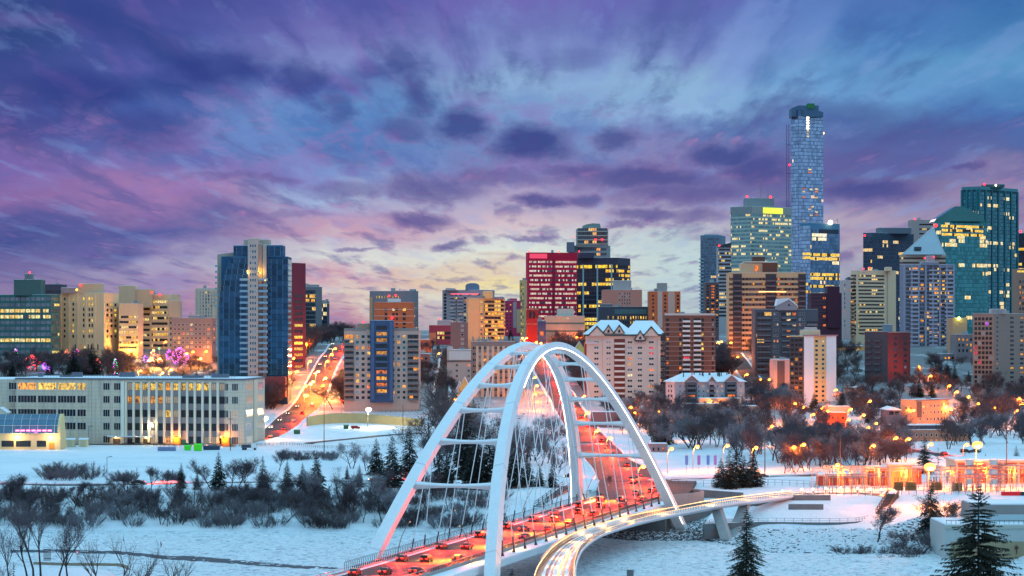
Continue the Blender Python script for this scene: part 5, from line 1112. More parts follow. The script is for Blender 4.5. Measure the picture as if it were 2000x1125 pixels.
b.tube((x0, y0, zb), (xa, y0 + 18, za), .5, n=4); b.tube((x1, y0, zb), (xa, y0 + 18, za), .5, n=4); b.build('pyramid_rib', W(170, 176, 186), B.o); MB().box(wx(1786, B.Y) - B.loc.x, wx(1800, B.Y) - B.loc.x, y0 + 1.5, y0 + 3, B.z(487) - B.loc.z, B.z(482) - B.loc.z).build('dormer', W(60, 70, 84), B.o); B.beacon(1827.5, 440.5, 17, r=1.5)
B.panel(1, 0, 1, 494, 499, W(190, 180, 180), .5, 'cornice')
B = Bld('condo_tower', 'broad lavender grey condominium tower full of orange lit flats', 1757, 1862, 517, 1860, W(122, 126, 152), m=1766, ang=1.3, dep=26)
B.bands(1, .03, .98, 521, 700, 23, .62, GB['condo']); B.fins(1, .0, 1, 8, 1.3, .9, 517, 700, W(134, 138, 162)); B.balc(1, [.2, .58, .9], 6.5, 521, 700, 22, W(150, 152, 176), d=1.3); B.win(1, .32, .40, 1, 521, 700, 23, .8, .55, pal=[('blue', .4), ('dark', .35), ('amber', .25)], off=.2); B.win(1, .66, .84, 2, 521, 700, 23, .7, .55, pal=[('dark', .45), ('blue', .2), ('amber', .2), ('yellow', .15)], off=.2)
B.block(1811, 1826, 500, 518, 5, 10, W(140, 136, 150)); B.beacon(1806, 504, 3); B.beacon(1824, 502, 3); B.block(1800, 1834, 512, 518, 3, 12, W(120, 124, 146)); B.panel(1, 0, 1.2, 694, 700, W(110, 108, 118), 6, 'podium')
B = Bld('office_tower', 'teal glass tower with chamfered sloping crown', 1825, 1929, 431, 2380, W(36, 112, 118), m=1838, ang=.95, dep=40, roof=False)
B.bands(0, 0, 1, 434, 640, 26, .88, GB['teal']); B.bands(1, 0, 1, 434, 640, 26, .88, GB['teal'])
B.poly([(1825, 432), (1829, 427), (1866, 403), (1882, 403), (1921, 424), (1924, 432)], 6, 30, mat('crown_teal', (.05, .24, .24), .15, .7, var=.12, vs=.1), 'sloped_crown'); c, rz, L_ = B.fp(1, .5, B.z(428)); link('sign_panel', MB().box(-7, 7, -.6, .1, -1.6, 1.6).mesh('louvre', W(30, 60, 72)), B.o, c, rz); B.bands(1, .0, .9, 437, 560, 15, .6, gold, only=(0, 1, 2), th=.3)
B = Bld('office_tower', 'tall dark teal glass tower with vertical piers on the right', 1879, 1987, 366, 2520, W(26, 76, 92), m=1912, ang=.75, dep=40)
B.bands(0, 0, 1, 374, 640, 36, .84, GB['teal2']); B.bands(1, 0, 1, 374, 640, 36, .84, GB['teal2']); B.fins(1, 0, 1, 7, 2.0, .9, 370, 640, W(30, 100, 116), 'pier'); B.fins(0, 0, .9, 4, 2.0, .9, 370, 640, W(30, 100, 116), 'pier'); B.panel(1, 0, 1, 364, 370, W(60, 120, 136), .7, 'fascia'); B.panel(0, 0, 1, 364, 370, W(60, 120, 136), .7, 'fascia'); B.block(1922, 1962, 360, 366, 12, 16, W(40, 80, 96)); B.beacon(1923, 360, 10, r=1.1); B.beacon(1945, 362, 10, M['warm_white'], .9)
B = Bld('office_tower', 'dark tower cut by the right edge of the picture', 1985, 2045, 456, 2600, W(52, 54, 74)); B.bands(0, 0, 1, 462, 600, 14, .5, GB['dark_lit']); B.beacon(1993, 452, r=1.2)
B = Bld('apartment_tower', 'tan tower below the dark tower at the right edge', 1987, 2040, 526, 2200, W(142, 112, 104)); B.win(0, .05, .9, 8, 545, 640, 9, .5, .5); B.bands(0, 0, 1, 527, 533, 1, .6, gold)
B = Bld('apartment_block', 'dark red brick apartment block with a grey balcony front', 1689, 1778, 649, 1570, W(104, 46, 54), m=1734, ang=.6)
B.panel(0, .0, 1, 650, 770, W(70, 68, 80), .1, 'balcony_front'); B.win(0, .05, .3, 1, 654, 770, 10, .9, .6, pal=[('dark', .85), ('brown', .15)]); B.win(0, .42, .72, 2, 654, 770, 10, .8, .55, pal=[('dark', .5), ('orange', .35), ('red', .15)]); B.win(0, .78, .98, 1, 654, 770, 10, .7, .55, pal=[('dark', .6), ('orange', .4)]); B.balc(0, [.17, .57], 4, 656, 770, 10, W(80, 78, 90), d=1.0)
B.win(1, .25, .42, 1, 654, 770, 10, .65, .48, pal=[('dark', .7), ('blue', .3)]); B.win(1, .68, .86, 1, 654, 770, 10, .65, .48, pal=[('dark', .85), ('pale', .15)]); B.panel(1, 0, 1.0, 647.5, 650, W(140, 120, 124), .3, 'cornice'); B.block(1726, 1743, 634, 649, 6, 6, W(84, 110, 130))
B = Bld('apartment_tower', 'taupe tower with a gridded balcony face filling the right edge', 1900, 2060, 613, 1540, W(126, 112, 110), m=1941, ang=.75, dep=30)
B.win(0, .06, .94, 5, 618, 760, 15, .86, .72, fr='b', pal=[('dark', .9), ('red', .03), ('purple', .03), ('pale', .04)]); B.win(1, .26, .32, 1, 616, 760, 16, .9, .42, pal=[('dark', .9), ('amber', .1)]); B.win(1, .42, .48, 1, 616, 760, 16, .9, .42, pal=[('dark', .85), ('amber', .15)]); B.win(1, .04, .07, 1, 616, 760, 16, .8, .3, pal=[('dark', .9), ('amber', .1)]); B.block(1936, 1966, 604, 613, 6, 8, W(150, 150, 156))
for a in (1938, 1944, 1950, 1957): B.mast(a, 602, 612, 4, .3)
B = Bld('low_block', 'small tan windowless block beside the lavender condominium', 1861, 1889, 622, 1740, W(176, 138, 112), units=0); B.beacon(1873, 622, -2, mat('lime_lamp', (.3, .5, .05), .4, em=(.7, 1, .1), es=14, var=0), 1.0)
B = Bld('apartment_block', 'small grey apartment block with scattered windows below the tan block', 1868, 1902, 654, 1690, W(112, 106, 116)); B.win(0, .05, .95, 4, 658, 690, 3, .42, .5, pal=[('dark', .7), ('amber', .3)])
B = Bld('low_block', 'long low retail podium with bright lamps under the lavender condominium', 1840, 1902, 692, 1700, W(120, 120, 136)); B.win(0, .05, .95, 8, 696, 702, 1, .6, .7, pal=[('amber', .6), ('dark', .4)])
B = Bld('apartment_block', 'beige three storey walk up block on the lower slope', 1759, 1853, 782, 1335, W(172, 136, 110), m=1790, ang=.75, dep=12); B.win(1, .05, .95, 8, 787, 826, 3, .34, .42, fr='w', pal=[('dark', .7), ('amber', .3)]); B.win(0, .2, .8, 2, 790, 820, 2, .2, .3); B.panel(1, -.01, 1.01, 780.5, 783, W(120, 110, 120), .4, 'eave'); B.panel(1, .02, .12, 785, 815, W(80, 70, 74), .8, 'balcony_bay')
B = Bld('apartment_block', 'long low flat roofed tan block with a snow covered roof near the lamps', 1757, 1895, 841, 1215, W(150, 112, 92), m=1762, ang=1.4, dep=14, units=0); B.win(1, .03, .97, 13, 844, 868, 2, .4, .5, fr='w', pal=[('dark', .75), ('amber', .15), ('orange', .1)])
B = Bld('low_block', 'low dark block with a broad snowy roof just behind the long tan block', 1730, 1900, 832, 1262, W(70, 64, 80), dep=18, units=0)
B = Bld('garage', 'small open garage with a snowy shallow roof beside the walk up block', 1733, 1760, 800, 1330, W(86, 80, 96), roof=False, units=0); b = MB(); x0, x1 = wx(1731, B.Y) - B.loc.x, wx(1762, B.Y) - B.loc.x; b.add([(x0, -13, B.z(801) - B.loc.z), (x1, -13, B.z(801) - B.loc.z), ((x0 + x1) / 2, -13, B.z(795) - B.loc.z), (x0, 13, B.z(801) - B.loc.z), (x1, 13, B.z(801) - B.loc.z), ((x0 + x1) / 2, 13, B.z(795) - B.loc.z)], [(0, 1, 2), (4, 3, 5), (0, 2, 5, 3), (2, 1, 4, 5), (1, 0, 3, 4)]); b.build('roof', SNOWR, B.o); B.win(0, .1, .9, 2, 803, 811, 1, .8, .9, pal=[('dark', 1)])
B = Bld('low_block', 'orange brick shop lit by street lamps below the slim white ended tower', 1600, 1654, 807, 1330, W(196, 92, 58), dep=12, units=0); B.win(0, .05, .95, 5, 810, 834, 2, .3, .4, pal=[('dark', .5), ('orange', .5)]); B.block(1607, 1660, 794, 808, 12, 10, W(140, 130, 132), 'rear_block')
B = Bld('low_block', 'pale flat roofed building with lit shopfront above the orange brick shop', 1660, 1690, 758, 1500, W(150, 136, 136), units=0); B.win(0, .4, .95, 3, 761, 768, 1, .7, .8, pal=[('yellow', .7), ('amber', .3)])
B = Bld('low_block', 'low brown block left of the snowy lane under the hill', 818, 838, 692, 1640, W(104, 84, 92)); B.win(0, .1, .9, 2, 696, 730, 4, .5, .5, pal=NIGHT)
B = Bld('low_block', 'orange lit low brick wall block beside the cream and blue condominium', 818, 842, 664, 1760, W(196, 104, 72), units=0)
B = Bld('low_block', 'snow roofed low shed on the flats below the cream tower', 1155, 1210, 806, 1330, W(110, 90, 100), dep=14, units=0)
B = Bld('low_block', 'low house with snowy roof among the trees beside the slope road', 1268, 1304, 868, 1120, W(120, 110, 120), dep=10, units=0); B.win(0, .1, .9, 3, 872, 882, 1, .35, .6, pal=[('dark', .5), ('orange', .5)])
# ---- white institutional block by the river
def panel_wall():
    m_ = bpy.data.materials.new('panel_wall'); m_.use_nodes = True; t = m_.node_tree; t.nodes.clear(); N = NT(t)
    p = N.n('ShaderNodeBsdfPrincipled'); o = N.n('ShaderNodeOutputMaterial'); t.links.new(p.outputs[0], o.inputs[0])
    co = N.n('ShaderNodeTexCoord').outputs['Object']; x, y, z = N.sep(co)
    jx = N.m('LESS_THAN', N.m('FRACT', N.m('DIVIDE', N.m('ADD', x, N.m('MULTIPLY', y, 1.0)), 3.3)), .045); jz = N.m('LESS_THAN', N.m('FRACT', N.m('DIVIDE', z, 1.72)), .07)
    st = N.noise(N.v('MULTIPLY', co, (1, 1, .07)), .9, 4.0, .65); bl = N.noise(co, .07, 4.0, .6)
    c = N.mix(N.step(st, .45, .75), (.70, .60, .45), (.46, .39, .29)); c = N.mix(N.m('MULTIPLY', N.step(bl, .4, .7), .5), c, (.50, .50, .50))
    c = N.mix(N.m('MULTIPLY', N.m('MAXIMUM', jx, jz), .45), c, (.22, .20, .18))
    N.put(p.inputs['Base Color'], c); p.inputs['Roughness'].default_value = .85
    return m_
WH = panel_wall()
B = Bld('institute_building', 'long white five storey institute with lit top floor beside the river meadow', -140, 518, 744.5, 1195, WH, m=477, ang=.05, dep=40, units=5)
del BL[-1]
_A = B.o
for ch in list(_A.children): bpy.data.objects.remove(ch)
# footprint follows the photo: long front slightly turned, right flank receding
C = Vector((wx(477, 1172), 1172, 0)); Lf = Vector((wx(30, 1198), 1198, 0)); Rt = Vector((wx(517, 1222), 1222, 0)); Bk = Lf + (Rt - C) ; g = 10.0
B.loc = Vector((C.x, C.y, g)); B.o.location = B.loc; zt = wz(742.5, 1172); B.Y = 1172; B.zt = zt; B.wins = []
B.faces = {0: (Lf, (C - Lf).normalized(), (C - Lf).length), 1: (C, (Rt - C).normalized(), (Rt - C).length)}
MB().prism([(p.x - C.x, p.y - C.y) for p in (Lf, C, Rt, Bk)], -2, zt - g).build('wall', WH, B.o)
MB().prism([((p.x - C.x) * 1.0, (p.y - C.y)) for p in (Lf + Vector((-.2, -.5, 0)), C + Vector((.5, -.6, 0)), Rt + Vector((.6, 0, 0)), Bk)], zt - g + .004, zt - g + .5).build('parapet', W(74, 84, 104), B.o)
MB().prism([((p.x - C.x), (p.y - C.y)) for p in (Lf + Vector((.5, .4, 0)), C + Vector((-.4, .5, 0)), Rt + Vector((-.8, -.5, 0)), Bk + Vector((.5, -1, 0)))], zt - g + .3, zt - g + .75).build('roof', SNOWR, B.o)
LB = Vector((wx(-150, 1205), 1205, 0)); MB().prism([(p.x - C.x, p.y - C.y) for p in (LB, Lf + Vector((-.8, 3.5, 0)), Bk, LB + Vector((0, 40, 0)))], -2, zt - g - .3).build('west_wing', WH, B.o)
MB().prism([(p.x - C.x, p.y - C.y) for p in (LB, Lf + Vector((-.8, 3.5, 0)), Bk, LB + Vector((0, 40, 0)))], zt - g - .295, zt - g + .1).build('roof', SNOWR, B.o)
H = zt - g
def uf(px):            # fraction along the long front for a photo column
    p, d, L = B.faces[0]; u = (px - 1000) / F
    t = (u * p.y - p.x) / (d.x - u * d.y); return t / L
rowz = [.895, .700, .495, .295, .10]     # centres of the five storeys as fractions of the height
def pane_group(px0, px1, row, n, pal, fr='w', f=0, hh=3.2, off=0.0):
    if f == 0: u0, u1 = uf(px0), uf(px1)
    else: u0, u1 = px0, px1
    L = B.faces[f][2]; w = (u1 - u0) * L
    c, rz, _ = B.fp(f, (u0 + u1) / 2, g + H * rowz[row], off); B.wins.append((w, hh, fr, pick(pal), n - 1, c, rz))
DK = [('dark', .92), ('brown', .08)]
for row, pal in ((0, [('yellow', .9), ('amber', .1)]), (1, DK), (2, DK), (3, DK)):
    for k, (a, c, n) in enumerate(((17, 32.5, 3), (35, 71, 6), (74, 110, 6), (113, 148, 6), (151, 168, 3))):
        pane_group(a, c, row, n, [('dark', 1)] if (row == 0 and k == 0) else (pal if not (row == 0 and k == 1) else [('amber', 1)]))
for row in range(5):
    for a, c in ((201.5, 214.5), (222.5, 235.5)):
        if row == 4 and a > 210: continue
        pane_group(a, c, row, 3, DK)
cols = [247 + k * 14.95 for k in range(13)]
B.panel(0, uf(245.5), uf(437.5), 747.5, 866, W(126, 124, 132), .06, 'recessed_bay')
for k, a in enumerate(cols[:13]):
    B.fins(0, uf(a), uf(a), 1, 1.0, .9, 747, 866, W(206, 200, 190))
    if k == 13: break
    for row in range(5):
        lit = {0: [('yellow', .85), ('amber', .15)] if 0 < k < 11 else [('blind', 1)], 1: [('amber', .5), ('blind', .5)] if k < 7 else DK, 2: [('yellow', .6), ('blind', .4)] if 3 < k < 7 else DK, 3: DK, 4: [('blind', .3), ('dark', .7)]}[row]
        if row == 4 and k in (0, 2): continue
        if row == 4 and k == 5:
            pane_group(a + 2.4, a + 12.8, 4, 2, [('amber', 1)], off=.1); continue
        pane_group(a + 2.4, a + 12.8, row, 3, lit, fr='d', off=.1)
for row in range(5):
    pane_group(440, 446, row, 2, DK); 
    pane_group(453, 465, row, 4, DK if row != 2 else [('blind', 1)])
    pane_group(.10, .40, row, 7, [('blind', .6), ('pale', .4)], f=1); pane_group(.62, .95, row, 6, [('blind', .6), ('pale', .4)], f=1) if row < 4 else None
B.panel(1, .43, .60, 743, 866, W(190, 182, 166), .5, 'corner_pier'); B.panel(0, uf(238), uf(244), 746, 868, W(220, 214, 204), 1.2, 'corner_pier')
for px_, w_, lt in ((228, 3.5, M['warm_white']), (256, 3.4, None), (287, 3.4, M['warm_white'])):
    c, rz, _ = B.fp(0, uf(px_), g + 4.3); link('canopy', MB().box(-w_, w_, -3.0, 0, -.15, .25).mesh('canopy', SNOWR), B.o, c, rz)
    c, rz, _ = B.fp(0, uf(px_), g); link('door', MB().box(-1.6, 1.6, -.2, .05, 0, 3.2).mesh('door', W(64, 60, 70)), B.o, c, rz)
    if lt: c, rz, _ = B.fp(0, uf(px_), g + 3.9, 1.2); MB().ball((c.x, c.y, c.z), .3).build('door_lamp', lt, B.o); point('door_lamp_glow', c - Vector((0, .6, .3)), 260, (1, .62, .2), .3, B.o)
for px_ in (339, 434):
    c, rz, _ = B.fp(0, uf(px_ + (8 if px_ < 400 else 8)), g); link('door', MB().box(-1.7, 1.7, -1.3, .05, 0, 4.2).mesh('door', W(190, 120, 60)), B.o, c, rz)
    c, rz, _ = B.fp(0, uf(px_), g + 4.6, 1.6); MB().ball((c.x, c.y, c.z), .5).build('door_lamp', M['sodium_yellow'], B.o); point('door_lamp_glow', c - Vector((-1.2, 1.4, .6)), 2600, (1, .30, .03), .4, B.o)
BL.append(B)
for i in range(9):
    u = U(.05, .9); p = Lf.lerp(C, u) + Vector((U(0, 3), U(6, 30), 0)); sx = U(1, 4); MB().box(p.x - C.x - sx, p.x - C.x + sx, p.y - C.y - 1.5, p.y - C.y + 1.5, H + .6, H + U(1.4, 3)).build('roof_unit', W(88, 96, 116), B.o)
rail = MB()
for i in range(70):
    p = Lf.lerp(C, .05 + .9 * i / 69) + Vector((0, 9, 0)); q = Lf.lerp(C, .05 + .9 * (i + 1) / 69) + Vector((0, 9, 0)); rail.box(p.x - C.x - .05, p.x - C.x + .05, p.y - C.y - .05, p.y - C.y + .05, H + .6, H + 2.0); rail.tube((p.x - C.x, p.y - C.y, H + 1.95), (q.x - C.x, q.y - C.y, H + 1.95), .05, n=4); rail.tube((p.x - C.x, p.y - C.y, H + 1.3), (q.x - C.x, q.y - C.y, H + 1.3), .04, n=4)
rail.build('roof_railing', W(100, 110, 130), B.o)
# ---- greenhouse
def greenhouse():
    Y = 1140; x0, x1 = wx(-60, Y), wx(118, Y); g = G(wx(50, Y), Y); o = thing('greenhouse', 'curved glass greenhouse with pink grow lights at the left edge', 'greenhouse', ((x0 + x1) / 2, Y, g)); w = (x1 - x0) / 2
    wall = W(206, 182, 140); MB().box(-w, w, 0, 14, -1, wz(846, Y) - g).build('wall', wall, o)
    zb, zt = wz(846.5, Y) - g, wz(810, Y) - g
    prof = [(-.5, zb), (.3, zb + (zt - zb) * .42), (2.6, zb + (zt - zb) * .75), (6, zt), (10, zt), (13.5, zb)]
    gl = mat('greenhouse_glass', (.10, .19, .27), .08, .55, var=.25, vs=.3)
    MB().sweep([[(-w, a, z) for a, z in prof], [(w - 1.2, a, z) for a, z in prof]]).build('glass_roof', gl, o)
    MB().sweep([[(w - 1.2, a - .1, z + .12) for a, z in prof], [(w, a - .1, z + .12) for a, z in prof]]).build('gable_wall', wall, o)
    x = -w + .5
    while x < w - 2: MB().path([(x, a - .08, z + .08) for a, z in prof[:4]], .13, 4).build('glazing_bar', W(160, 176, 190), o); x += 3.6
    for k in (.0, .42, .75, 1): 
        i = (.0, .42, .75, 1).index(k); a, z = prof[i]; MB().box(-w, w - 1.2, a - .2, a - .06, z - .08, z + .14).build('purlin', W(150, 166, 184), o)
    for i in range(7):
        x = w - 4.5 - i * 2.3; MB().box(x - .8, x + .8, -.75, -.5, zb + 1.0, zb + 1.5).build('grow_light', mat('grow_light', (.6, .1, .3), .4, em=(1, .12, .30), es=7, var=0) if i == 0 else bpy.data.materials['grow_light'], o)
    point('grow_light_glow', (w - 11, -2.4, zb + 1.6), 320, (1, .08, .25), .8, o)
    for a, c in ((3, 27), (31, 60), (72, 90)):
        n = int((c - a) / 6)
        link('window', wmesh((c - a) / F * Y, 2.6, 'd', 'dark', n), o, (wx((a + c) / 2, Y) - o.location.x, 0, 2.5))
    link('door', MB().box(-1.1, 1.1, -.15, .02, 0, 2.9).mesh('door', W(196, 130, 60)), o, (wx(101, Y) - o.location.x, 0, .2))
    for px_, pz in ((34, 853), (100, 853)):
        p = Vector((wx(px_, Y) - o.location.x, -.7, wz(pz, Y) - g)); MB().ball(p, .5).build('wall_lamp', M['warm_white'], o); point('wall_lamp_glow', p - Vector((0, 1.3, .3)), 1500, (1, .62, .25), .4, o)
greenhouse()
o = cottage('low snowy gable roof peeping over the greenhouse at the left edge', -14, 13, 806, 797, 1176, W(190, 188, 180), SNOWR, 8)
for a in (0, 1):
    Y = 1168; px_ = (132, 157)[a]; x = wx(px_ + 8, Y); g = G(x, Y); o = thing('shed', ('small cream shed beside the greenhouse gable', 'small cream shed nearer the lamp post by the institute wall')[a], 'shed', (x, Y - 4, g)); MB().box(-1.9, 1.9, 0, 3, -.5, 3.1).build('wall', W(200, 190, 160), o); MB().add([(-2.1, -.3, 3.1), (2.1, -.3, 3.1), (2.1, 3.2, 3.6), (-2.1, 3.2, 3.6), (-2.1, -.3, 3.4), (2.1, -.3, 3.4), (2.1, 3.2, 3.9), (-2.1, 3.2, 3.9)], [(4, 5, 6, 7), (0, 1, 5, 4), (1, 2, 6, 5), (3, 0, 4, 7), (2, 3, 7, 6)]).build('roof', SNOWR, o); MB().box(-1.1, -.05, -.08, 0, 0, 2.5).build('door', W(180, 172, 150), o); MB().box(.05, 1.1, -.08, 0, 0, 2.5).build('door', W(180, 172, 150), o)
for B in BL: B.finish()
# ================================================================ curved footbridge on the east side
FB = [(1062, 1330, 7.4, 9.2), (1078, 1180, 7.5, 9.0), (1084, 1125, 7.6, 8.6), (1093, 1098, 7.7, 7.6), (1112, 1071, 7.8, 6.6), (1148, 1047, 7.9, 5.8), (1198, 1028.5, 8.1, 5.4), (1260, 1012, 8.3, 5.2), (1325, 999, 9.1, 5.2), (1400, 985, 10.3, 5.2), (1470, 975.5, 10.5, 5.2), (1530, 968.5, 9.9, 5.2), (1560, 966, 9.45, 5.2)]
def fpt(px, py, z): Y = F * (CH - z) / (py - HY); return Vector(((px - 1000) / F * Y, Y, z))
fb = thing('footbridge', 'curved footbridge with glowing handrails sweeping beside the arch bridge', 'bridge', (0, 0, 0))
rb = ribbon([fpt(a, b_, c) for a, b_, c, _ in FB], [q[3] for q in FB], step=2.5)
def fsweep(prof, name, m_, par=None, i0=0, i1=None):
    return MB().sweep([[q + n * (k * ww / 2 + o_) + UP * z_ for k, o_, z_ in prof] for q, t, n, ww in rb[i0:i1]]).build(name, m_, par or fb)
M['wet_deck'] = mat('wet_deck', (.13, .085, .055), .35, var=.5, vs=.35, bump=.01, bs=1.5, spec=.12, world=True)
fsweep([(-1, 0, 0), (-1, 0, -.12), (1, 0, -.12), (1, 0, 0)], 'deck', M['wet_deck'])
for k, hw in ((-.62, .10), (-.30, .07), (-.02, .13), (.30, .06), (.58, .12)):  # raised white strips added in place of the light streaks along the deck
    MB().sweep([[q + n * (ww / 2 * (k + x_ * hw * U(.55, 1.15))) + UP * z_ for x_, z_ in ((-1, .002), (-.6, .05), (.6, .05), (1, .002))] for q, t, n, ww in rb]).build('light_streak', M['snow_cap'], fb)
gd = fsweep([(-1, -.35, .12), (-1, -.05, .12), (-1, -.05, -.15), (1, .05, -.15), (1, .05, .12), (1, .35, .12), (1, .35, -.35), (.5, 0, -1.25), (-.5, 0, -1.25), (-1, -.35, -.35)], 'girder', M['white_steel'])
nfb = len(rb); iw = next(i for i, q in enumerate(rb) if q[0].y > 612)
ie = next(i for i, q in enumerate(rb) if q[0].x > 47.5)
fsweep([(-1, -.30, .12), (-1, -.30, 1.35), (-1, -.18, 1.35), (-1, -.18, .12)], 'wind_screen', mat('screen_panel', (.62, .50, .50), .35, var=.1, vs=.5), None, iw, ie)
for sd in (-1, 1):
    fsweep([(sd, -sd * .02 + .05, 1.10), (sd, -sd * .02 - .05, 1.10), (sd, -sd * .02 - .05, 1.18), (sd, -sd * .02 + .05, 1.18)], 'handrail', M['steel'])
    fsweep([(sd, -sd * .10 + .06, 1.0), (sd, -sd * .10 - .06, 1.0), (sd, -sd * .10 - .06, 1.09), (sd, -sd * .10 + .06, 1.09)], 'handrail_light', M['led_gold'])
    b = MB()
    for i in range(0, nfb - 1):
        q, t, n, ww = rb[i]; q2 = rb[i + 1][0]; n2 = rb[i + 1][2]
        for k in range(2):
            p = (q + n * sd * ww / 2).lerp(q2 + n2 * sd * rb[i + 1][3] / 2, k / 2); b.box(p.x - .045, p.x + .045, p.y - .045, p.y + .045, p.z + .1, p.z + 1.15)
        for z_ in (.4, .7): b.tube(q + n * sd * ww / 2 + UP * z_, q2 + n2 * sd * rb[i + 1][3] / 2 + UP * z_, .022, n=4)
    o = b.build('railing_picket', M['steel'], fb); o['kind'] = 'stuff'
# V pier
p = at(1424, 1057); ax = Vector((.55, .83, 0)); _px = lambda q: 1000 + F * q.x / q.y
for sg in (-1, 1):
    t = min((q[0] for q in rb), key=lambda q: abs(_px(q) - (1396 if sg < 0 else 1456))) - UP * 1.2; rings = []
    for f in (0, 1):
        c = (p + ax * sg * .9 - UP * .4).lerp(t, f); rings.append([c + ax * a + Vector((ax.y, -ax.x, 0)) * w for a, w in ((-1.0, -1.5), (1.0, -1.5), (1.0, 1.5), (-1.0, 1.5))])
    MB().sweep(rings).build('pier_leg', M['concrete'], fb)
MB().box(p.x - 2.2, p.x + 2.2, p.y - 2.2, p.y + 2.2, -1.0, p.z + .5, rz=-.98).build('pier_footing', M['dark_concrete'], fb)
for i in range(4, nfb, 9):
    q, t, n, ww = rb[i]; point('handrail_glow', q + UP * 1.6, 1100, (1, .45, .10), .9, fb)
# ---- path continuing on land, bollard lamps
land = [at(1552, 966.5), at(1600, 964), at(1660, 963.5), at(1710, 966), at(1745, 971)]
rl = road('lit_footpath', [(p.x, p.y) for p in land], 5.0, M['wet_deck'], snowbank=False)
for i, (a, c) in enumerate(((1528, 964.5), (1566, 961), (1588, 960.5), (1613, 959.5), (1642, 958), (1675, 959), (1700, 960.5), (1721, 961.5), (1746, 964))):
    p = at(a, c + 3.0); o = thing('bollard_lamp', ['first', 'second', 'third', 'fourth', 'fifth', 'sixth', 'seventh', 'eighth', 'ninth'][i] + ' bright low lamp from the bridge end along the lit footpath', 'lamp', p, group='low lamps along the footpath')
    MB().tube((0, 0, 0), (0, 0, 1.1), .12).build('post', M['dark_steel'], o); MB().ball((0, 0, 1.35), .36).build('lamp_head', M['warm_white'], o); point('lamp_glow', (0, -.2, 1.5), 420, (1, .72, .38), .3, o)
# terrace wall below the path with its railing, planters, stairs
def wall_run(name, label, pts, h0, h1, th, m_, cat='wall'):
    rbw = ribbon(pts, 1, step=4); o = MB().sweep([[q + n * x_ + UP * (z_ - q.z) for x_, z_ in ((-th / 2, h0), (th / 2, h0), (th / 2, h1), (-th / 2, h1))] for q, t, n, ww in rbw]).build(name, m_); return tag(o, label, cat), rbw
tp = [fpt(x, y, 5.0) for x, y in ((1374, 1024), (1430, 1021.5), (1500, 1019.5), (1600, 1020.5), (1672, 1019), (1706, 1011))]
o, rbw = wall_run('terrace_wall', 'long concrete terrace wall above the stone embankment', tp, .6, 5.0, .8, M['dark_concrete'])
b = MB()
for i, (q, t, n, ww) in enumerate(rbw[:-1]):
    for k in range(2):
        p = q.lerp(rbw[i + 1][0], k / 2); b.box(p.x - .05, p.x + .05, p.y - .05, p.y + .05, 5.0, 6.2)
    for z_ in (5.55, 6.15): b.tube(q + UP * (z_ - q.z), rbw[i + 1][0] + UP * (z_ - q.z), .05, n=4)
tag(b.build('railing', M['steel']), 'steel guard railing standing on the long terrace wall', 'railing')
b = MB(); a_ = [fpt(x, y, 4.9) for x, y in ((1376, 1023), (1500, 1018.5), (1672, 1018), (1704, 1010))]; c_ = [at(x, y) for x, y in ((1704, 985), (1640, 990), (1500, 996), (1390, 1003))]
b.add([v for v in a_] + [v + UP * .15 for v in c_], [tuple(range(8))]); tag(b.build('terrace', M['snow_cap']), kind='structure')
for i, (x0, x1, y, lb) in enumerate(((1548, 1622, 973, 'low dark retaining wall nearest the lit footpath on the terrace'), (1540, 1608, 991, 'low dark retaining wall lower on the snowy terrace'), (1352, 1450, 968, 'low concrete planter wall behind the footbridge railing'))):
    p, q = at(x0, y + 4), at(x1, y + 4); wall_run('retaining_wall', lb, [p, q], min(p.z, q.z) - 1, max(p.z, q.z) + 1.6, .9, M['dark_concrete'])
b = MB(); p0 = fpt(1470, 977, 9.0)
pa, pb = fpt(1478, 1004, 5.2), fpt(1572, 986, 5.6)
b.add([pa - UP * 2, pb - UP * 2, fpt(1546, 970, 9), fpt(1462, 981, 8.7)], [(0, 1, 2, 3)]); b.prism([(pa.x, pa.y), (pb.x, pb.y), (pb.x - 4, pb.y + 10), (pa.x - 4, pa.y + 10)], 3.5, 8.2)
tag(b.build('abutment_wall', M['dark_concrete']), 'grey concrete abutment under the land end of the footbridge', 'wall')
def stairs(label, pts, w, m_, railm):
    p0, p1 = pts; o = thing('staircase', label, 'stairs', p0); d = p1 - p0; n_ = 14; fl = Vector((d.x, d.y, 0)).normalized(); sd = Vector((fl.y, -fl.x, 0)); b = MB()
    for i in range(n_):
        c = d * (i / n_); e = d * ((i + 1) / n_); q = [c + sd * w / 2, e + sd * w / 2, e - sd * w / 2, c - sd * w / 2]; b.prism([(v.x, v.y) for v in q], min(0, d.z) - 1, e.z if d.z > 0 else c.z)
    b.build('steps', m_, o)
    for sg in (-1, 1):
        r = MB()
        for i in range(8):
            c = d * (i / 7) + sd * sg * w / 2; r.box(c.x - .12, c.x + .12, c.y - .12, c.y + .12, c.z, c.z + 1.5)
            if i: 
                for z_ in (.8, 1.45): r.tube(d * ((i - 1) / 7) + sd * sg * w / 2 + UP * z_, c + UP * z_, .1, n=4)
        r.build('handrail', railm, o)
stairs('brown timber stairs climbing from the snowy slope to the lit footpath', (at(1722, 1003), at(1745, 972) + UP * 1.2), 3.4, mat('timber_dark', (.06, .045, .04), .8), M['wood'])
stairs('dark stairs with railings up the snow left of the far arch foot', (at(1052, 990), at(1108, 958) + UP * 1.5), 3.0, M['dark_concrete'], M['dark_steel'])
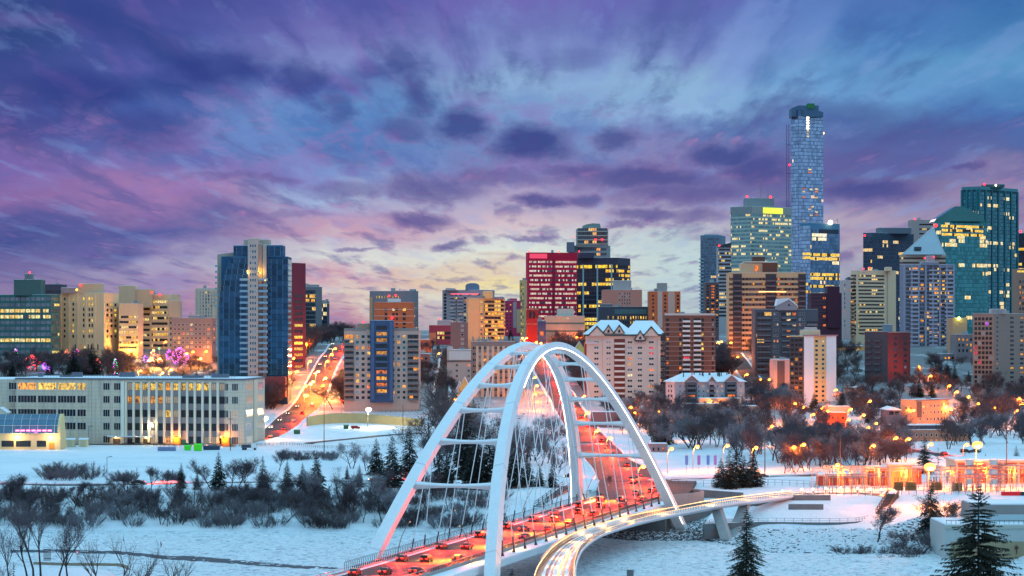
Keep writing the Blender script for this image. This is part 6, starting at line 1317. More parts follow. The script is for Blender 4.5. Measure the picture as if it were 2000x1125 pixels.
# concrete pump house at the right
def pumphouse():
    Y = 716; x0, x1 = wx(1846, Y), wx(2080, Y); o = thing('pump_house', 'big stained concrete river pump house at the right edge', 'building', ((x0 + x1) / 2, Y, 1.0)); w = (x1 - x0) / 2; zt = wz(1026, Y) - 1
    wall = W(150, 162, 170); MB().box(-w, w, 0, 26, -3, zt).build('wall', wall, o); MB().box(-w - .3, w, -.3, 0, zt - .9, zt + .02).build('coping', W(150, 158, 156), o); MB().box(-w + .3, w, .3, 26, zt + .005, zt + .3).build('roof', SNOWR, o)
    x2 = wx(1912, Y) - o.location.x; zu = wz(986, Y + 10) - 1; MB().box(x2, w, 9, 28, zt, zu).build('upper_storey', W(120, 118, 122), o); MB().box(x2 + .3, w, 9.3, 28, zu + .005, zu + .35).build('roof', SNOWR, o); MB().box(x2, w, 8.8, 9, zt + (zu - zt) * .02, zt + (zu - zt) * .48).build('pale_band', W(150, 170, 184), o)
    MB().box(-w + 1.5, w, -.12, .02, -1, zt * .46).build('weathered_base', W(132, 124, 104), o); MB().box(-w + 8, -w + 14, -.1, .02, zt * .52, zt * .86).build('painted_patch', W(190, 200, 206), o)
    q = wx(1985, Y) - o.location.x; MB().ball((q, -.4, 2.2), .5).tube((q, -.4, 1.8), (q, -.5, .4), .12).build('outfall_pipe', W(80, 50, 40), o)
    r = MB()
    for i in range(24): x = -w + .4 + i * 1.3; r.box(x - .05, x + .05, .5, .6, zt, zt + 1.3)
    r.box(-w + .4, -w + 31, .5, .6, zt + 1.2, zt + 1.32); r.build('roof_railing', M['dark_steel'], o)
pumphouse()
# near bank, bottom left: timber wall with fence
pts = [Vector((wx(x, 596), 596 + k, 0)) for x, k in ((60, 4), (140, 1), (232, 0), (262, -10))]
o, rbw = wall_run('retaining_wall', 'tan timber wall holding the snowbank at the lower left', [Vector((p.x, p.y, 9.6)) for p in pts], 8.8, 9.4, .5, W(120, 112, 100))
b = MB()
for i in range(8):
    x = wx(84 + i * 1.9, 600); b.box(x - .05, x + .05, 601, 601.1, 9.5, 12.2)
b.box(wx(84, 600), wx(98, 600), 601, 601.1, 12.0, 12.15); b.box(wx(84, 600), wx(98, 600), 601, 601.1, 10.0, 10.15)
tag(b.build('fence', M['dark_steel']), 'short dark fence panel on the snowbank at the lower left', 'fence')
p = Vector((wx(151, 598), 598, 9.8)); o = thing('warning_sign', 'small round red and white sign by the lower left snowbank', 'sign', p); MB().tube((0, 0, 0), (0, 0, 1.6), .05).build('post', M['steel'], o); MB().tube((0, -.06, 1.9), (0, 0, 1.9), .42, n=14).build('plate', W(210, 60, 70), o); MB().tube((0, -.08, 1.9), (0, -.061, 1.9), .26, n=14).build('symbol', W(230, 220, 225), o)
p = fpt(1231, 1140, 0.2); o = thing('mooring_pile', 'short dark pile standing in the snow at the bottom of the picture', 'post', p); MB().tube((0, 0, -1), (0, 0, 3.4), .85, n=10).build('shaft', M['dark_concrete'], o); MB().tube((0, 0, 3.402), (0, 0, 3.6), .8, n=10).build('snow_top', SNOWR, o)

# ================================================================ vegetation
BARK = mat('bark', (.050, .036, .038), .9, var=.3, vs=1.5)
BARK2 = mat('bark_brown', (.085, .052, .044), .9, var=.3, vs=1.5)
TWIG = mat('twigs', (.100, .082, .098), .95, var=.2)
TWIG2 = mat('twigs_rust', (.115, .074, .074), .95, var=.2)
TWIGF = mat('twigs_frost', (.22, .215, .24), .95, var=.2)
NEED = mat('needles', (.020, .034, .028), .9, var=.5, vs=.8)
NEEDB = mat('needles_near', (.030, .032, .020), .9, var=.5, vs=1.2)
NEEDS = mat('needle_snow', (.34, .40, .44), .9, var=.2)
def bare_tree(seed, h=14.0, spread=.42, stems=1, twig=1100, tw=.09, low=.25, flat=1.0):
    r = random.Random(seed); tr = MB(); cr = MB(); tips = []
    def grow(p, d, L, rad, lvl):
        segs = 3; pts = [p]; q = p.copy(); dd = d.copy()
        for i in range(segs):
            dd = (dd + Vector((r.gauss(0, .13), r.gauss(0, .13), r.gauss(.05, .08)))).normalized(); q = q + dd * L / segs; pts.append(q.copy())
        (tr if lvl < 3 else cr).path(pts, [rad * (1 - .55 * i / segs) for i in range(segs + 1)], 5 if lvl < 2 else 3)
        if lvl >= 2: tips.extend((pts[i], dd, L) for i in (1, 2, 3))
        if lvl < 3:
            nb = (r.randint(5, 7), r.randint(3, 5), r.randint(3, 4))[lvl]
            for k in range(nb):
                f = r.uniform(low if lvl == 0 else .3, 1.0); i = min(segs - 1, int(f * segs)); base = pts[i].lerp(pts[i + 1], f * segs - i)
                a = r.uniform(0, 2 * pi); side = Vector((cos(a), sin(a), 0)); nd = (dd * r.uniform(.7, 1.1) + side * r.uniform(.5, 1.0) * (spread / .42) + Vector((0, 0, .25))).normalized()
                grow(base, nd, L * r.uniform(.50, .72), rad * .5 * (1.1 - .4 * f), lvl + 1)
    for s_ in range(stems):
        a = r.uniform(0, 2 * pi); t = 0 if stems == 1 else .35
        grow(Vector((cos(a) * .4 * (stems > 1), sin(a) * .4 * (stems > 1), -.3)), Vector((cos(a) * t, sin(a) * t, 1)).normalized(), h * .52 * r.uniform(.85, 1.05), h * .013 + .05, 0)
    for k in range(twig):
        p, d, L = r.choice(tips); p = p + Vector((r.gauss(0, .35), r.gauss(0, .35), r.gauss(0, .35))) * h / 14
        v = (d * .8 + Vector((r.gauss(0, .7), r.gauss(0, .7), r.gauss(.2, .5)))).normalized() * r.uniform(.7, 1.7) * h / 14; s = v.orthogonal().normalized(); s = (s * cos(k) + v.normalized().cross(s) * sin(k)) * tw * .5
        m = p + v * .5 + Vector((r.gauss(0, .1), r.gauss(0, .1), 0)); cr.add([p - s, p + s, m + s * .6, p + v, m - s * .6], [(0, 1, 2, 3, 4)])
    mz = max(v[2] for v in cr.v); k = h / mz
    for mb in (tr, cr): mb.v = [(x * k * flat, y * k * flat, z * k) for x, y, z in mb.v]
    return tr, cr
def shrub(seed, h=4.5, w=4.0, n=900, tw=.07):
    r = random.Random(seed); tr = MB(); cr = MB()
    for s_ in range(26):
        a = r.uniform(0, 2 * pi); q = Vector((cos(a) * r.uniform(0, w * .42), sin(a) * r.uniform(0, w * .42), -.3)); d = Vector((cos(a) * r.uniform(.0, .9), sin(a) * r.uniform(.0, .9), 1)).normalized(); L = h * r.uniform(.45, 1.0)
        pts = [q + d * L * f + Vector((r.gauss(0, .12), r.gauss(0, .12), 0)) * f * 2 for f in (0, .35, .7, 1)]; tr.path(pts, [.05, .04, .025, .012], 3)
        for k in range(n // 26):
            f = r.uniform(.2, 1.0); p = q + d * L * f; v = (d + Vector((r.gauss(0, .9), r.gauss(0, .9), r.gauss(.1, .4)))).normalized() * r.uniform(.5, 1.4); s = v.orthogonal().normalized() * tw * .5; cr.add([p - s, p + s, p + v], [(0, 1, 2)])
    return tr, cr
def spruce(seed, h=16.0, w=3.4, tiers=26, per=9, droop=.35, snow=.16, gap=.0, fine=False, sub=5):
    r = random.Random(seed); tr = MB(); cr = MB(); tr.path([(0, 0, -.5), (0, 0, h * .5), (0, 0, h * .98)], [h * .014, h * .009, .03], 6)
    for t in range(tiers):
        f = t / (tiers - 1); z = h * (.05 + .93 * f); R_ = w * (1 - f) ** .85 * r.uniform(.78, 1.12) + .12
        if r.random() < gap: continue
        for k in range(max(4, int(per * (1 - .45 * f)))):
            a = r.uniform(0, 2 * pi); L = R_ * r.uniform(.7, 1.12); d = Vector((cos(a), sin(a), 0)); sd = Vector((-sin(a), cos(a), 0)); up = r.uniform(.02, .25) * (1 if f < .8 else 3)
            e = [d * (L * q) + UP * (z + L * (up * q - droop * q * q * 1.6 + .10 * (q > .9))) for q in (0, .35, .7, 1.0)]
            if fine: cr.path(e, [.05, .04, .025, .012], 3, 0)
            mi = 1 if r.random() < snow else 0
            for j in range(sub):
                q = r.uniform(.12, 1.0); i = min(2, int(q * 3)); p = e[i].lerp(e[i + 1], q * 3 - i); wd = L * (.26 if not fine else .17) * (1.15 - q * .7) + .10
                for sg in (-1, 1):
                    v = (d * r.uniform(.3, .8) + sd * sg * r.uniform(.5, 1.0) - UP * r.uniform(.1, .7)) * wd; s = d * wd * (.30 if not fine else .16); cr.add([p - s, p + s, p + v + s * .2, p + v - s * .2], [(0, 1, 2, 3)], mi if j % 3 == 0 else 0)
                v = (d * r.uniform(.2, .6) - UP * r.uniform(.5, 1.0)) * wd * .8; s = sd * wd * .22; cr.add([p - s, p + s, p + v], [(0, 1, 2)], 0)
    cr.v = [(x, y, min(z, h)) for x, y, z in cr.v]
    return tr, cr
PROTO = {}
def proto(key, fn, mats):
    tr, cr = fn; PROTO[key] = (tr.mesh('trunk', mats[0]), cr.mesh('crown', mats[1]))
for i in range(5): proto(('bare', i), bare_tree(20 + i, 14, .40 + .05 * i, 1, 1300), (BARK, TWIG))
for i in range(3): proto(('rust', i), bare_tree(40 + i, 14, .50, 2, 1400), (BARK2, TWIG2))
for i in range(2): proto(('frost', i), bare_tree(50 + i, 12, .5, 2, 1300), (BARK, TWIGF))
for i in range(3): proto(('thin', i), bare_tree(60 + i, 15, .26, 1, 520, tw=.07, low=.45), (BARK, TWIG))
TWIGB = mat('twigs_scrub', (.165, .145, .160), .95, var=.35, vs=.4)
for i in range(5): proto(('shrub', i), shrub(70 + i, 4.5, 6.0, 1500, .05), (BARK, (TWIGB, TWIG2, TWIGF, TWIGB, TWIG)[i]))
for i in range(4): proto(('spruce', i), spruce(80 + i, 16, 3.9 + .3 * i, 34, 15, sub=6), (BARK, [NEED, NEEDS]))
proto(('young', 0), spruce(90, 8, 2.2, 20, 13), (BARK, [NEED, NEEDS])); proto(('young', 1), spruce(91, 8, 2.7, 20, 13, snow=.05), (BARK, [NEED, NEEDS]))
proto(('pine', 0), spruce(92, 14, 3.6, 15, 7, droop=.1, snow=.04, gap=.2, sub=7), (BARK2, [NEED, NEEDS]))
HGT = {'bare': 14, 'rust': 14, 'frost': 12, 'thin': 15, 'shrub': 4.5, 'spruce': 16, 'young': 8, 'pine': 14}
NAME = {'bare': 'bare_tree', 'rust': 'bare_tree', 'frost': 'bare_tree', 'thin': 'bare_tree', 'shrub': 'bare_shrub', 'spruce': 'spruce_tree', 'young': 'spruce_tree', 'pine': 'pine_tree'}
CATN = {'shrub': 'shrub'}
NUMW = ['first', 'second', 'third', 'fourth', 'fifth', 'sixth', 'seventh', 'eighth', 'ninth', 'tenth', 'eleventh', 'twelfth']
_kk = [0]
WOOD = []
def tree(kind, p, h, label, group, var=None, wide=1.0, force=False):
    if NAME[kind] == 'bare_tree' and not force:
        WOOD.append((kind, p.copy(), h, label, group, var, wide)); return
    vs_ = [k for k in PROTO if k[0] == kind]; _kk[0] += 1; a, c = PROTO[vs_[_kk[0] % len(vs_)] if var is None else (kind, var)]
    o = thing(NAME[kind], label, CATN.get(kind, 'tree'), p, U(0, 6.28), group); s = h / HGT[kind]; o.scale = (s * wide, s * wide, s)
    link('trunk', a, o); link('crown', c, o); return o
def row(kind, spots, what, where, group=None, var=None, wide=1.0, word='from the left'):
    """spots: (px, base row, tip row); each gets its own label by its order"""
    spots = sorted(spots); n = len(spots)
    for i, (px, yb, yt) in enumerate(spots):
        p = at(px, yb); h = (yb - yt) / F * p.y
        lab = '%s %s' % (what, where) if n == 1 else '%s %s, %s %s' % (what, where, NUMW[i] if i < 12 else 'number %d' % (i + 1), word)
        tree(kind, p, h, lab, group or ('%ss %s' % (what, where)), var, wide)
def wood(kinds, x0, x1, yb0, yb1, n, hp, label, group, wide=(.9, 1.3), avoid=None):
    """many trees nobody could tell apart: they share a label and a group"""
    k = 0; tries = 0; n = int(n * 1.6)
    while k < n and tries < n * 20:
        tries += 1
        px, py = U(x0, x1), U(yb0, yb1); p = at(px, py)
        if avoid and avoid(px, py, p): continue
        if near_road(p, 5): continue
        tree(pick(kinds), p, U(*hp), label, group, None, U(*wide)); k += 1
_roads = [[q for q, t, n, w in r] for r in (R_RIVER, R_EAST, R_HILL, R_RISE, R_EASTHILL)]; _rw = [6, 6, 11, 9, 6]
def near_road(p, m):
    for r, w in zip(_roads, _rw):
        for q in r[::2]:
            if (q.x - p.x) ** 2 + (q.y - p.y) ** 2 < (w + m) ** 2: return True
    for B in BL:
        if abs(p.x - B.loc.x) < 60 and abs(p.y - B.loc.y) < 60:
            xs = [q[0] for q in B.P]; ys = [q[1] for q in B.P]
            if min(xs) - 2 < p.x < max(xs) + 2 and min(ys) - 2 < p.y < max(ys) + 2: return True
    return False
# spruces one can tell apart
row('spruce', [(354, 954, 902), (427, 957, 880), (385, 956, 918)], 'dark spruce', 'on the snow by the riverside road left of centre')
row('spruce', [(513, 965, 888), (561, 962, 895), (591, 965, 902), (619, 965, 880)], 'dark spruce', 'at the top of the river bank below the meadow')
row('spruce', [(678, 938, 907), (702, 952, 906)], 'small dark spruce', 'beside the riverside road')
row('spruce', [(735, 928, 854), (766, 952, 850)], 'tall dark spruce', 'standing on the flats left of the arch', wide=1.15)
row('spruce', [(800, 938, 830), (858, 958, 868), (873, 955, 880), (912, 935, 790)], 'dark spruce', 'seen past the left arch leg', wide=1.2)
row('spruce', [(935, 955, 850), (957, 955, 838), (918, 955, 868), (1005, 952, 860), (1030, 950, 880), (1054, 950, 905), (1078, 952, 905)], 'dense dark spruce', 'seen between the hangers', wide=1.25)
row('spruce', [(1408, 952, 893), (1424, 955, 880), (1439, 952, 866), (1453, 952, 888), (1470, 950, 876)], 'dark spruce', 'in the tight clump right of the bridge end', wide=1.35)
row('spruce', [(1499, 828, 785)], 'dark spruce', 'under the lamp below the slate condominium', wide=1.4)
row('spruce', [(1297, 868, 802), (1288, 862, 812)], 'broad dark spruce', 'among bare trees right of the arch', wide=1.4)
row('spruce', [(1700, 826, 785), (1806, 925, 850), (1795, 775, 738), (1785, 772, 742), (1820, 778, 745), (1850, 740, 705), (1865, 748, 715), (1892, 745, 722), (1921, 790, 740), (1953, 794, 753), (1590, 800, 765), (1645, 795, 756)], 'dark spruce', 'among the houses right of the bridge', wide=1.35)
row('pine', [(1832, 918, 872)], 'rusty lit pine', 'beside the tall spruce near the substation', wide=1.2)
row('pine', [(1884, 898, 875)], 'small pine', 'glowing orange below the big yard lamp')
row('spruce', [(24, 745, 700), (91, 742, 716), (100, 742, 712), (133, 742, 714), (143, 742, 674), (170, 742, 702), (180, 742, 668), (258, 742, 718), (357, 742, 722), (384, 742, 722), (412, 690, 664), (404, 690, 668)], 'dark spruce', 'in the park behind the white institute', wide=1.4)
row('spruce', [(603, 672, 640), (997, 665, 640), (1071, 668, 642)], 'dark spruce', 'on the skyline between towers', wide=1.3)
row('young', [(1636, 938, 920), (1660, 935, 918), (1690, 935, 905), (1705, 936, 912), (1720, 936, 910), (1742, 930, 912), (1752, 930, 912), (1763, 930, 914), (1925, 915, 885), (1985, 915, 870)], 'young spruce', 'along the road behind the substation')
row('young', [(1000, 1136, 1110)], 'tiny round spruce', 'at the bottom of the picture beside the near arch leg', wide=1.6)
# bare trees that stand alone
row('bare', [(295, 957, 905), (327, 958, 915), (466, 954, 885), (480, 956, 890), (545, 920, 870), (410, 953, 890), (452, 953, 888), (1190, 952, 928), (1125, 905, 880)], 'lone bare tree', 'by the riverside road')
row('frost', [(687, 915, 855), (715, 920, 870), (905, 840, 780), (930, 862, 805), (1005, 905, 820), (1040, 900, 825), (1055, 910, 835)], 'frosty bare tree', 'on the flats around the arch')
row('rust', [(835, 872, 745), (862, 860, 742), (880, 880, 770), (848, 905, 800), (820, 895, 810), (965, 890, 800), (985, 880, 815)], 'big bare tree', 'in front of the snowy lane and condominium', wide=1.2)
row('bare', [(745, 795, 745), (690, 792, 748), (710, 796, 755), (760, 796, 760), (800, 790, 750), (650, 800, 745), (672, 790, 735)], 'bare street tree', 'in front of the cream and blue condominium', wide=1.2)
row('bare', [(432, 868, 800)], 'thin bare tree', 'against the white institute wall')
# river bank thicket: shrubs and saplings
def bank(x0, x1, n, kinds, hp, label, group):
    k = 0
    while k < n:
        px = U(x0, x1); d = U(3, 52); 
        for Y in (shore(0) + d,):
            X = wx(px, Y); Y = shore(X) + d; X = wx(px, Y); p = Vector((X, Y, G(X, Y)))
        s_ = 1 if d < 46 else .7; tree(pick(kinds), p, U(*hp) * s_, label, group, None, U(.9, 1.4)); k += 1
bank(-40, 500, 108, [('shrub', 1)], (3.3, 6.4), 'leafless shrub in the dense thicket on the river bank left of centre', 'shrubs of the river bank thicket')
bank(-40, 500, 40, [('bare', .4), ('frost', .4), ('thin', .2)], (5, 10), 'bare sapling rising from the thicket on the river bank at left', 'saplings of the river bank thicket')
bank(500, 905, 88, [('shrub', 1)], (3.0, 5.8), 'leafless shrub on the snowy river bank below the left arch', 'shrubs on the bank below the left arch')
bank(500, 880, 34, [('bare', .4), ('frost', .4), ('thin', .2)], (7, 13), 'bare sapling on the snowy river bank below the left arch', 'saplings on the bank below the left arch')
bank(890, 1000, 16, [('shrub', 1)], (2.5, 4.5), 'low leafless shrub on the bank seen through the arch legs', 'shrubs on the bank behind the arch legs')
def patch(x0, x1, y0, y1, n, hp, label, group, kinds=(('shrub', 1),)):
    for k in range(n):
        p = at(U(x0, x1), U(y0, y1)); tree(pick(list(kinds)), p, U(*hp), label, group, None, U(1.0, 1.5))
patch(85, 185, 925, 938, 14, (3, 6), 'leafless shrub in the dark patch on the meadow at left', 'shrub patch on the meadow')
patch(215, 350, 938, 942, 11, (2.5, 4.5), 'leafless shrub along the riverside road verge', 'shrubs on the road verge')
patch(545, 655, 888, 900, 20, (2.2, 3.4), 'low shrub in the long dark bed on the meadow', 'shrub bed on the meadow')
patch(1640, 1760, 1075, 1100, 13, (2, 3.2), 'snow dusted shrub on the point of the right bank', 'shrubs on the right bank point')
patch(1755, 1850, 1050, 1098, 20, (2.4, 4), 'snow dusted shrub in front of the pump house corner', 'shrubs by the pump house')
patch(1130, 1330, 957, 964, 9, (1.0, 1.6), 'low planted grass clump beside the intersection', 'planted clumps beside the intersection')
row('bare', [(1712, 1062, 985)], 'leaning bare tree', 'on the point of the right bank', wide=1.4); row('rust', [(1830, 1040, 965), (1850, 1032, 975)], 'bushy bare tree', 'beside the dark spruce near the pump house', wide=1.5); row('spruce', [(1818, 1040, 930)], 'ragged dark spruce', 'beside the pump house', wide=1.0)
# woods on the flats and slopes
CB = [('bare', .6), ('rust', .15), ('frost', .25)]
wood(CB, 1275, 1420, 812, 880, 34, (11, 17), 'bare tree in the grove between the long snow roofed flats and the road', 'bare grove right of the arch')
wood(CB, 1420, 1600, 800, 912, 46, (10, 16), 'bare tree in the grove below the slate condominium', 'bare grove below the slate condominium')
wood([('rust', .6), ('bare', .4)], 1470, 1580, 748, 800, 26, (10, 16), 'bare tree at the foot of the slate condominium', 'bare trees at the foot of the slate condominium')
wood(CB, 1600, 1770, 845, 915, 34, (10, 15), 'bare tree in the park strip before the long tan block', 'bare trees in the park strip')
wood([('thin', .6), ('bare', .4)], 1530, 1750, 905, 926, 26, (8, 12), 'slim bare tree in the line along the flats road', 'slim trees along the flats road')
wood(CB, 1850, 2010, 800, 880, 34, (9, 15), 'bare tree on the lower slope at the right edge', 'bare trees at the right edge')
wood([('rust', .5), ('bare', .5)], 1640, 1790, 760, 830, 26, (8, 13), 'bare tree on the slope below the red brick block', 'bare trees below the red brick block')
wood([('bare', .6), ('rust', .4)], 1780, 1905, 716, 775, 22, (7, 11), 'bare tree in the yards below the lavender condominium', 'bare trees below the lavender condominium')
wood([('rust', .7), ('bare', .3)], 1900, 2010, 760, 800, 16, (9, 14), 'bare tree at the foot of the taupe tower', 'bare trees at the foot of the taupe tower')
wood([('bare', .7), ('rust', .3)], 1398, 1475, 690, 742, 24, (9, 15), 'bare tree on the snowy slope beside the winding hill road', 'bare trees beside the winding hill road')
wood([('bare', .6), ('rust', .4)], 1285, 1300, 770, 800, 5, (8, 12), 'bare tree wedged between the cream and brown towers', 'trees between the cream and brown towers')
wood([('rust', .7), ('bare', .3)], 515, 592, 768, 800, 24, (11, 16), 'bare street tree at the foot of the blue glass tower', 'trees at the foot of the blue tower')
wood([('rust', .6), ('bare', .4)], 596, 690, 664, 720, 34, (10, 16), 'bare tree lining the upper hill street', 'trees lining the upper hill street')
wood([('bare', .6), ('rust', .4)], 655, 680, 730, 790, 10, (10, 15), 'bare tree along the right side of the hill street', 'trees right of the hill street')
wood([('bare', .5), ('rust', .5)], 0, 260, 716, 744, 46, (10, 16), 'bare park tree behind the roof of the white institute', 'park trees behind the institute')
wood([('bare', .5), ('rust', .5)], 260, 430, 714, 742, 16, (6, 10), 'small bare tree near the lit legislature street', 'small trees near the lit street')
wood([('rust', .5), ('bare', .5)], 820, 900, 690, 775, 20, (8, 13), 'bare tree beside the snowy lane', 'bare trees beside the snowy lane')
wood([('rust', .6), ('bare', .4)], 1000, 1150, 664, 720, 32, (10, 16), 'rusty bare tree behind the crown of the arches', 'bare trees behind the arch crown')
wood([('rust', .5), ('bare', .5)], 1060, 1160, 720, 800, 24, (9, 13), 'bare tree along the rising road seen through the arch', 'bare trees along the rising road')
wood(CB, 1150, 1290, 795, 880, 22, (9, 14), 'bare tree on the flats under the cream tower', 'bare trees under the cream tower')
wood([('rust', .6), ('bare', .4)], 1590, 1680, 690, 752, 20, (8, 12), 'bare tree by the lit parking structure', 'bare trees by the parking structure')
wood(CB, 850, 1090, 850, 930, 20, (9, 14), 'bare tree in the park behind the hangers', 'park trees behind the hangers')
def plant_wood():
    """the nearest 275 bare trees are things; the rest of the leafless wood is one mass"""
    import numpy as np
    WOOD.sort(key=lambda q: -q[2] / q[1].y - (.01 if 'wood' not in q[4] and q[4].startswith(('lone', 'big', 'frosty', 'bushy', 'leaning', 'thin', 'bare street')) else 0))
    for kind, p, h, label, group, var, wide in WOOD[:275]: tree(kind, p, h, label, group, var, wide, True)
    V = []; Fl = []; Ls = []; Mi = []; nv = 0; base = {}
    for kind, p, h, label, group, var, wide in WOOD[275:]:
        ks = [k for k in PROTO if k[0] == kind]; _kk[0] += 1; key = ks[_kk[0] % len(ks)]
        for j, me in enumerate(PROTO[key]):
            if me not in base:
                a = np.empty(len(me.vertices) * 3, 'f'); me.vertices.foreach_get('co', a); li = np.empty(len(me.loops), 'i'); me.loops.foreach_get('vertex_index', li); lt = np.empty(len(me.polygons), 'i'); me.polygons.foreach_get('loop_total', lt); base[me] = (a.reshape(-1, 3), li, lt)
            a, li, lt = base[me]; s = h / HGT[kind]; t = U(0, 6.28); c, q = cos(t) * s * wide, sin(t) * s * wide
            V.append(np.stack([a[:, 0] * c - a[:, 1] * q + p.x, a[:, 0] * q + a[:, 1] * c + p.y, a[:, 2] * s + p.z], 1)); Fl.append(li + nv); Ls.append(lt); Mi.append(np.full(len(lt), {0: 0, 1: 2 if kind == 'rust' else 1}[j], 'i')); nv += len(a)
    if not V: return
    V = np.concatenate(V).astype('f'); Fl = np.concatenate(Fl).astype('i'); Ls = np.concatenate(Ls).astype('i'); Mi = np.concatenate(Mi)
    me = bpy.data.meshes.new('woodland'); me.vertices.add(len(V)); me.vertices.foreach_set('co', V.ravel()); me.loops.add(len(Fl)); me.loops.foreach_set('vertex_index', Fl); me.polygons.add(len(Ls)); me.polygons.foreach_set('loop_start', np.concatenate([[0], np.cumsum(Ls)[:-1]]).astype('i')); me.polygons.foreach_set('material_index', Mi)
    for m_ in (BARK, TWIG, TWIG2): me.materials.append(m_)
    me.update(calc_edges=True); me.validate(); tag(link('woodland', me), 'far leafless wood filling the slopes and yards between the towers', 'trees', kind='stuff')
# foreground trees on the near bank
def near_tree(key, fn, mats, px, ytip, Y, name, label, cat='tree', z0=None, rz=None):
    proto(key, fn, mats); a, c = PROTO[key]; X = wx(px, Y); g = G(X, Y) if z0 is None else z0; o = thing(name, label, cat, (X, Y, g), 0 if rz is None else rz); zt = max(v.co.z for v in c.vertices); s = (wz(ytip, Y) - g) / zt
    o.scale = (s, s, s); link('trunk', a, o); link('crown', c, o)
near_tree(('near', 0), spruce(101, 20, 6.2, 46, 16, droop=.30, snow=.0, fine=True, sub=12), (BARK, [NEEDB, NEEDB]), 1458, 988, 420, 'spruce_tree', 'dark brownish spruce standing in front of the frozen river right of centre')
near_tree(('near', 1), spruce(102, 20, 9.0, 38, 11, droop=.20, snow=.0, fine=True, sub=26, gap=.03), (BARK, [NEEDB, NEEDB]), 1911, 944, 300, 'spruce_tree', 'large near spruce with drooping branches at the lower right corner')
for i, (px, yt, Y, sd, hh) in enumerate(((55, 985, 520, 1, 17), (66, 960, 515, 2, 18), (80, 975, 525, 3, 17), (112, 985, 520, 4, 17), (132, 1000, 518, 5, 16), (20, 1000, 510, 6, 15))):
    near_tree(('sap', i), bare_tree(120 + sd, hh, .26, 1, 420, tw=.055, low=.5), (BARK, TWIG), px, yt, Y, 'bare_tree', ['third slim bare tree from the left in the lower left clump', 'fourth and tallest slim bare tree from the left in the lower left clump', 'fifth slim bare tree from the left in the lower left clump', 'sixth slim bare tree from the left in the lower left clump', 'rightmost slim bare tree in the lower left clump', 'leftmost slim bare tree in the lower left clump'][i])
for i, (px, yt, Y, sd) in enumerate(((190, 1040, 330, 1), (243, 1025, 320, 2), (270, 1042, 335, 3), (325, 1062, 330, 4), (352, 1070, 340, 5), (10, 1085, 300, 6))):
    near_tree(('top', i), bare_tree(140 + sd, 12, .34, 1, 60, tw=.03, low=.5), (BARK2, TWIG2), px, yt, Y, 'bare_tree', ['leafless treetop poking up at the bottom, left of the tallest one', 'tallest leafless treetop poking up along the bottom left', 'leafless treetop poking up right beside the tallest one', 'thin leafless treetop poking up below the dark water strip', 'rightmost thin leafless treetop at the bottom left', 'leafless treetop at the extreme bottom left corner'][i])
near_tree(('top', 8), spruce(150, 8, 1.4, 20, 7, fine=True), (BARK, [NEEDB, NEEDB]), 27, 1098, 420, 'spruce_tree', 'tip of a small spruce at the bottom left corner'); near_tree(('top', 9), spruce(151, 8, 1.4, 20, 7, fine=True), (BARK, [NEEDB, NEEDB]), 291, 1104, 420, 'spruce_tree', 'tip of a small spruce poking up at the bottom left of centre')
# trees wound with coloured light strings
def lights(px, yb, yt, cols, label, kind='bare', n=90, wide=1.2):
    p = at(px, yb); h = (yb - yt) / F * p.y; o = tree(kind, p, h, label, 'trees wound with coloured lights', None, wide, True); s = o.scale[0]; b = MB(); r = random.Random(int(px)); mats = []
    for c in cols: 
        k = 'string_%s' % c
        if k not in M: M[k] = mat(k, (.3, .3, .3), .4, em={'purple': (.52, .06, 1), 'magenta': (1, .06, .7), 'red': (1, .05, .06), 'blue': (.12, .12, 1), 'green': (.03, .9, .25), 'orange': (1, .22, .04)}[c], es=5.0, var=0)
        mats.append(M[k])
    H_ = HGT[kind]
    for i in range(n):
        f = r.uniform(.12, .96); a = r.uniform(0, 6.28); R_ = H_ * (.27 * sin(pi * min(1, f * 1.05)) + .03 if kind != 'spruce' else .2 * (1 - f) + .02) * r.uniform(.8, 1.08); b.ball((R_ * cos(a), R_ * sin(a), H_ * f), .26 / s, r.randrange(len(mats)), 5, 3)
    b.build('light_string', mats, o)
lights(351, 716, 677, ('purple', 'magenta'), 'round tree wrapped in bright purple lights', n=170, wide=1.5); lights(331, 705, 682, ('magenta', 'purple'), 'small magenta lit tree left of the bright purple tree', n=50); lights(31, 712, 680, ('magenta', 'purple', 'green'), 'dark tree wound with pink and green lights at the far left', 'spruce', 70, 1.7); lights(62, 725, 692, ('red',), 'domed tree outlined with rows of red lights', n=120, wide=1.6); lights(92, 727, 701, ('purple', 'blue', 'magenta'), 'tree wound with violet and blue lights right of the red lit dome', n=110, wide=1.2)
lights(150, 712, 681, ('purple', 'magenta', 'red'), 'tree with violet and pink lights in front of the cream hospital block', n=70); lights(131, 708, 682, ('red', 'orange'), 'small tree with red lights below the cream hospital block', n=40); lights(191, 728, 698, ('red', 'orange'), 'crooked tree wound with orange red lights', n=60, wide=.9); lights(225, 735, 700, ('green', 'magenta', 'purple'), 'tree dotted with green and pink lights near the institute roof', 'spruce', 60, 1.2); lights(240, 722, 698, ('red', 'magenta'), 'tree with crimson lights right of the green and pink one', n=60); lights(284, 710, 694, ('purple', 'blue'), 'small tree with violet lights left of the red glowing bush', n=50); lights(303, 716, 688, ('red', 'orange'), 'bush glowing orange red beside the lit street', n=90, wide=1.5)
plant_wood()
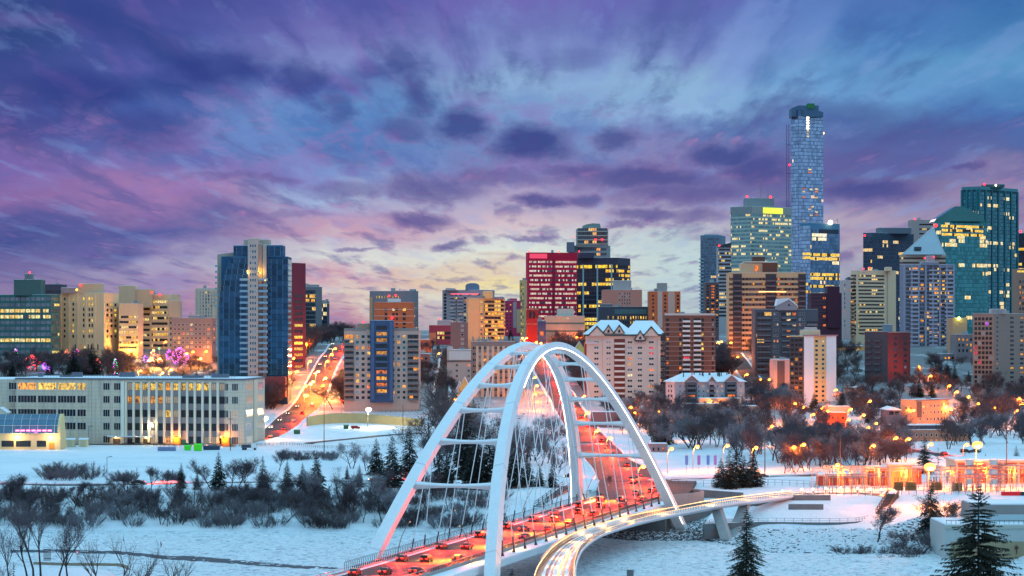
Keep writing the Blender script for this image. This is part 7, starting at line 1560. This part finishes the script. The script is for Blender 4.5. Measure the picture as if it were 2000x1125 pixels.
# ================================================================ street lamps, signals, poles
LM = [((432, 1500), 'blue glass tower')]
lampn = {}
def lamp(px, py, where, kind='orange', h=9.0, power=None, arm=1.6, size=1.0):
    p = at(px, py, h); k = {'orange': ('sodium', (1, .20, .014), 13000), 'yellow': ('sodium_yellow', (1, .42, .06), 9000), 'white': ('warm_white', (1, .72, .36), 7000)}[kind]
    lampn.setdefault((kind, where), []).append((px, p, h, k, power, arm, size))
def flush_lamps():
    for (kind, where), L in lampn.items():
        L.sort(key=lambda q: q[0]); n = len(L)
        for i, (px, p, h, (mk, col, pw), power, arm, size) in enumerate(L):
            word = {'orange': 'orange street lamp', 'yellow': 'yellow street lamp', 'white': 'bright white lamp'}[kind]
            o = thing('street_lamp', ('%s %s' % (word, where)) if n == 1 else '%s %s %s, counted from the left' % (NUMW[i], word, where), 'street lamp', p - Vector((arm, 0, 0)), group='%ss %s' % (word, where))
            b = MB(); b.path([(0, 0, -.3), (0, 0, h * .8), (arm * .35, 0, h * .97), (arm, 0, h + .1)], [.13, .1, .08, .06], 5); b.build('pole', M['pole'], o)
            MB().ball((arm, 0, h), .82 * size, 0, 8, 6, .7).build('lamp_head', M[mk], o)
            point('lamp_glow', (arm, -.9 * size, h - .9), power or pw, col, .5, o)
for q in ((1795, 716), (1818, 734), (1855, 753), (1869, 765)): lamp(*q, 'on the lane below the lavender condominium')
lamp(1892, 775, 'flooding the yard under the taupe tower', 'yellow', 7, 7000, size=1.5)
for q in ((1911, 788), (1943, 795), (1991, 778), (1997, 788), (1987, 802)): lamp(*q, 'at the foot of the taupe tower')
for q in ((1775, 797), (1785, 801), (1849, 793), (1857, 799)): lamp(*q, 'around the beige walk up block')
for q in ((1658, 819), (1687, 810), (1662, 799), (1617, 802), (1604, 797), (1700, 783)): lamp(*q, 'around the orange brick shop')
for q in ((1711, 828), (1697, 834)): lamp(*q, 'under the dark spruce on the slope')
lamp(1633, 761, 'beside the slim white ended tower')
for q in ((1775, 857), (1751, 855), (1715, 863), (1706, 870), (1819, 867), (1636, 908)): lamp(*q, 'along the road before the long tan block')
lamp(1909, 869, 'on a tall mast above the substation yard', 'orange', 14, 60000, .4, 2.2); lamp(1889, 868, 'beside the tall yard mast', h=8); lamp(1816, 912, 'on a tall mast in the substation yard', 'orange', 12, 50000, .4, 2.2)
for q in ((1312, 823), (1397, 787), (1381, 786)): lamp(*q, 'before the pinkish bungalow block')
for q in ((1507, 793), (1553, 788), (1571, 795), (1589, 809), (1507, 832)): lamp(*q, 'among the trees below the slate condominium')
lamp(1529, 756, 'between the slim tower and the slate condominium'); lamp(1472, 670, 'at the top of the winding hill road', 'yellow', 9, 5000, size=1.4)
for q in ((1409, 667), (1403, 668)): lamp(*q, 'between the brown and beige slab towers', power=30000)
lamp(1428, 669, 'at the foot of the beige slab tower', 'yellow')
for q in ((1441, 697), (1459, 731), (1485, 741), (1503, 741)): lamp(*q, 'down the winding hill road')
lamp(1453, 824, 'in the grove below the long snow roofed apartments', 'yellow', 6, 1200)
for q in ((1421, 870), (1362, 872), (1312, 876), (1477, 874), (1551, 873), (1570, 868)): lamp(*q, 'along the flats road right of the bridge')
for q in ((1303, 769), (1317, 782)): lamp(*q, 'between the cream and brown towers', 'white', 6, 1500, size=.8)
for q in ((1287, 804), (1305, 804)): lamp(*q, 'below the cream tower', 'yellow', 7, 1300, size=.8)
for q in ((1148, 806), (1167, 841), (1192, 855), (1256, 911), (1142, 773)): lamp(*q, 'beside the rising road seen through the arch', power=18000)
for q in ((1046, 736), (1049, 753), (1046, 769)): lamp(*q, 'lining the upper rising road', power=26000)
for q in ((1021, 660), (1029, 660), (1048, 668), (1057, 670), (1127, 658)): lamp(*q, 'glowing behind the crown of the arches', power=26000)
for q in ((1232, 795), (1268, 782), (1240, 806)): lamp(*q, 'at the foot of the cream tower')
lamp(519, 817, 'starring beside the institute corner', 'white', 10, 16000, .4, 1.6); lamp(720, 800, 'flooding the snowy park below the condominium', 'white', 9, 22000, .4, 1.8)
lamp(295, 828, 'on the lot before the institute', 'white', 9, 2600, .4, 1.0)
for q in ((598, 671), (606, 705), (581, 725), (574, 699), (566, 716)): lamp(*q, 'beside the maroon tower', power=26000)
for q in ((598, 753), (631, 753), (600, 772)): lamp(*q, 'low on the hill street', power=30000)
for q in ((648, 692), (655, 680), (640, 705)): lamp(*q, 'at the top of the hill street', power=26000)
for q in ((622, 725), (636, 738), (612, 745)): lamp(*q, 'midway up the hill street', 'yellow', power=40000, size=.95)
lamp(782, 759, 'against the cream and blue condominium'); lamp(866, 648, 'at the top of the snowy lane', 'yellow', size=.8); lamp(858, 690, 'beside the snowy lane', 'yellow', 8, 1600, size=.8); lamp(889, 779, 'near the small yellow house')
for q in ((276, 668), (324, 667), (403, 686), (377, 687), (365, 690)): lamp(*q, 'by the grey brick apartment block')
for q in ((250, 682), (263, 680), (300, 684), (312, 700), (292, 705), (335, 722), (275, 724), (318, 728), (392, 700)): lamp(*q, 'over the bright legislature street', 'yellow', 6, 22000, size=.8)
flush_lamps()
def signal(px, py, col, label, h=6.5):
    p = at(px, py, h); o = thing('traffic_signal', label, 'traffic light', p, group='traffic signals'); MB().path([(0, .3, -.2), (0, .3, h + .6)], .1, 5).build('pole', M['steel'], o); b = MB().box(-.28, .28, -.05, .25, h - .9, h + .5); b.build('signal_box', M['dark_steel'], o); MB().ball((0, -.16, h + .1), .42).build('signal_lens', M['signal_' + col], o); point('signal_glow', (0, -.9, h), 900 if col == 'red' else 500, (1, .02, .03) if col == 'red' else (.02, 1, .4), .3, o)
for i, (a, c) in enumerate(((1188, 891), (1222, 892))): signal(a, c, 'red', 'red traffic signal over the intersection, %s of the far pair' % ('left' if i == 0 else 'right'))
for i, (a, c) in enumerate(((1070, 786), (1094, 787))): signal(a, c, 'red', 'red traffic signal high on the rising road, %s one' % ('left' if i == 0 else 'right'))
signal(638, 774, 'red', 'red traffic signal at the foot of the hill street'); signal(311, 681, 'green', 'green traffic signal near the grey brick apartment block'); signal(667, 783, 'red', 'red traffic signal beside the park corner')
for i, (px, yb, yt, lb) in enumerate(((95, 874, 806, 'in front of the greenhouse'), (450, 880, 803, 'near the right end of the institute'), (633, 888, 765, 'standing alone by the hill street foot'), (1494, 935, 830, 'before the grove at right'), (1686, 945, 852, 'behind the spruces near the flats road'), (1966, 945, 822, 'at the right edge behind the substation'), (1641, 955, 842, 'near the yellow lamp right of the clump'), (787, 845, 790, 'in the snowy park'))):
    p = at(px, yb); h = (yb - yt) / F * p.y; o = thing('utility_pole', 'wooden utility pole ' + lb, 'pole', p, group='utility poles'); MB().tube((0, 0, -.4), (0, 0, h), .2, .13, 6).build('post', M['wood'], o)
    if i in (1, 5): MB().box(-1.2, 1.2, -.08, .08, h - 3.4, h - 3.2).build('crossarm', M['wood'], o)
for i, (px, yb, yt) in enumerate(((173, 868, 833), (209, 945, 893), (1035, 930, 890))):
    p = at(px, yb); h = (yb - yt) / F * p.y; o = thing('lamp_post', 'unlit lamp post ' + ('by the cream sheds', 'beside the riverside road at left', 'seen between the hangers')[i], 'lamp post', p); MB().path([(0, 0, -.3), (0, 0, h), (1.4, 0, h + .2)], .09, 5).build('pole', M['dark_steel'], o); MB().box(.9, 1.8, -.2, .2, h + .12, h + .3).build('lamp_head', M['dark_steel'], o)
for i, (px, col) in enumerate(((1341, (90, 130, 200)), (1365, (170, 110, 190)), (1383, (90, 130, 200)), (1397, (170, 120, 190)))):
    p = at(px, 925); o = thing('banner_post', '%s of four banner posts beside the flats road' % NUMW[i], 'banner', p, group='banner posts'); MB().tube((0, 0, 0), (0, 0, 7), .08).build('post', M['steel'], o); MB().box(-.55, .55, -.03, .03, 3.2, 6.6).build('banner', W(*col), o)
# ================================================================ vehicles
def car_meshes(kind='sedan'):
    L, w = (4.6, .90) if kind != 'truck' else (5.6, 1.0)
    roof = {'sedan': [(-2.3, .45), (-2.3, .95), (-2.1, 1.02), (-1.35, 1.08), (-.75, 1.50), (.45, 1.52), (1.15, 1.06), (2.1, .90), (2.3, .72), (2.3, .40)], 'suv': [(-2.3, .5), (-2.3, 1.1), (-2.2, 1.66), (-1.9, 1.74), (.6, 1.74), (1.2, 1.18), (2.15, 1.05), (2.3, .85), (2.3, .45)], 'truck': [(-2.8, .6), (-2.8, 1.15), (-.6, 1.15), (-.5, 1.85), (.9, 1.87), (1.5, 1.3), (2.6, 1.15), (2.8, .9), (2.8, .5)]}[kind]
    b = MB(); pr = roof + [(L / 2 * .98, .32), (-L / 2 * .98, .32)]
    rings = [[(x * (1 if z > 1.2 else 1), s_ * w * (.80 if z > 1.2 else 1.0) * k, z) for x, z in pr] for s_, k in ((-1, 1), (1, 1))]
    b.sweep(rings); gl = MB(); zt = max(z for _, z in roof)
    for s_ in (-1, 1):
        y0, y1 = s_ * w * 1.003, s_ * w * .83; xa, xb = {'sedan': (-1.2, 1.0), 'suv': (-2.1, 1.05), 'truck': (-.45, 1.35)}[kind]; zl = 1.10 if kind != 'truck' else 1.32
        gl.add([(xa, y0 * .995, zl), (xb, y0 * .995, zl), (xb - .65, y1, zt - .1), (xa + .45, y1, zt - .1)], [(0, 1, 2, 3)])
    xr = {'sedan': (-1.36, -.79, 1.10), 'suv': (-2.31, -2.22, 1.15), 'truck': (-.60, -.53, 1.25)}[kind]; gl.add([(xr[0] - .02, -w * .8, xr[2]), (xr[0] - .02, w * .8, xr[2]), (xr[1] - .03, w * .72, zt - .1), (xr[1] - .03, -w * .72, zt - .1)], [(0, 1, 2, 3)])
    xf = {'sedan': (1.12, .5), 'suv': (1.2, .66), 'truck': (1.5, .95)}[kind]; gl.add([(xf[0] + .02, -w * .8, xr[2]), (xf[0] + .02, w * .8, xr[2]), (xf[1] + .03, w * .72, zt - .1), (xf[1] + .03, -w * .72, zt - .1)], [(0, 1, 2, 3)])
    wh = MB().tube((0, -.11, 0), (0, .11, 0), .34, n=12); hub = MB().tube((0, -.125, 0), (0, .125, 0), .19, n=8)
    return b.mesh('body', []), gl.mesh('window', M['car_glass']), wh.mesh('wheel', M['rubber']), hub.mesh('hub', M['steel']), L, w
CARM = {k: car_meshes(k) for k in ('sedan', 'suv', 'truck')}
PAINT = [mat('car_paint', c, .3, .2, var=.02) for c in ((.5, .5, .52), (.03, .03, .035), (.35, .02, .02), (.02, .05, .12), (.16, .17, .18), (.7, .7, .7), (.04, .09, .10))]
tailm = MB().box(-.06, .04, -.24, .24, -.13, .13).mesh('tail_light', M['tail_lens']); headm = MB().box(-.04, .06, -.2, .2, -.11, .11).mesh('head_light', M['head_lens']); tailoff = MB().box(-.06, .04, -.2, .2, -.1, .1).mesh('tail_light', mat('tail_off', (.2, .01, .01), .3)); headoff = MB().box(-.04, .06, -.2, .2, -.1, .1).mesh('head_light', mat('head_off', (.6, .6, .6), .2))
_pm = {}
def car(p, yaw, kind, paint, label, group=None, lit=True, glow=0.0, z=None, snow=False):
    body, gl, wh, hub, L, w = CARM[kind]; o = thing('car' if kind != 'truck' else 'pickup_truck', label, 'car' if kind != 'truck' else 'truck', p, yaw, group)
    k = (kind, paint)
    if k not in _pm: m2 = body.copy(); m2.materials.append(PAINT[paint]); _pm[k] = m2
    bo = link('body', _pm[k], o); link('window', gl, bo)
    for x in (-L * .31, L * .31):
        for y in (-w + .06, w - .06): q = link('wheel', wh, o, (x, y, .34)); link('hub', hub, q)
    for y in (-w * .7, w * .7): link('tail_light', tailm if lit else tailoff, o, (-L / 2 - .01, y, .86)); link('head_light', headm if lit else headoff, o, (L / 2 + .01, y, .72))
    if glow:
        l = bpy.data.lights.new('tail_glow', 'SPOT'); l.energy = glow * 22; l.color = (1, .028, .008); l.spot_size = radians(118); l.spot_blend = .7; l.shadow_soft_size = .3
        q = bpy.data.objects.new('tail_glow', l); COL.objects.link(q); q.parent = o; q.location = (-L / 2 - .4, 0, 2.3); q.rotation_euler = Vector((-.78, 0, -.62)).to_track_quat('-Z', 'Y').to_euler()
    if snow: MB().box(-.7, .4, -.6, .6, 1.54, 1.62).build('snow_cover', SNOWR, o)
    return o
yawB = pi / 2 - TH; random.seed(5); n_ = 0
for ln, w in ((0, -8.0), (1, -2.0), (2, 4.2)):
    s = -128 + ln * 3.5; i = 0
    while s < 106:
        k = 'suv' if RND() < .45 else 'sedan'; p = bp(s, w + U(-.3, .3), dk(s) + .01)
        o = car(p, yawB, k, random.choice((1, 1, 2, 3, 4, 1)), '%s car from the near end in the %s lane of the arch bridge' % (NUMW[i] if i < 12 else 'number %d' % (i + 1), ('left', 'middle', 'right')[ln]), 'cars driving over the arch bridge', True, 950)
        s += U(22, 34); i += 1
# queue at the intersection and up the rising road
i = 0
for t_ in range(12):
    s = 118 + U(0, 84); w = U(-9, 5) - max(0, s - 135) * .22 ; P = bp(s, w, 10.22)
    o = car(P, yawB + U(-.3, .3), random.choice(('sedan', 'suv')), random.choice((1, 2, 4, 1)), 'car with glowing tail lights crowded in the intersection beyond the bridge', 'cars crowded in the intersection', True, 700)
def cars_on(rb_, idx, off, label, group, rev=False, glow=700, kinds=('sedan', 'suv')):
    for j, i in enumerate(idx):
        q, t, n, ww = rb_[min(i, len(rb_) - 2)]; p = q + n * off; p.z = G(p.x, p.y) + .2; y = atan2(t.y, t.x) + (pi if rev else 0)
        car(p, y, random.choice(kinds), random.choice((0, 1, 2, 3, 4)), '%s, %s from the near end' % (label, NUMW[j] if j < 12 else 'number %d' % (j + 1)), group, True, glow)
cars_on(R_RISE, range(4, len(R_RISE), 10), 3.2, 'red lit car climbing the rising road past the bridge', 'cars climbing the rising road', glow=2600)
cars_on(R_HILL, range(4, len(R_HILL), 9), 3.5, 'car climbing the right side of the hill street', 'cars climbing the hill street', glow=1500)
cars_on(R_HILL, range(8, len(R_HILL), 8), -4.0, 'car with bright headlights descending the hill street', 'cars descending the hill street', True, 0)
cars_on(R_RIVER, (3, 14, 27, 60), -2, 'car on the riverside road west of the bridge', 'cars on the riverside road', True, 1500)
cars_on(R_EAST, (6, 18, 33), 2, 'car on the flats road east of the bridge', 'cars on the flats road', False, 900)
cars_on(R_EASTHILL, (16, 24, 33, 45), 2, 'car on the road curving up to the slate condominium', 'cars on the curving road', False, 800)
for i, (px, py, k, pt, yw, lb) in enumerate(((24, 872, 'truck', 5, 3.1, 'white pickup truck parked before the greenhouse'), (66, 873, 'suv', 6, 3.1, 'dark green van parked before the greenhouse'), (2, 873, 'sedan', 3, 3.1, 'blue car cut by the left edge by the greenhouse'), (356, 859, 'suv', 2, .3, 'dark red car parked at the institute wall'), (369, 858, 'suv', 0, .5, 'silver car parked at the institute wall'), (384, 858, 'sedan', 4, .5, 'grey car parked right of the silver car'), (397, 858, 'sedan', 1, .4, 'black car parked by the institute pilasters'), (432, 863, 'suv', 3, 3.1, 'dark blue car on the snowy lot by the utility pole'), (456, 862, 'suv', 5, 3.1, 'white van on the snowy lot right of the utility pole'), (695, 838, 'suv', 2, .2, 'red car parked below the park wall'), (681, 798, 'suv', 2, 1.6, 'dark red car at the park corner'), (416, 878, 'sedan', 4, 3.1, 'silver car beside the dark trailer'), (1905, 884, 'sedan', 1, 0, 'dark car on the lot under the big yard lamp'), (1886, 885, 'suv', 1, 0, 'dark van on the lot left of the big yard lamp'), (875, 702, 'suv', 4, 1.2, 'grey car parked beside the snowy lane'), (880, 712, 'truck', 4, 0.4, 'grey pickup parked beside the snowy lane'))): car(at(px, py), yw, k, pt, lb, 'parked cars', False, snow=k == 'suv')
def bin_box(px, py, l, d, h, col, label, name='waste_skip', slope=True):
    p = at(px, py); o = thing(name, label, 'skip', p, U(-.1, .1)); m_ = W(*col); MB().prism([(-l / 2, 0), (l / 2, 0), (l / 2, d), (-l / 2, d)], 0.1, h * .8).build('body', m_, o); MB().add([(-l / 2 - .1, -.1, h * .8), (l / 2 + .1, -.1, h * .8), (l / 2 + .1, d, h), (-l / 2 - .1, d, h), (-l / 2 - .1, -.1, h * .8 + .12), (l / 2 + .1, -.1, h * .8 + .12), (l / 2 + .1, d, h + .12), (-l / 2 - .1, d, h + .12)], [(4, 5, 6, 7), (0, 1, 5, 4), (1, 2, 6, 5), (2, 3, 7, 6), (3, 0, 4, 7)]).build('lid', m_, o)
bin_box(366, 880, 2.7, 1.8, 2.2, (70, 210, 50), 'small bright green skip on the meadow edge'); bin_box(386, 881, 3.2, 2, 3.0, (80, 220, 40), 'larger bright green skip right of the small one'); bin_box(360, 869, 2.8, 2, 2.4, (30, 96, 80), 'dark green skip on the lot'); bin_box(325, 881, 7.5, 2.4, 1.7, (104, 120, 160), 'long slate blue roll off skip in the snow'); bin_box(413, 879, 7, 2.4, 1.8, (50, 62, 84), 'long dark trailer in the snow', 'trailer'); bin_box(269, 865, 2.2, 1.5, 2, (70, 130, 190), 'small blue skip by the institute door'); bin_box(676, 838, 2.4, 1.6, 2.0, (30, 84, 70), 'green skip beside the red car'); bin_box(580, 848, 3.0, 1.8, 2, (40, 90, 70), 'green skip beside the hill street foot')
p = at(487, 879); o = thing('dump_truck', 'white cabbed dump truck on the snowy lot', 'truck', p); MB().box(-3.4, .8, -1.2, 1.2, 1.0, 1.35).box(-3.2, .6, -1.15, 1.15, 1.35, 2.3).build('dump_bed', W(60, 66, 84), o); MB().add([(1.0, -1.1, .7), (3.4, -1.1, .7), (3.4, -1.1, 1.5), (2.6, -1.1, 1.7), (2.3, -1.1, 2.7), (1.0, -1.1, 2.8)] + [(x, 1.1, z) for x, z in ((1.0, .7), (3.4, .7), (3.4, 1.5), (2.6, 1.7), (2.3, 2.7), (1.0, 2.8))], [tuple(range(6)), tuple(range(11, 5, -1))] + [(i, 6 + i, 6 + (i + 1) % 6, (i + 1) % 6) for i in range(6)]).build('cab', W(200, 205, 215), o)
for x in (-2.6, -1.6, 2.4):
    for y in (-1.1, 1.1): link('wheel', CARM['sedan'][2], o, (x, y, .5)).scale = (1.4, 1.4, 1.4)
# park wall and rails on the flats
for pts, lb in (([(600, 832), (640, 827), (700, 826), (760, 829), (826, 833)], 'tan concrete park wall below the condominium'),):
    P = [at(a, c) for a, c in pts]; rbw = ribbon(P, 1, step=5); o = MB().sweep([[q + n * x_ + UP * z_ for x_, z_ in ((-.4, -1), (.4, -1), (.4, 5.2 - 2.4 * abs(i / len(rbw) - .3)), (-.4, 5.2 - 2.4 * abs(i / len(rbw) - .3)))] for i, (q, t, n, w) in enumerate(rbw)]).build('park_wall', W(150, 142, 112)); tag(o, lb, 'wall')
def fence(pts, label, h=1.4, m_=None, step=2.2, rails=2):
    P = [at(a, c) for a, c in pts]; o = thing('fence', label, 'fence', P[0]); b = MB(); rl = MB(); prev = None
    for q, t, n, w in ribbon(P, 1, step=step):
        z = G(q.x, q.y); p = Vector((q.x, q.y, z)) - P[0]; b.box(p.x - .06, p.x + .06, p.y - .06, p.y + .06, p.z - .2, p.z + h)
        if prev is not None:
            for k in range(rails): rl.tube(prev + UP * h * (1 - .45 * k), p + UP * h * (1 - .45 * k), .05, n=4)
        prev = p
    b.build('post', m_ or M['dark_steel'], o)['kind'] = 'stuff'; rl.build('rail', m_ or M['dark_steel'], o)
fence([(670, 800), (740, 797), (826, 797)], 'low rail fence round the snowy park'); fence([(740, 806), (790, 806), (826, 803)], 'second rail fence nearer in the snowy park'); fence([(300, 872), (420, 874), (560, 870), (640, 876), (760, 872)], 'thin wire fence across the meadow top', 1.2); fence([(740, 962), (860, 965), (960, 962), (1040, 955)], 'thin fence on the snow behind the arch legs', 1.3); fence([(1290, 948), (1390, 950), (1500, 948), (1600, 952)], 'wire fence round the spruce clump', 2.0)
fence([(1110, 968), (1150, 966), (1185, 962), (1218, 955)], 'curved guard rail beside the bridge end', 1.2)
# ================================================================ substation
BR = mat('brick_red', (.30, .075, .045), .8, var=.2, vs=.6); TAN = W(176, 140, 100)
def slab_building(px0, px1, ytop, yb, dep, wall, label, panels=0, name='substation_building'):
    p0, p1 = at(px0, yb), at(px1, yb); Y = min(p0.y, p1.y); x0, x1 = wx(px0, Y), wx(px1, Y); g = G((x0 + x1) / 2, Y); o = thing(name, label, 'building', ((x0 + x1) / 2, Y, g)); w = (x1 - x0) / 2; h = wz(ytop, Y) - g
    MB().box(-w, w, 0, dep, -1, h).build('wall', wall, o); MB().box(-w - .6, w + .6, -.8, dep + .6, h + .004, h + .5).build('eave', W(176, 168, 160), o); MB().box(-w - .4, w + .4, -.6, dep + .4, h + .5, h + .8).build('roof', SNOWR, o)
    for i in range(panels): x = -w + 2 * w * (i + .5) / panels; MB().box(x - w / panels * .82, x + w / panels * .82, -.25, .02, .3, h - .4).build('brick_panel', BR, o)
    return o
slab_building(1868, 2080, 902, 944, 22, W(190, 180, 160), 'red panelled substation control building with a snowy flat roof', 7); slab_building(1700, 1800, 916, 946, 10, BR, 'low red brick substation wing behind the gantries'); slab_building(1738, 1782, 910, 950, 8, mat('ochre', (.62, .36, .10), .7), 'ochre transformer hall block amid the gantries'); slab_building(1600, 1700, 930, 946, 9, W(130, 70, 60), 'low brown substation shed at the left end of the yard')
GAL = mat('galvanised', (.34, .35, .36), .45, .55)
def gantry(px, yb, wm, h, label):
    p = at(px, yb); o = thing('gantry', label, 'gantry', p, group='steel gantries of the substation'); legs = MB(); beam = MB(); ins = MB()
    for x in (-wm / 2, wm / 2):
        for dx_ in (-.35, .35): legs.tube((x + dx_, 0, 0), (x + dx_ * .4, 0, h), .1, n=4)
        z = 0
        while z < h - 1: legs.tube((x - .33, 0, z), (x + .3, 0, z + 1), .05, n=4); z += 1
    beam.box(-wm / 2 - .5, wm / 2 + .5, -.3, .3, h - .25, h + .05); beam.box(-wm / 2 - .5, wm / 2 + .5, -.3, .3, h - 1.15, h - 1.0)
    x = -wm / 2
    while x < wm / 2 - .6: beam.tube((x, 0, h - 1.05), (x + .9, 0, h - .1), .06, n=4); x += .9
    for i in range(3):
        x = -wm / 2 + wm * (i + .5) / 3; ins.tube((x, 0, h - 1.1), (x, 0, h - 3.0), .12, n=5); ins.tube((x, .5, 0), (x, .5, 2.4), .1, n=5)
        for k in range(5): ins.tube((x, 0, h - 1.3 - k * .34), (x, 0, h - 1.42 - k * .34), .27, n=8); ins.tube((x, .5, 2.4 + k * .34), (x, .5, 2.5 + k * .34), .25, n=8)
    legs.build('leg', GAL, o); beam.build('crossbeam', GAL, o); ins.build('insulator', W(150, 130, 120), o)
random.seed(9)
gl = [(1616, 955, 10, 7), (1640, 957, 10, 8), (1664, 955, 9, 7.5), (1690, 957, 9, 8), (1712, 954, 9, 7), (1740, 957, 10, 7.5), (1764, 955, 8, 7), (1790, 957, 8, 8), (1812, 955, 9, 7), (1838, 957, 9, 7.5), (1862, 955, 8, 7), (1884, 957, 9, 8), (1908, 955, 9, 7), (1930, 957, 9, 8.5), (1955, 955, 9, 7.5), (1978, 957, 9, 8), (1998, 955, 9, 8), (1700, 961, 12, 6), (1650, 962, 12, 6), (1850, 962, 12, 6), (1900, 962, 12, 6), (1950, 962, 12, 6)]
for i, q in enumerate(sorted(gl)): gantry(*q, '%s steel gantry with insulators from the left end of the substation' % (NUMW[i] if i < 12 else 'number %d' % (i + 1)))
for i, (px, yb, yt) in enumerate(((1893, 958, 898), (1912, 958, 900), (1940, 958, 898), (1958, 958, 899))):
    p = at(px, yb); h = (yb - yt) / F * p.y; o = thing('reactor_stack', '%s tall reactor stack with white drums from the left in the substation' % NUMW[i], 'equipment', p, group='reactor stacks of the substation'); b = MB()
    for a in range(4): b.tube((1.1 * cos(a * pi / 2 + .8), 1.1 * sin(a * pi / 2 + .8), 0), (1.1 * cos(a * pi / 2 + .8), 1.1 * sin(a * pi / 2 + .8), h), .1, n=4)
    for k in range(9): z = h * (k + 1) / 9 - .1; b.box(-1.2, 1.2, -1.2, 1.2, z, z + .12)
    b.build('frame', GAL, o)
    if i % 2 == 0:
        for k in (.3, .6, .92): MB().tube((0, 0, h * k - .9), (0, 0, h * k + .9), 1.45, n=14).build('drum', W(190, 190, 196), o)
for i, (px, py) in enumerate(((1755, 958), (1780, 958), (1830, 958), (1870, 959))):
    p = at(px, py); o = thing('transformer', '%s boxy transformer from the left on the substation floor' % NUMW[i], 'equipment', p, group='transformers'); MB().box(-1.6, 1.6, 0, 2.2, 0, 2.8).build('tank', W(150, 120, 80), o)
    for x in (-1, 0, 1): MB().tube((x, 1, 2.8), (x, 1, 4.2), .16, n=6).build('bushing', W(120, 90, 80), o)
    f = MB(); [f.box(-1.5 + k * .38, -1.4 + k * .38, -.5, 0, .4, 2.4) for k in range(8)]; f.build('cooling_fin', W(140, 112, 76), o)['kind'] = 'stuff'
for i, px in enumerate((1650, 1720, 1770, 1860, 1925, 1985)):
    p = at(px, 957); o = thing('yard_lamp', '%s small yard lamp from the left between the substation gantries' % NUMW[i], 'lamp', p, group='yard lamps'); MB().tube((0, 0, 0), (0, 0, 5), .09).build('pole', GAL, o); MB().ball((0, 0, 5.2), .45).build('lamp_head', M['sodium'], o); point('lamp_glow', (0, .9, 5.2), 14000, (1, .17, .012), .4, o)
fence([(1590, 966), (1690, 968), (1790, 966), (1900, 966), (2010, 966)], 'tall wire security fence in front of the substation yard', 2.6)
p = at(1974, 968); o = thing('barrier', 'small red and white barrier by the substation fence', 'barrier', p); MB().box(-3, 3, -.2, .2, 0, 1.2).build('panel', W(190, 30, 40), o); MB().box(3.002, 5.5, -.2, .2, 0, 1.2).build('panel', W(40, 46, 60), o)
